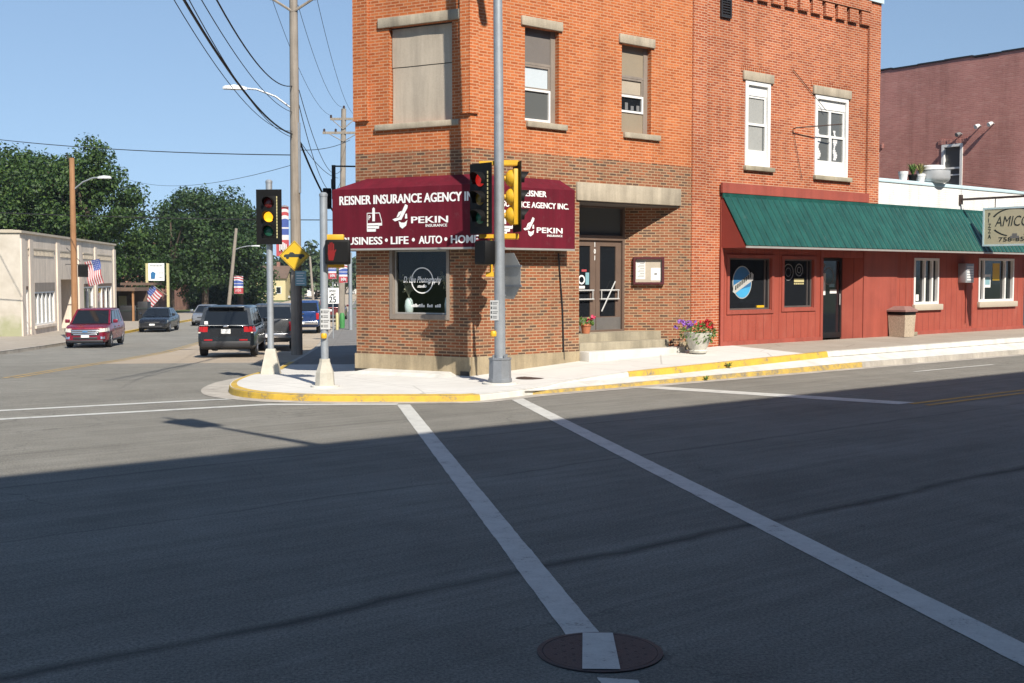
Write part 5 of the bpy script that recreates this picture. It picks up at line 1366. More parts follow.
Pm = Vector((-7.55, 41.0, g(-7.55, 41.0)+.1)); Pm.x = (296.5-512)/1180*41
t = utility_pole(Pm, 12.6, .20, .135, 'pole_grey', 'tall weathered grey utility pole carrying the yellow truck sign and a street lamp')
for sx in (-1, 1):
    mb = MB()
    mb.tube([Pm+Vector((0, -.1, 11.15-Pm.z)), Pm+Vector((sx*.75, -.12, 11.62-Pm.z))], .045, 6); mb.tube([Pm+Vector((sx*.75, -.12, 11.55-Pm.z)), Pm+Vector((sx*.75, -.12, 11.9-Pm.z))], .05, 6)
    mb.build('bracket', 'pole_grey', t)
for sx in (-1, 1):
    mb = MB(); mb.lathe(Pm+Vector((sx*.78, -.12, 11.75-Pm.z)), [(.06, -.15), (.10, -.1), (.06, -.05), (.10, 0), (.05, .06)], 8); mb.build('insulator', 'insulator', t)
cobra(t, Pm+Vector((-.1, 0, 7.9-Pm.z)), (-1, -.25, 0), 1.55, .62)
mb = MB(); mb.box(Pm.x+.12, Pm.x+.2, 40.9, 41.0, 5.0, 7.4); mb.build('conduit', 'galvanised_dark', t)
sg = thing('truck_sign', 'yellow diamond warning sign with a black truck on the grey utility pole', 'sign', Pm+Vector((0, -.25, 2.6)))
cz = 2.83; yk = 40.68; cx = (295-512)/1180*yk
mb = MB(); d_ = .525
mb.mesh([(cx-d_, yk, cz), (cx, yk, cz-d_), (cx+d_, yk, cz), (cx, yk, cz+d_), (cx-d_, yk+.01, cz), (cx, yk+.01, cz-d_), (cx+d_, yk+.01, cz), (cx, yk+.01, cz+d_)], [(0, 1, 2, 3), (7, 6, 5, 4), (0, 4, 5, 1), (1, 5, 6, 2), (2, 6, 7, 3), (3, 7, 4, 0)]); pl_ = mb.build('plate', 'sign_yellow', sg)
mb = MB(); q = .495; q2 = .475
for (a, b_) in (((-1, 0), (0, -1)), ((0, -1), (1, 0)), ((1, 0), (0, 1)), ((0, 1), (-1, 0))):
    mb.poly([(cx+a[0]*q, yk-.003, cz+a[1]*q), (cx+b_[0]*q, yk-.003, cz+b_[1]*q), (cx+b_[0]*q2, yk-.003, cz+b_[1]*q2), (cx+a[0]*q2, yk-.003, cz+a[1]*q2)])
mb.build('border', 'ink_dark', pl_)
mb = MB(); tp = [(-.36, -.05), (.33, -.05), (.35, .02), (.30, .06), (.02, .06), (.0, .075), (-.06, .12), (-.15, .12), (-.19, .06), (-.33, .045), (-.37, .0)]
mb.poly([(cx+x, yk-.004, cz+z) for x, z in tp])
for x in (-.24, .21): mb.poly([(cx+x+.055*math.cos(a), yk-.006, cz-.06+.055*math.sin(a)) for a in [2*math.pi*i/14 for i in range(14)]])
mb.build('truck_symbol', 'ink_dark', pl_)
sg = thing('small_sign', 'small pale blue sign plate below the yellow truck sign', 'sign', (cx, yk, 1.9))
mb = MB(); mb.box(cx+.02, cx+.40, yk, yk+.008, 1.80, 2.31); pl_ = mb.build('plate', 'sign_blue_pale', sg)
mb = MB()
for i in range(5): mb.box(cx+.06, cx+.34-.05*(i % 2), yk-.003, yk, 2.22-i*.09, 2.25-i*.09)
mb.build('print', 'sign_white', pl_)
banner(Vector((Pm.x-.22, 40.85, 2.82)), .42, 1.70, 'red, white and blue banner hung left of the yellow truck sign')

pl = Vector((-20.75, 56.0, g(-20.75, 56)+.1))
t = utility_pole(pl, 7.7, .155, .12, 'pole_brown', 'brown wooden pole with a curved lamp arm before the long beige shop', (.0, 0))
cobra(t, pl+Vector((.1, 0, 6.25-pl.z)), (1, -.15, 0), 1.25, .52, hl=.6)
pf = Vector((-30.8, 128, g(-30.8, 128)+.1))
t = utility_pole(pf, 7.35, .22, .16, 'pole_grey', 'leaning grey pole with a lamp and banner far along the side street', (1.0, 0))
cobra(t, pf+Vector((.72, 0, 5.0-pf.z)), (1, -.1, 0), 2.0, .45, hl=.9, r_=.05)
banner(Vector((pf.x+.75, 127.7, .3)), 1.0, 1.9, 'red, white and blue banner on the far leaning pole', 1)
pk = Vector(((341-512)/1180*78, 78, g(-11.4, 78)+.1))
t = utility_pole(pk, 13.1, .24, .16, 'pole_grey', 'far utility pole with two wooden crossarms beside the brick corner', (.28, 0))
mb = MB(); cxp = pk.x+.26
mb.box(cxp-.85, cxp+.85, 77.85, 77.97, 12.35, 12.5); mb.box(cxp-1.35, cxp+1.35, 77.82, 77.95, 11.45, 11.6)
for sx in (-1, 1): mb.tube([Vector((cxp+sx*.7, 77.8, 12.35)), Vector((cxp, 77.8, 11.75))], .03, 5); mb.tube([Vector((cxp+sx*.9, 77.8, 11.45)), Vector((cxp, 77.8, 10.95))], .03, 5)
mb.build('crossarm', 'pole_grey', t)
for x, z in ((-.8, 12.5), (.8, 12.5), (0.05, 13.1), (-1.25, 11.6), (-.5, 11.6), (1.25, 11.6)):
    mb = MB(); mb.lathe((cxp+x, 77.9, z), [(.06, 0), (.09, .05), (.06, .1), (.08, .14), (.03, .2)], 8); mb.build('insulator', 'insulator', t)
banner(Vector((pk.x-.25, 77.7, 1.98)), .52, 1.15, 'first of two small banners seen under the black hand signal')
pk2 = Vector(((350.5-512)/1180*72, 72, g(-10, 72)+.1))
t = utility_pole(pk2, 3.6, .12, .11, 'galvanised', 'slim pale lamp post at the far pavement edge by the brick wall')
banner(Vector((pk2.x-.15, 71.8, 1.75)), .50, 1.15, 'second of two small banners, close beside the brick wall')
pk3 = Vector(((313.5-512)/1180*190, 190, g(-31, 190)))
t = utility_pole(pk3, 5.4, .22, .16, 'pole_grey', 'small far pole standing before the distant trees', (-.5, 0))
sp = Vector(((322.5-512)/1180*60+.95, 60, g(-9, 60)+.1)); sp.x = (333-512)/1180*60
sg = thing('speed_sign', 'white speed limit sign reading 25 on a thin post', 'sign', sp)
mb = MB(); mb.tube([sp, sp+Vector((0, 0, 2.9))], .03, 8); mb.build('post', 'galvanised', sg)
z1 = 2.1-3*60/1180; mb = MB(); z0 = 2.1-(312-277+3)*60/1180; zt = 2.1-(280-277)*60/1180
zt, z0 = 1.55, .75
mb = MB(); mb.box(sp.x-.31, sp.x+.31, 59.94, 59.955, z0, zt); pl_ = mb.build('plate', 'sign_white', sg)
text('SPEED', .17, (sp.x, 59.935, zt-.22), (1, 0, 0), (0, 0, 1), 'ink_dark', 'lettering', pl_, .8, .02, 'CENTER'); text('LIMIT', .17, (sp.x, 59.935, zt-.40), (1, 0, 0), (0, 0, 1), 'ink_dark', 'lettering', pl_, .8, .02, 'CENTER'); text('25', .44, (sp.x, 59.935, z0+.06), (1, 0, 0), (0, 0, 1), 'ink_dark', 'lettering', pl_, .9, .02, 'CENTER')
gb = Vector(((342-512)/1180*75, 75, g(-11, 75)+.1))
o = MB(); o.lathe(gb, [(.16, 0), (.18, .5), (.16, .85), (.10, 1.0)], 10); o = o.build('green_post', 'green_box'); tag(o, 'stubby green utility post at the foot of the far crossarm pole', 'post')
gb = Vector(((337-512)/1180*72, 72, g(-11, 72)+.1))
o = MB(); o.lathe(gb, [(.09, 0), (.09, 1.0), (.05, 1.08)], 10); o = o.build('bollard', 'pale_post'); tag(o, 'pale yellow bollard behind the speed limit sign', 'bollard')
# bracket on the side wall of the corner building
wb = thing('wall_bracket', 'dark metal wall bracket with a black box lamp left of the maroon awning', 'lamp bracket', W(3.6, .0, 4.7))
mb = MB(); mb.box(3.52, 3.55, .0, .55, 4.71, 4.745, None, W); mb.box(3.48, 3.60, .50, .59, 3.95, 4.75, None, W); mb.tube([W(3.54, 0, 4.1), W(3.54, .5, 4.15)], .02, 6); mb.build('bracket', 'black_metal', wb)
mb = MB(); mb.box(3.40, 3.68, .60, .80, 3.72, 4.20, None, W, .02); mb.tube([W(3.54, .58, 4.2), W(3.54, .58, 4.42)], .03, 6); mb.build('lamp_box', 'black_plastic', wb)

# street light over the camera's pavement: its shadow lies across the crossing
lp_ = Vector((3.9, 2.95, .1))
t = thing('street_light', 'street light whose twin arm throws the shadow across the crossing', 'street light', lp_)
mb = MB(); mb.tube([lp_, lp_+Vector((0, 0, 9.3))], [.12, .08], 12); mb.build('pole', 'galvanised', t)
e = Vector((.12, 6.75, 9.35)); b0 = lp_+Vector((0, 0, 8.9))
mb = MB(); mb.tube([b0+Vector((0, 0, .3)), e], .045, 8); mb.tube([b0-Vector((0, 0, .25)), b0.lerp(e, .5)-Vector((0, 0, .10)), e], .04, 8); mb.build('arm', 'galvanised', t)
dv = (e-b0).normalized(); sdv = Vector((-dv.y, dv.x, 0)).normalized()
mb = MB(); mb.hexa([e+sdv*.2-Vector((0, 0, .1)), e-sdv*.2-Vector((0, 0, .1)), e-sdv*.28+dv*.9-Vector((0, 0, .1)), e+sdv*.28+dv*.9-Vector((0, 0, .1)), e+sdv*.15+Vector((0, 0, .1)), e-sdv*.15+Vector((0, 0, .1)), e-sdv*.2+dv*.85+Vector((0, 0, .08)), e+sdv*.2+dv*.85+Vector((0, 0, .08))]); mb.tube([e+dv*.9, e+dv*1.35], [.05, .02], 6); mb.build('lamp_head', 'galvanised', t)

# ------------------------------------------------------------------ wires
def at(u, v, Y):
    th = math.atan(64.5/1180); x = (u-512)/1180; z = -(v-341.5)/1180
    d = Vector((x, math.cos(th)+math.sin(th)*z, -math.sin(th)+math.cos(th)*z)); return Vector((0, 0, 2.1))+d*(Y/d.y)
def wire(a, b_, sag, r_, lab):
    pts = [a.lerp(b_, i/20)-Vector((0, 0, 4*sag*(i/20)*(1-i/20))) for i in range(21)]
    mb = MB(); mb.tube(pts, r_, 5, None, False); o = mb.build('overhead_wire', 'wire_black'); tag(o, lab, 'wire', 'overhead wires')
wp = lambda z: Vector((Pm.x-.16, 40.9, z))
def toward(v_at_pole, u0, v0, Y0, sag, r_, lab):
    wire(at(292, v_at_pole, 40.9), at(u0, v0, Y0), sag, r_, lab)
toward(134, 150, -60, 18, .55, .027, 'thickest cable sweeping up left from the grey utility pole')
toward(137, 158, -60, 18, .60, .010, 'thin cable just right of the thickest cable at the upper left')
toward(131, 140, -60, 18, .75, .009, 'thin cable running just under the thickest cable at the upper left')
toward(112, 168, -60, 18, .50, .010, 'cable meeting the grey pole at its lamp arm')
toward(86, 186, -60, 18, .62, .017, 'twisted cable meeting the grey pole above its lamp arm')
wire(Pm+Vector((-.78, -.12, 11.8-Pm.z)), at(190, -260, 14), .5, .008, 'thin power line running to the left insulator of the grey pole')
wire(Pm+Vector((.78, -.12, 11.8-Pm.z)), Vector((cxp+.8, 77.9, 12.65)), .9, .010, 'right of the thin power lines between the two utility poles')
wire(Pm+Vector((-.78, -.12, 11.8-Pm.z)), Vector((cxp-.8, 77.9, 12.65)), .9, .010, 'left of the thin power lines between the two utility poles')
wire(at(298, 5, 41), Vector((cxp, 77.9, 13.2)), .9, .010, 'middle of the thin power lines between the two utility poles')
wire(at(299, 90, 41), Vector((cxp-.1, 77.8, 9.2)), 1.3, .014, 'sagging service cable between the utility poles, ending below the crossarms')
wire(at(299, 105, 41), Vector((cxp-.2, 77.8, 8.3)), 1.6, .015, 'thicker sagging telephone cable between the utility poles')
wire(at(298, 137, 41), at(352, 232, 48), .5, .036, 'heavy cable dropping right from the grey pole behind the awning')
wire(at(298, 150, 41), at(350, 140, 60), .15, .014, 'short cable running right to the far pole behind the brick corner')
wire(at(298, 138, 41), at(338, 178, 62), .3, .014, 'cable falling right from the grey pole to the far pole')
wire(at(292, 155, 41), at(-60, 132, 62), .25, .018, 'horizontal wire crossing the sky in front of the tall left trees')
wire(at(292, 165, 41), at(110, 172, 95), .9, .010, 'faint wire sagging between the grey pole and the left trees')
wire(at(340, 220, 60), at(-60, 210, 58), .12, .024, 'pale horizontal wire crossing low before the trees')

# ================================================================== VEHICLES
def bool_cut(o, cutters):
    for c in cutters:
        m = o.modifiers.new('cut', 'BOOLEAN'); m.operation = 'DIFFERENCE'; m.object = c; m.solver = 'EXACT'
    bpy.context.view_layer.update()
    me = bpy.data.meshes.new_from_object(o.evaluated_get(bpy.context.evaluated_depsgraph_get()))
    o.modifiers.clear(); o.data = me
    for c in cutters: bpy.data.objects.remove(c)
    for p in me.polygons: p.use_smooth = True
    me.set_sharp_from_angle(angle=R(32))
def vehicle(name, label, cat, loc, az, sp, group=None):
    t = thing(name, label, cat, loc, R(90)-R(az), group)
    paint = sp['paint']; w = sp['W']/2; st = sp['st']; zb = sp['zb']
    mb = MB(); vs = []; fs_ = []
    for x, zt, k, b_ in st:
        ww = w*k; h = zt-b_
        half = [(ww*.88, b_), (ww*.985, b_+h*.14), (ww, b_+h*.5), (ww*.985, b_+h*.82), (ww*.93, zt-.025), (ww*.80, zt)]
        vs += [(x, y, z) for y, z in half] + [(x, -y, z) for y, z in half[::-1]]
    m_ = 12
    for i in range(len(st)-1):
        for k in range(m_): fs_.append((i*m_+k, i*m_+(k+1) % m_, (i+1)*m_+(k+1) % m_, (i+1)*m_+k))
    fs_ += [tuple(range(m_))[::-1], tuple(range((len(st)-1)*m_, len(st)*m_))]
    mb.mesh(vs, fs_, None, True)
    body = mb.build('body', paint, t, True, 32)
    r_ = sp['r']; cut = []
    for x in sp['wx']:
        c = MB(); c.lathe((x, 0, r_), [(r_*1.22, -w*1.2), (r_*1.22, w*1.2)], 24, None, True, 'y'); cut.append(c.build('cutter', 'dark_trim', None, True))
    bool_cut(body, cut)
    # cabin: framed panels round the glass
    gx0, gx1, gx2, gx3, zbt, H, wb, wr = sp['gh']      # rear base, rear roof, front roof, front base
    zr = H-.05
    cab = MB(); glasses = []
    def panel(nm, q, mg, sub=None):
        a, b_, c, d = [Vector(p) for p in q]     # a,b bottom; c,d top
        l, r2, lo, hi = mg
        def P(u, v): return (a.lerp(b_, u)).lerp(d.lerp(c, u), v)
        def put(u0, u1, v0, v1): cab.poly([P(u0, v0), P(u1, v0), P(u1, v1), P(u0, v1)])
        put(0, 1, 0, lo); put(0, 1, 1-hi, 1); put(0, l, lo, 1-hi); put(1-r2, 1, lo, 1-hi)
        nrm = (b_-a).cross(d-a).normalized(); cen = Vector((0, 0, zbt+.2)); 
        if nrm.dot((a+c)/2-cen) < 0: nrm = -nrm
        gl_ = MB(); spans = sub or [(l, 1-r2)]
        for u0, u1 in spans: gl_.poly([P(u0, lo)-nrm*.008, P(u1, lo)-nrm*.008, P(u1, 1-hi)-nrm*.008, P(u0, 1-hi)-nrm*.008])
        prev = l
        for u0, u1 in spans:
            if u0 > prev+1e-4: put(prev, u0, lo, 1-hi)
            prev = u1
        glasses.append((nm, gl_))
    y0, y1 = wb, wr
    panel('windshield', [(gx3, -y0, zbt), (gx3, y0, zbt), (gx2, y1, zr), (gx2, -y1, zr)], (.05, .05, .03, .04))
    panel('rear_window', [(gx0, y0, zbt), (gx0, -y0, zbt), (gx1, -y1, zr), (gx1, y1, zr)], sp.get('rw', (.06, .06, .06, .10)))
    for sgn in (-1, 1): panel('side_window', [(gx0, sgn*y0, zbt), (gx3, sgn*y0, zbt), (gx2, sgn*y1, zr), (gx1, sgn*y1, zr)], (.04, .05, .06, .10), sp['sub'])
    q = [(gx1, -y1, zr), (gx2, -y1, zr), (gx2, y1, zr), (gx1, y1, zr)]; k = .12
    q2 = [(gx1+k, -y1+k, H), (gx2-k*2, -y1+k, H), (gx2-k*2, y1-k, H), (gx1+k, y1-k, H)]
    for i in range(4): cab.poly([q[i], q[(i+1) % 4], q2[(i+1) % 4], q2[i]], None, True)
    cab.poly(q2, None, True)
    cb_ = cab.build('cabin', sp.get('roof', paint), t, True)
    for nm, gl_ in glasses: gl_.build(nm, 'glass_car', t, True)
    for x in sp['wx']:
        for sgn in (-1, 1):
            y = sgn*(w-.125)
            ty = MB(); ty.lathe((x, y, r_), [(r_*.6, -.11), (r_*.93, -.115), (r_, -.085), (r_, .085), (r_*.93, .115), (r_*.6, .11)], 22, None, True, 'y'); ty = ty.build('wheel', 'tyre_black', t, True)
            rm_ = MB(); o_ = sgn*.10
            rm_.lathe((x, y, r_), [(r_*.66, o_*.9), (r_*.64, o_*1.08), (r_*.56, o_*1.05), (r_*.56, o_*.6)], 20, None, True, 'y')
            rm_.lathe((x, y, r_), [(r_*.16, o_*.6), (r_*.14, o_*1.1), (.01, o_*1.12)], 10, None, True, 'y')
            for k in range(5):
                a = 2*math.pi*k/5; c_, s_ = math.cos(a), math.sin(a)
                rm_.tube([(x+c_*r_*.1, y+o_*1.02, r_+s_*r_*.1), (x+c_*r_*.58, y+o_*1.0, r_+s_*r_*.58)], r_*.075, 5)
            rm_.build('rim', 'rim_silver', ty, True)
    ub = MB(); ub.box(st[0][0]+.3, st[-1][0]-.3, -w*.75, w*.75, zb-.02, zb+.25); ub.build('underbody', 'dark_trim', t, True)
    for sgn in (-1, 1):
        mr = MB(); mr.box(gx3-.45, gx3-.32, min(sgn*(w-.02), sgn*(w+.18)), max(sgn*(w-.02), sgn*(w+.18)), zbt+.04, zbt+.20, None, None, .03); mr.build('mirror', sp.get('mirror', paint), t, True)
        hd_ = MB()
        for hx in sp['hx']: hd_.box(hx-.1, hx+.1, min(sgn*(w*.97), sgn*(w+.012)), max(sgn*(w*.97), sgn*(w+.012)), zbt-.16, zbt-.12)
        hd_.build('door_handle', sp.get('handle', paint), t, True)
    return t
def fbox(t, nm, x0, x1, y0, y1, z0, z1, mat, bev=0.0):
    mb = MB(); mb.box(min(x0, x1), max(x0, x1), min(y0, y1), max(y0, y1), z0, z1, None, None, bev); return mb.build(nm, mat, t, True)
def loc_at(u, Y): x = (u-512)/1180*Y; return Vector((x, Y, g(x, Y)+.005))
def suv(L, H, zb=.24, hood=1.02):
    f = L/2
    return [(-f, .98, .86, .42), (-f+.10, 1.04, .955, .32), (-f+.45, 1.06, 1.0, zb), (-1.0, 1.05, 1.0, zb), (.6, 1.05, 1.0, zb), (f-1.25, hood+.03, .995, zb), (f-.55, hood-.02, .97, zb), (f-.20, hood-.06, .925, .25), (f-.05, hood-.12, .85, .28), (f, hood-.20, .79, .33)]

# red crossover coming towards the crossing
spE = dict(W=1.93, zb=.22, st=suv(4.68, 1.70), paint='paint_red', r=.37, wx=(-1.42, 1.42), gh=(-2.05, -1.72, .35, 1.28, 1.03, 1.70, .885, .74), sub=[(.10, .30), (.325, .56), (.585, .86)], hx=(.45, -.5))
p = loc_at(85.3, 52.2); t = vehicle('parked_car', 'red crossover with a broad chrome grille driving towards the crossing', 'car', p+Vector((0, 2.2, 0)), 180-8.5, spE)
t.name = 'red_car'
t.location = p + Vector((math.sin(R(-8.5))*2.2, math.cos(R(-8.5))*2.2, 0)); f = 2.34
def wrap(t, nm, plan, z0, z1, mat, sgn, tilt=0.0, lab=None):
    mb = MB(); n = len(plan)
    for (x0, y0), (x1, y1), k in zip(plan, plan[1:], range(n)):
        a0, a1 = tilt*k/(n-1), tilt*(k+1)/(n-1)
        mb.poly([(x0, sgn*y0, z0+a0), (x1, sgn*y1, z0+a1), (x1-.03, sgn*(y1-.03), z1+a1*.5), (x0-.03*math.copysign(1, x0), sgn*(y0-.01), z1+a0*.5)], None, True)
        mb.poly([(x0-.03*math.copysign(1, x0), sgn*(y0-.01), z1+a0*.5), (x1-.03, sgn*(y1-.03), z1+a1*.5), (x1-.12*math.copysign(1, x0), sgn*(y1-.12), z1+a1*.5+.005), (x0-.15*math.copysign(1, x0), sgn*(y0-.06), z1+a0*.5+.005)])
    return mb.build(nm, mat, t, True)
gg = fbox(t, 'grille', f-.10, f+.012, -.60, .60, .56, .83, 'dark_trim', .02)
for z, yw in ((.575, .50), (.655, .57), (.735, .60)): fbox(gg, 'grille_bar', f-.08, f+.045, -yw, yw, z, z+.062, 'chrome', .012)
fbox(gg, 'badge', f+.03, f+.056, -.11, .11, .69, .755, 'beer_blue', .01)
for sgn in (-1, 1):
    wrap(t, 'headlight', [(f+.018, .585), (f+.018, .74), (f-.05, .86), (f-.24, .93), (f-.50, .965)], .70, .86, 'head_clear', sgn, .05)
    wrap(t, 'fog_light', [(f+.018, .66), (f+.014, .76), (f-.03, .84)], .40, .60, 'chrome', sgn)
fbox(t, 'air_intake', f-.10, f+.012, -.52, .52, .37, .49, 'dark_trim', .02); fbox(t, 'licence_plate', f-.03, f+.05, -.17, .17, .47, .57, 'sign_white'); fbox(t, 'bumper', f-.35, f+.02, -.76, .76, .24, .36, 'dark_trim', .03)
fbox(t, 'skirt', -1.0, 1.0, -.955, .955, .25, .36, 'dark_trim', .03)

# dark slate SUV seen from behind
spX = dict(W=2.0, zb=.28, st=suv(5.0, 1.78, .28, 1.10), paint='paint_slate', r=.39, wx=(-1.52, 1.50), gh=(-2.42, -2.10, .55, 1.45, 1.08, 1.78, .92, .78), sub=[(.06, .28), (.30, .55), (.58, .88)], hx=(.5, -.55), rw=(.07, .07, .08, .13))
p = loc_at(225.5, 41.0); t = vehicle('parked_car', 'dark slate SUV seen from behind, waiting in front of the grey pickup', 'car', p + Vector((math.sin(R(-7))*2.5, math.cos(R(-7))*2.5, 0)), -7, spX)
t['label'] = 'dark slate SUV seen from behind, left of the amber traffic signal'; t.name = 'slate_car'
f = -2.5
for sgn in (-1, 1):
    tl = wrap(t, 'taillight', [(f-.015, .62), (f-.012, .80), (f+.06, .93), (f+.34, 1.005)], .90, 1.08, 'tail_red', sgn); fbox(tl, 'reversing_lens', f-.024, f-.0, sgn*.86, sgn*.93, .86, .90, 'head_clear')
    fbox(t, 'reflector', f-.012, f+.05, sgn*.46, sgn*.74, .60, .645, 'tail_red'); fbox(t, 'exhaust', f+.0, f+.2, sgn*.60, sgn*.74, .36, .44, 'chrome', .02)
fbox(t, 'licence_plate', f-.012, f+.02, -.16, .16, .84, 1.0, 'sign_white'); fbox(t, 'bumper', f-.03, f+.25, -.84, .84, .36, .58, 'dark_trim', .04)
fbox(t, 'plate_recess', f-.004, f+.03, -.55, .55, .74, 1.02, 'paint_black'); fbox(t, 'badge', f+.03, f+.06, -.09, .09, 1.06, 1.12, 'chrome', .01); fbox(t, 'spoiler', -2.28, -1.95, -.62, .62, 1.73, 1.78, 'paint_slate', .02)
fbox(t, 'sticker', f+.12, f+.14, .62, .74, 1.16, 1.27, 'sign_white')

# pickups
def pickup(label, loc, az, paint, L=5.85, gate=None):
    f = L/2
    st_ = [(-f, .98, .93, .50), (-f+.06, 1.04, .99, .42), (-f+.4, 1.05, 1.0, .38), (-.4, 1.05, 1.0, .36), (1.0, 1.10, 1.0, .36), (f-1.3, 1.16, 1.0, .36), (f-.4, 1.12, .97, .36), (f-.1, 1.02, .92, .40), (f, .8, .84, .46)]
    sp = dict(W=2.03, zb=.38, st=st_, paint=paint, r=.41, wx=(-1.72, 1.78), gh=(-.85, -.68, .75, 1.55, 1.08, 1.90, .93, .79), sub=[(.05, .42), (.47, .86)], hx=(.5, -.45), rw=(.05, .05, .08, .10))
    t = vehicle('pickup_truck', label, 'pickup', loc, az, sp)
    bd = MB()
    for sgn in (-1, 1): bd.box(-f+.05, -.9, min(sgn*.86, sgn*.99), max(sgn*.86, sgn*.99), 1.0, 1.30, None, None, .03)
    bd.box(-f+.9, -.9, -.8, .8, 1.04, 1.06, 'dark_trim'); bd.box(-1.0, -.88, -.86, .86, 1.0, 1.28); bd.build('bed', paint, t, True)
    tg = fbox(t, 'tailgate', -f-.02, -f+.08, -.80, .80, .80, 1.31, gate or paint, .02)
    fbox(tg, 'handle', -f-.035, -f, -.13, .13, 1.12, 1.20, 'dark_trim', .01)
    for sgn in (-1, 1): fbox(t, 'taillight', -f-.015, -f+.14, sgn*.82, sgn*.985, .84, 1.22, 'tail_red', .02)
    bp = fbox(t, 'bumper', -f-.16, -f+.12, -.95, .95, .55, .74, 'chrome', .03); fbox(bp, 'licence_plate', -f-.175, -f-.15, -.15, .15, .58, .70, 'sign_white')
    return t
d2 = lambda az, k: Vector((math.sin(R(az))*k, math.cos(R(az))*k, 0))
p = loc_at(268.5, 48.6); pickup('grey pickup truck parked at the kerb ahead of the dark SUV', p+d2(-7, 2.9), -7, 'paint_grey')
p = loc_at(303.5, 69); p.x -= .1; pickup('blue pickup truck with a chrome bumper beyond the utility pole', p+d2(-6, 2.9), -6, 'paint_blue')

def sedan(label, loc, az, paint, front=True, nm='sedan'):
    f = 2.35
    st_ = [(-f, .90, .84, .40), (-f+.15, .98, .95, .30), (-1.5, 1.0, 1.0, .2), (-.6, .94, 1.0, .2), (.7, .92, 1.0, .2), (1.2, .90, .99, .2), (f-.5, .82, .95, .2), (f-.15, .72, .88, .25), (f, .56, .78, .32)]
    sp = dict(W=1.84, zb=.19, st=st_, paint=paint, r=.33, wx=(-1.40, 1.40), gh=(-1.95, -1.15, .25, 1.15, .93, 1.45, .83, .64), sub=[(.20, .48), (.51, .82)], hx=(.35, -.6))
    t = vehicle('sedan', label, 'car', loc, az, sp)
    for sgn in (-1, 1):
        mb = MB(); mb.hexa([(f-.42, sgn*.86, .60), (f-.12, sgn*.58, .60), (f-.10, sgn*.56, .62), (f-.4, sgn*.84, .62), (f-.50, sgn*.87, .72), (f-.25, sgn*.56, .70), (f-.28, sgn*.54, .71), (f-.52, sgn*.82, .73)]); mb.build('headlight', 'head_clear', t, True)
        fbox(t, 'taillight', -f-.01, -f+.12, sgn*.5, sgn*.80, .70, .84, 'tail_red', .02)
    fbox(t, 'grille', f-.10, f-.005, -.45, .45, .50, .64, 'dark_trim', .02); fbox(t, 'air_intake', f-.10, f+.01, -.6, .6, .28, .40, 'dark_trim', .02); fbox(t, 'licence_plate', f-.01, f+.02, -.16, .16, .42, .52, 'sign_white')
    return t
p = loc_at(152.5, 71.5); sedan('black sedan parked facing the camera by the white pylon sign', p+d2(-7, 2.3), 180-6, 'paint_black')
p = loc_at(203, 83); sedan('silver sedan approaching in the distance left of the dark slate SUV', p+d2(-7, 2.3), 180-8, 'paint_silver')
spM = dict(spX); spM['paint'] = 'paint_maroon'
p = loc_at(332, 92); t = vehicle('maroon_car', 'maroon SUV far down the street behind the pole with the hand signal', 'car', p+d2(-7, 2.5), -3, spM)
for sgn in (-1, 1): fbox(t, 'taillight', -2.52, -2.3, sgn*.70, sgn*.96, .9, 1.1, 'tail_red', .02)
fbox(t, 'licence_plate', -2.515, -2.48, -.16, .16, .84, 1.0, 'sign_white'); fbox(t, 'bumper', -2.54, -2.25, -.84, .84, .36, .58, 'dark_trim', .04)
p = loc_at(280, 236); t = sedan('white car far away beyond the slate SUV', p, 128, 'paint_white')

# ================================================================== LEFT SIDE OF THE SIDE STREET
def LBo(t_): return Vector((-26.2-.139*t_, 63+.99*t_, 0))
LN = Vector((.99, .139, 0))
def LB(t_, n, z): return LBo(t_)+LN*n+Vector((0, 0, z))
def tu(u): k = (u-512)/1180; return (-26.2-63*k)/(.139+.99*k)
def zy(u, y): t_ = tu(u); return 2.1-(y-277)*(63+.99*t_)/1180
ls = thing('long_shop', 'long single storey pale stucco shop with pilasters and tall white windows', 'building', LB(12, 0, -1.2))
WL = [(tu(35), tu(55), -.62, 1.28, .2), (tu(84.3), tu(93.5), -.7, 1.45, .2), (tu(98), tu(112), -.7, 1.45, .2), (tu(61.5), tu(76.5), -1.3, 1.95, 1.0), (tu(25.3), tu(28.4), -1.0, 1.4, .2)]
mb = MB(); mb.recalc = False
wall_grid(mb, LB, 0, 26, -1.8, 4.45, WL, 0, None)
mb.poly([LB(0, 0, -1.8), LB(0, -22, -1.8), LB(0, -22, 4.6), LB(0, 0, 4.6)], 'stucco_weathered'); mb.poly([LB(26, 0, -1.8), LB(26, -22, -1.8), LB(26, -22, 4.4), LB(26, 0, 4.4)]); mb.poly([LB(0, -22, -1.8), LB(26, -22, -1.8), LB(26, -22, 4.4), LB(0, -22, 4.4)])
mb.poly([LB(tu(61.5), -1.0, -1.3), LB(tu(76.5), -1.0, -1.3), LB(tu(76.5), -1.0, 1.95), LB(tu(61.5), -1.0, 1.95)], 'stucco_cream')
for a in (0.0, tu(29.6), tu(57), tu(78.5), tu(95), 25.3):
    mb.box(a, a+.7, 0, .09, -1.5, 4.15, 'stucco_pink', LB)
mb.build('wall', 'stucco_pink', ls)
mb = MB(); mb.poly([LB(0, 0, 4.3), LB(26, 0, 4.3), LB(26, -22, 4.3), LB(0, -22, 4.3)]); mb.build('roof', 'roof_grey', ls)
mb = MB(); mb.box(-.1, 26.1, -.3, .12, 4.45, 4.58, None, LB); mb.box(-.1, .25, -22, -.3, 4.45, 4.62, None, LB); mb.build('coping', 'stucco_cream', ls)
mb = MB()
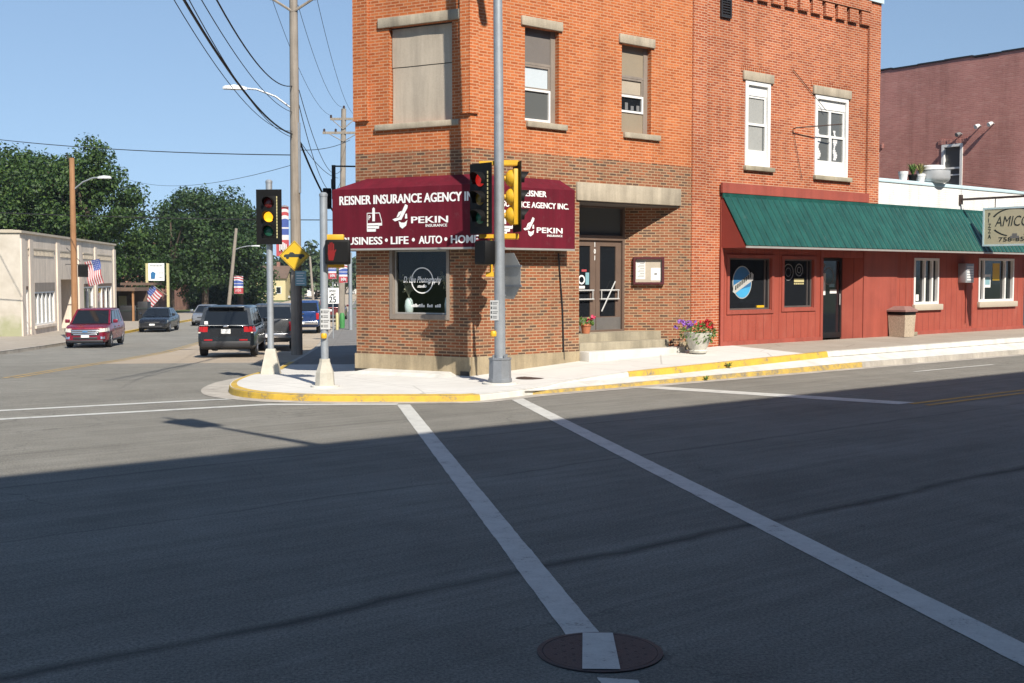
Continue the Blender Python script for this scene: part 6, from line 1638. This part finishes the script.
for a, b_ in ((1.6, tu(55)), (tu(60), tu(76)), (tu(84), tu(93)), (tu(98), tu(112))):
    k = a
    while k < b_-.1: mb.box(k, k+.16, 0, .05, 3.30, 3.62, None, LB); k += .30
    mb.box(a-.1, b_+.1, 0, .06, 3.62, 3.70, None, LB)
mb.build('frieze', 'stucco_cream', ls)
for i, (a, b_, c, d, dep) in enumerate(WL):
    if dep > .5: continue
    f = MB(); nb_ = 5 if i == 0 else (2 if i == 1 else (3 if i == 2 else 1)); rect_frame(f, LB, a, b_, c, d, .10, -.15, -.02)
    for k in range(1, nb_): s = a+(b_-a)*k/nb_; f.box(s-.09, s+.09, -.14, -.03, c+.1, d-.1, None, LB)
    w = f.build('window', 'white_paint', ls); slab(LB, a+.1, b_-.1, -.14, -.12, c+.1, d-.1, 'pane', 'glass_dark', w)
    slab(LB, a-.1, b_+.1, -.05, .10, c-.16, c-.01, 'sill', 'stucco_pink', w)
    slab(LB, a, b_, -.08, .02, d+.01, d+.5 if i == 0 else d+.2, 'panel', 'window_grey' if i == 0 else 'roof_brown', w)
    if i == 2: slab(LB, a+.9, a+2.2, -.11, -.10, 1.0, 1.3, 'sticker', 'sign_yellow', w)
slab(LB, tu(64), tu(68), -.98, -.93, -1.2, 1.0, 'door', 'door_brown', ls)
slab(LB, tu(84.5), tu(91), .0, .06, 2.25, 2.62, 'name_board', 'maroon_frame', ls)
t = thing('hanging_sign', 'small dark sign board hanging from a bar on the long pale shop', 'sign', LB(tu(66), .8, 2.4))
mb = MB(); s0 = tu(66); mb.box(s0+.02, s0+.06, .0, 1.6, 2.86, 2.90, None, LB); mb.tube([LB(s0, .1, 3.9), LB(s0, .9, 3.05)], .02, 5); mb.build('bracket', 'black_metal', t)
mb = MB(); mb.box(s0, s0+.08, .75, 1.35, 2.1, 2.85, None, LB); mb.build('board', 'black_plastic', t)
def flag(loc, w, h, tilt, lab, pole_pts):
    t = thing('flag', lab, 'flag', loc)
    mb = MB(); n = 14; M_ = Matrix.Translation(loc) @ Matrix.Rotation(tilt, 4, 'Y'); mb.M = M_
    for k in range(13):
        z0, z1 = -h+h*k/13, -h+h*(k+1)/13; mt = 'flag_red' if k % 2 == 0 else 'flag_white'
        for i in range(n):
            x0, x1 = w*i/n, w*(i+1)/n; y = lambda x, z: .07*w*math.sin(x/w*8+z*1.5); dz = lambda x: -.10*x
            m2 = 'flag_blue' if (k >= 6 and x1 <= w*.43) else mt
            mb.poly([(x0, y(x0, z0), z0+dz(x0)), (x1, y(x1, z0), z0+dz(x1)), (x1, y(x1, z1), z1+dz(x1)), (x0, y(x0, z1), z1+dz(x0))], m2)
    c = mb.build('cloth', 'flag_white', t)
    st_ = MB(M_)
    for a in range(5):
        for b_ in range(4): st_.box(w*(.05+.08*a), w*(.075+.08*a), -.085*w-.01, -.085*w, -h*(.08+.115*b_), -h*(.05+.115*b_))
    st_.build('stars', 'flag_white', c)
    pm_ = MB(); pm_.tube(pole_pts, .03, 6); pm_.build('staff', 'pole_grey', t)
fl_ = Vector((-27.05, 77.5, 3.3)); flag(fl_, 1.6, .95, R(76), 'drooping striped flag on a slanted staff on the front of the long pale shop', [fl_+Vector((.06, 0, .02)), fl_+Vector((-1.25, .3, -.42))])
# pylon sign and yard beyond the shop
py = Vector((-28.6, 95, g(-28.6, 95)+.1))
t = thing('pylon_sign', 'white panel sign between two pale yellow posts beyond the long shop', 'sign', py)
mb = MB(); mb.box(-29.42, -29.24, 94.9, 95.1, py.z, 3.2); mb.box(-27.75, -27.57, 94.9, 95.1, py.z, 3.2); mb.build('post', 'pale_post', t)
mb = MB(); mb.box(-29.22, -27.95, 94.95, 95.08, 1.80, 3.2); pn = mb.build('panel', 'sign_white', t)
mb = MB()
for i in range(9): mb.box(-29.05+.11*i, -28.98+.11*i, 94.93, 94.95, 2.96, 3.04+.02*(i % 2))
for i in range(3): mb.box(-28.36+.12*i, -28.28+.12*i, 94.93, 94.95, 2.4, 2.46); mb.box(-28.40+.12*i, -28.32+.12*i, 94.93, 94.95, 2.05, 2.10)
mb.poly([(-29.0, 94.93, 1.95), (-28.7, 94.93, 1.95), (-28.62, 94.93, 2.4), (-28.85, 94.93, 2.55), (-29.02, 94.93, 2.4)], 'beer_blue')
mb.build('print', 'ink_grey', pn)
fl_ = Vector((-28.75, 94.4, 1.5)); flag(fl_, 1.15, 1.5, R(40), 'second striped flag hanging under the white pylon sign', [Vector((-27.7, 94.9, .6)), fl_])
pv = thing('open_shed', 'low open shed with a flat brown roof beside the pylon sign', 'shed', (-30.5, 92, g(-30, 92)))
mb = MB(); mb.box(-33.5, -28.9, 90.5, 94.0, 1.02, 1.28); mb.box(-31.2, -28.6, 94.1, 96.5, 1.45, 1.65); mb.build('roof', 'roof_brown', pv)
for x in (-33.2, -31.3, -29.2):
    mb = MB(); mb.box(x, x+.14, 90.7, 90.84, -1.5, 1.02); mb.build('post', 'pole_brown', pv)
mb = MB(); mb.box(-33.4, -29.0, 93.7, 93.9, -1.5, 1.0); mb.build('wall', 'roof_brown', pv)
mb = MB(); mb.box(-32.6, -31.9, 93.62, 93.7, -.2, .6); mb.box(-31.2, -30.6, 93.62, 93.7, -.2, .6); mb.build('window', 'house_yellow', pv)
for k, (x, w_, h_, mt) in enumerate(((-32.6, 1.6, .75, 'paint_silver'), (-30.3, 1.3, 1.2, 'dark_trim'), (-28.9, .8, 1.5, 'dark_trim'))):
    b0 = Vector((x, 91.2, g(x, 91)+.12)); tt_ = thing('stock_crate', ('low silver crate under the open shed roof', 'dark crate in the middle of the open shed', 'tall dark crate at the right end of the open shed')[k], 'crate', b0)
    mb = MB(); mb.box(x, x+w_, 91.0, 91.9, b0.z, b0.z+h_, None, None, .05); mb.build('body', mt, tt_); mb = MB(); mb.box(x-.04, x+w_+.04, 90.96, 91.94, b0.z+h_*.62, b0.z+h_*.70); mb.build('band', 'ink_dark', tt_)
def house(nm, lab, loc, w, d, hw, hr, wall, roof, az=0, wins=3):
    t = thing(nm, lab, 'house', loc, az)
    mb = MB(); mb.box(-w/2, w/2, 0, d, -1.5, hw); mb.poly([(-w/2, 0, hw), (-w/2, d, hw), (-w/2, d/2, hw+hr)]); mb.poly([(w/2, 0, hw), (w/2, d, hw), (w/2, d/2, hw+hr)]); mb.build('wall', wall, t, True)
    mb = MB(); o_ = .4
    for y0, y1 in ((-o_, d/2), (d+o_, d/2)):
        z0 = hw-hr*o_/(d/2); mb.hexa([(-w/2-o_, y0, z0), (w/2+o_, y0, z0), (w/2+o_, y1, hw+hr), (-w/2-o_, y1, hw+hr), (-w/2-o_, y0, z0+.14), (w/2+o_, y0, z0+.14), (w/2+o_, y1, hw+hr+.14), (-w/2-o_, y1, hw+hr+.14)])
    rf = mb.build('roof', roof, t, True); mb = MB(); mb.box(w*.2, w*.2+.6, d/2-.3, d/2+.3, hw+hr*.5, hw+hr+.9); mb.build('chimney', 'brick_red_far', rf, True)
    for i in range(wins):
        x = -w/2+w*(i+.5)/wins
        f = MB(); rect_frame(f, lambda a, b_, c: (a, b_, c), x-.5, x+.5, 1.0, 2.4, .1, -.05, .02); wn = f.build('window', 'white_paint', t, True); fbox(wn, 'pane', x-.4, x+.4, -.02, -.01, 1.1, 2.3, 'glass_dark')
    return t
house('brick_house', 'red brick house half hidden behind the tall left trees', (-42.5, 130, -1.6), 9, 9, 4.4, 2.4, 'brick_red_far', 'roof_grey')
house('yellow_house', 'small cream yellow house far down the side street', (-48.5, 232, -2.2), 8, 8, 4.2, 2.2, 'house_yellow', 'roof_brown')
house('white_house', 'white house with a grey roof in front of the farthest trees', (-42, 262, -2.1), 7, 7, 3.2, 1.6, 'house_white', 'roof_grey')
house('white_house', 'smallest white house, right of the other far houses', (-35.5, 285, -1.9), 6, 6, 2.6, 1.4, 'house_white', 'roof_brown')

# ================================================================== TREES
def foliage(name, mat, parent, clumps, per, size, seed, squash=.8):
    rr = random.Random(seed); vs = []; fs_ = []
    for (cx_, cy_, cz_, cr) in clumps:
        for i in range(int(per*cr*cr)):
            while True:
                a = Vector((rr.gauss(0, 1), rr.gauss(0, 1), rr.gauss(0, 1)))
                if a.length > .01: break
            a.normalize(); rad = cr*(rr.random()**.33)*(1+.12*rr.gauss(0, 1)); p_ = Vector((cx_, cy_, cz_))+Vector((a.x*rad, a.y*rad, a.z*rad*squash))
            nrm = (a*.8+Vector((rr.gauss(0, .6), rr.gauss(0, .6), rr.gauss(.35, .5)))).normalized(); u = nrm.orthogonal().normalized(); q = Matrix.Rotation(rr.uniform(0, 6.28), 3, nrm); u = q @ u; v = nrm.cross(u); k = size*rr.uniform(.55, 1.25)
            i0 = len(vs); vs += [p_-u*k, p_-v*k*.62+nrm*k*.12, p_+u*k, p_+v*k*.62+nrm*k*.12]; fs_.append((i0, i0+1, i0+2, i0+3))
    me = bpy.data.meshes.new(name); me.from_pydata(vs, [], fs_); me.materials.append(MATS[mat])
    o = bpy.data.objects.new(name, me); COL.objects.link(o)
    if parent is not None: o.parent = parent
    return o
def tree(lab, loc, h, rx, ry, base, mat, seed, ncl=55, per=52, size=.30, group=None, lobes=None):
    t = thing('broadleaf_tree', lab, 'tree', loc, 0, group); rr = random.Random(seed)
    cl = []; cz = (base+h)/2; rz = (h-base)/2
    for i in range(ncl):
        a = rr.uniform(0, 6.28); z = rr.uniform(-1, 1); rad = math.sqrt(max(0, 1-z*z)); f = rr.uniform(.55, .92)
        if z < -.3: rad = max(rad, .8)
        r_ = rr.uniform(.16, .27)*min(rx, rz)*1.25
        cl.append((math.cos(a)*rad*rx*f, math.sin(a)*rad*ry*f, cz+z*rz*min(.93, f+.1), r_*.95))
    for i in range(ncl//4):
        a = rr.uniform(0, 6.28); f = rr.uniform(0, .5); cl.append((math.cos(a)*rx*f, math.sin(a)*ry*f, cz+rr.uniform(-.5, .5)*rz, rr.uniform(.28, .4)*min(rx, rz)))
    foliage('crown', mat, t, cl, per, size, seed)
    mb = MB(); mb.tube([(0, 0, -.5), (.05, 0, base*.6), (.15, .1, cz), (.1, 0, cz+rz*.6)], [h*.035, h*.028, h*.018, h*.005], 9); tk = mb.build('trunk', 'bark', t, True)
    for i in range(7):
        a = rr.uniform(0, 6.28); z0 = base*.7+rr.random()*(cz-base*.5); e = Vector((math.cos(a)*rx*.65, math.sin(a)*ry*.65, min(h*.9, z0+rz*rr.uniform(.5, 1.0))))
        mb = MB(); mb.tube([Vector((.08, .03, z0)), Vector((.08, .03, z0)).lerp(e, .5)+Vector((0, 0, .4)), e], [h*.014, h*.009, h*.003], 6); mb.build('limb', 'bark', tk, True)
    return t
def tl_(u, Y, dz=0): x = (u-512)/1180*Y; return Vector((x, Y, g(x, Y)+dz))
tree('tallest dark green maple rising behind the long pale shop', tl_(86, 101), 15.2, 4.7, 4.8, 3.2, 'leaf_maple', 11, 80, 150, .165)
tree('broad maple at the far left edge behind the long pale shop', tl_(18, 104), 15.6, 6.4, 5.5, 2.6, 'leaf_maple', 12, 85, 140, .17)
tree('leafy tree filling the gap between the tallest maple and the pylon sign', tl_(118, 112), 9.0, 3.6, 3.6, 2.0, 'leaf_maple', 16, 44, 150, .16)
tree('wide dark tree behind the amber signal and leaning pole', tl_(205, 138), 14.7, 6.4, 6.0, 2.1, 'leaf_dark', 13, 85, 110, .20)
tree('dark tree just left of the wide tree behind the silver sedan', tl_(171, 119), 11.3, 4.5, 4.4, 1.3, 'leaf_dark', 14, 60, 130, .175)
tree('dark tree at the right end of the roadside row, behind the amber signal', tl_(240, 144), 13.6, 4.9, 4.8, 1.8, 'leaf_dark', 15, 52, 110, .20)
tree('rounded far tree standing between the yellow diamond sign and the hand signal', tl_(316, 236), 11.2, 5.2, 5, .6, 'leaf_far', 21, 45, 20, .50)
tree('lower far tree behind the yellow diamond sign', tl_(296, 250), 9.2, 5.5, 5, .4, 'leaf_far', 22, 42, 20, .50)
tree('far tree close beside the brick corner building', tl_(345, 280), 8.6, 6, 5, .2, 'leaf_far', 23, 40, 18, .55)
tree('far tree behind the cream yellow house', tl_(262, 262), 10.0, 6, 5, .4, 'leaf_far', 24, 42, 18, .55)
# one far wood closing the horizon, and dark understorey along the yard
cl = []; r2 = random.Random(5)
for i in range(230):
    u = r2.uniform(-420, 900); Y = r2.uniform(400, 470); x = (u-512)/1180*Y; cl.append((x, Y, g(x, Y)+r2.uniform(0, 5), r2.uniform(3.5, 6)))
o = foliage('far_wood', 'leaf_far', None, cl, 4.5, 1.0, 31); o['kind'] = 'stuff'; o['label'] = 'far band of woodland'
cl = []
for i in range(150):
    u = r2.uniform(112, 262); Y = r2.uniform(146, 156); x = (u-512)/1180*Y; cl.append((x, Y, g(x, Y)+r2.uniform(.0, 3.2), r2.uniform(1.1, 1.9)))
o = foliage('hedge', 'leaf_dark', None, cl, 40, .26, 32); tag(o, 'long dark hedge under the roadside trees', 'hedge')
cl = []
for i in range(60):
    u = r2.uniform(-60, 60); Y = r2.uniform(92, 100); x = (u-512)/1180*Y; cl.append((x, Y, 1+r2.uniform(0, 3), r2.uniform(1.3, 2.2)))

# building across the street behind the camera: its roofline throws the shade over the road
bb = thing('brick_block', 'tall brick block across the street behind the camera that shades the road', 'building', F(5, 22, 0))
mb = MB(); mb.recalc = False
wins = []
for k in range(12):
    for z in (5.2, 9.2): wins.append((-20+k*5, -18.6+k*5, z, z+2.2, .15))
    wins.append((-20.6+k*5, -17.6+k*5, .8, 3.2, .15))
HT = 14.3
wall_grid(mb, lambda s, n, z: F(s, 21.5+.0-n, z), -23, 42, 0, HT, wins, 0, None)
mb.poly([F(-23, 21.5, 0), F(-23, 36, 0), F(-23, 36, HT), F(-23, 21.5, HT)]); mb.poly([F(42, 21.5, 0), F(42, 36, 0), F(42, 36, HT), F(42, 21.5, HT)]); mb.poly([F(-23, 36, 0), F(42, 36, 0), F(42, 36, HT), F(-23, 36, HT)])
mb.build('wall', 'brick_dark', bb)
mb = MB(); mb.poly([F(-23, 21.5, HT-.4), F(42, 21.5, HT-.4), F(42, 36, HT-.4), F(-23, 36, HT-.4)]); mb.build('roof', 'roof_grey', bb)
for a, b_, c, d, _ in wins:
    mb = MB(); fr = lambda s, n, z: F(s, 21.5-n, z); rect_frame(mb, fr, a, b_, c, d, .08, -.14, -.05); w = mb.build('window', 'white_paint', bb); slab(fr, a+.08, b_-.08, -.12, -.11, c+.08, d-.08, 'pane', 'glass_dark', w)

# summer haze between the camera and the far end of the street
m = bpy.data.materials.new('haze'); m.use_nodes = True; nt = m.node_tree; nt.nodes.clear(); MATS['haze'] = m
ou = nt.nodes.new('ShaderNodeOutputMaterial'); pv_ = nt.nodes.new('ShaderNodeVolumePrincipled'); pv_.inputs['Color'].default_value = (.80, .88, 1, 1); pv_.inputs['Density'].default_value = .00022; pv_.inputs['Anisotropy'].default_value = .2
nt.links.new(pv_.outputs[0], ou.inputs['Volume'])
mb = MB(); mb.box(-1700, 1700, -500, 1800, -4.0, 18.5); o = mb.build('haze', 'haze'); o['kind'] = 'stuff'; o['label'] = 'thin summer haze over the street'

# ================================================================== LIGHT, SKY, CAMERA
EL, SX, SY = R(41), .407, -.914
sd = Vector((SX, SY, 0)).normalized()*math.cos(EL)+Vector((0, 0, math.sin(EL)))
L = bpy.data.lights.new('sun', 'SUN'); L.energy = 5.0; L.angle = R(.53); L.color = (1, .935, .83)
so = bpy.data.objects.new('sun', L); COL.objects.link(so); so.rotation_euler = (-sd).to_track_quat('-Z', 'Y').to_euler(); so.location = (10, -25, 30)
wd = bpy.data.worlds.new('World'); sc.world = wd; wd.use_nodes = True; nt = wd.node_tree
bg = nt.nodes['Background']; sky = nt.nodes.new('ShaderNodeTexSky'); sky.sky_type = 'NISHITA'; sky.sun_disc = False
sky.sun_elevation = EL; sky.sun_rotation = math.atan2(SX, SY); sky.altitude = 200; sky.air_density = 1.0; sky.dust_density = .0; sky.ozone_density = 1.0
tcn = nt.nodes.new('ShaderNodeTexCoord'); mp = nt.nodes.new('ShaderNodeMapping'); mp.inputs['Scale'].default_value = (1, 1, .55); mp.inputs['Location'].default_value = (0, 0, .15)
nt.links.new(tcn.outputs['Generated'], mp.inputs['Vector']); nt.links.new(mp.outputs['Vector'], sky.inputs['Vector'])
nt.links.new(sky.outputs[0], bg.inputs[0]); bg.inputs[1].default_value = .094
cam = bpy.data.cameras.new('camera'); co_ = bpy.data.objects.new('camera', cam); COL.objects.link(co_)
co_.location = (0, 0, 2.1); co_.rotation_euler = (R(90)-math.atan(64.5/1180), 0, 0)
cam.sensor_width = 36; cam.lens = 36*1180/1024; cam.clip_end = 5000; cam.clip_start = .05
sc.camera = co_
vs_ = sc.view_settings; vs_.view_transform = 'Standard'; vs_.look = 'None'; vs_.gamma = 1; vs_.exposure = .50; vs_.use_curve_mapping = False
sc.cycles.max_bounces = 6; sc.cycles.transparent_max_bounces = 8
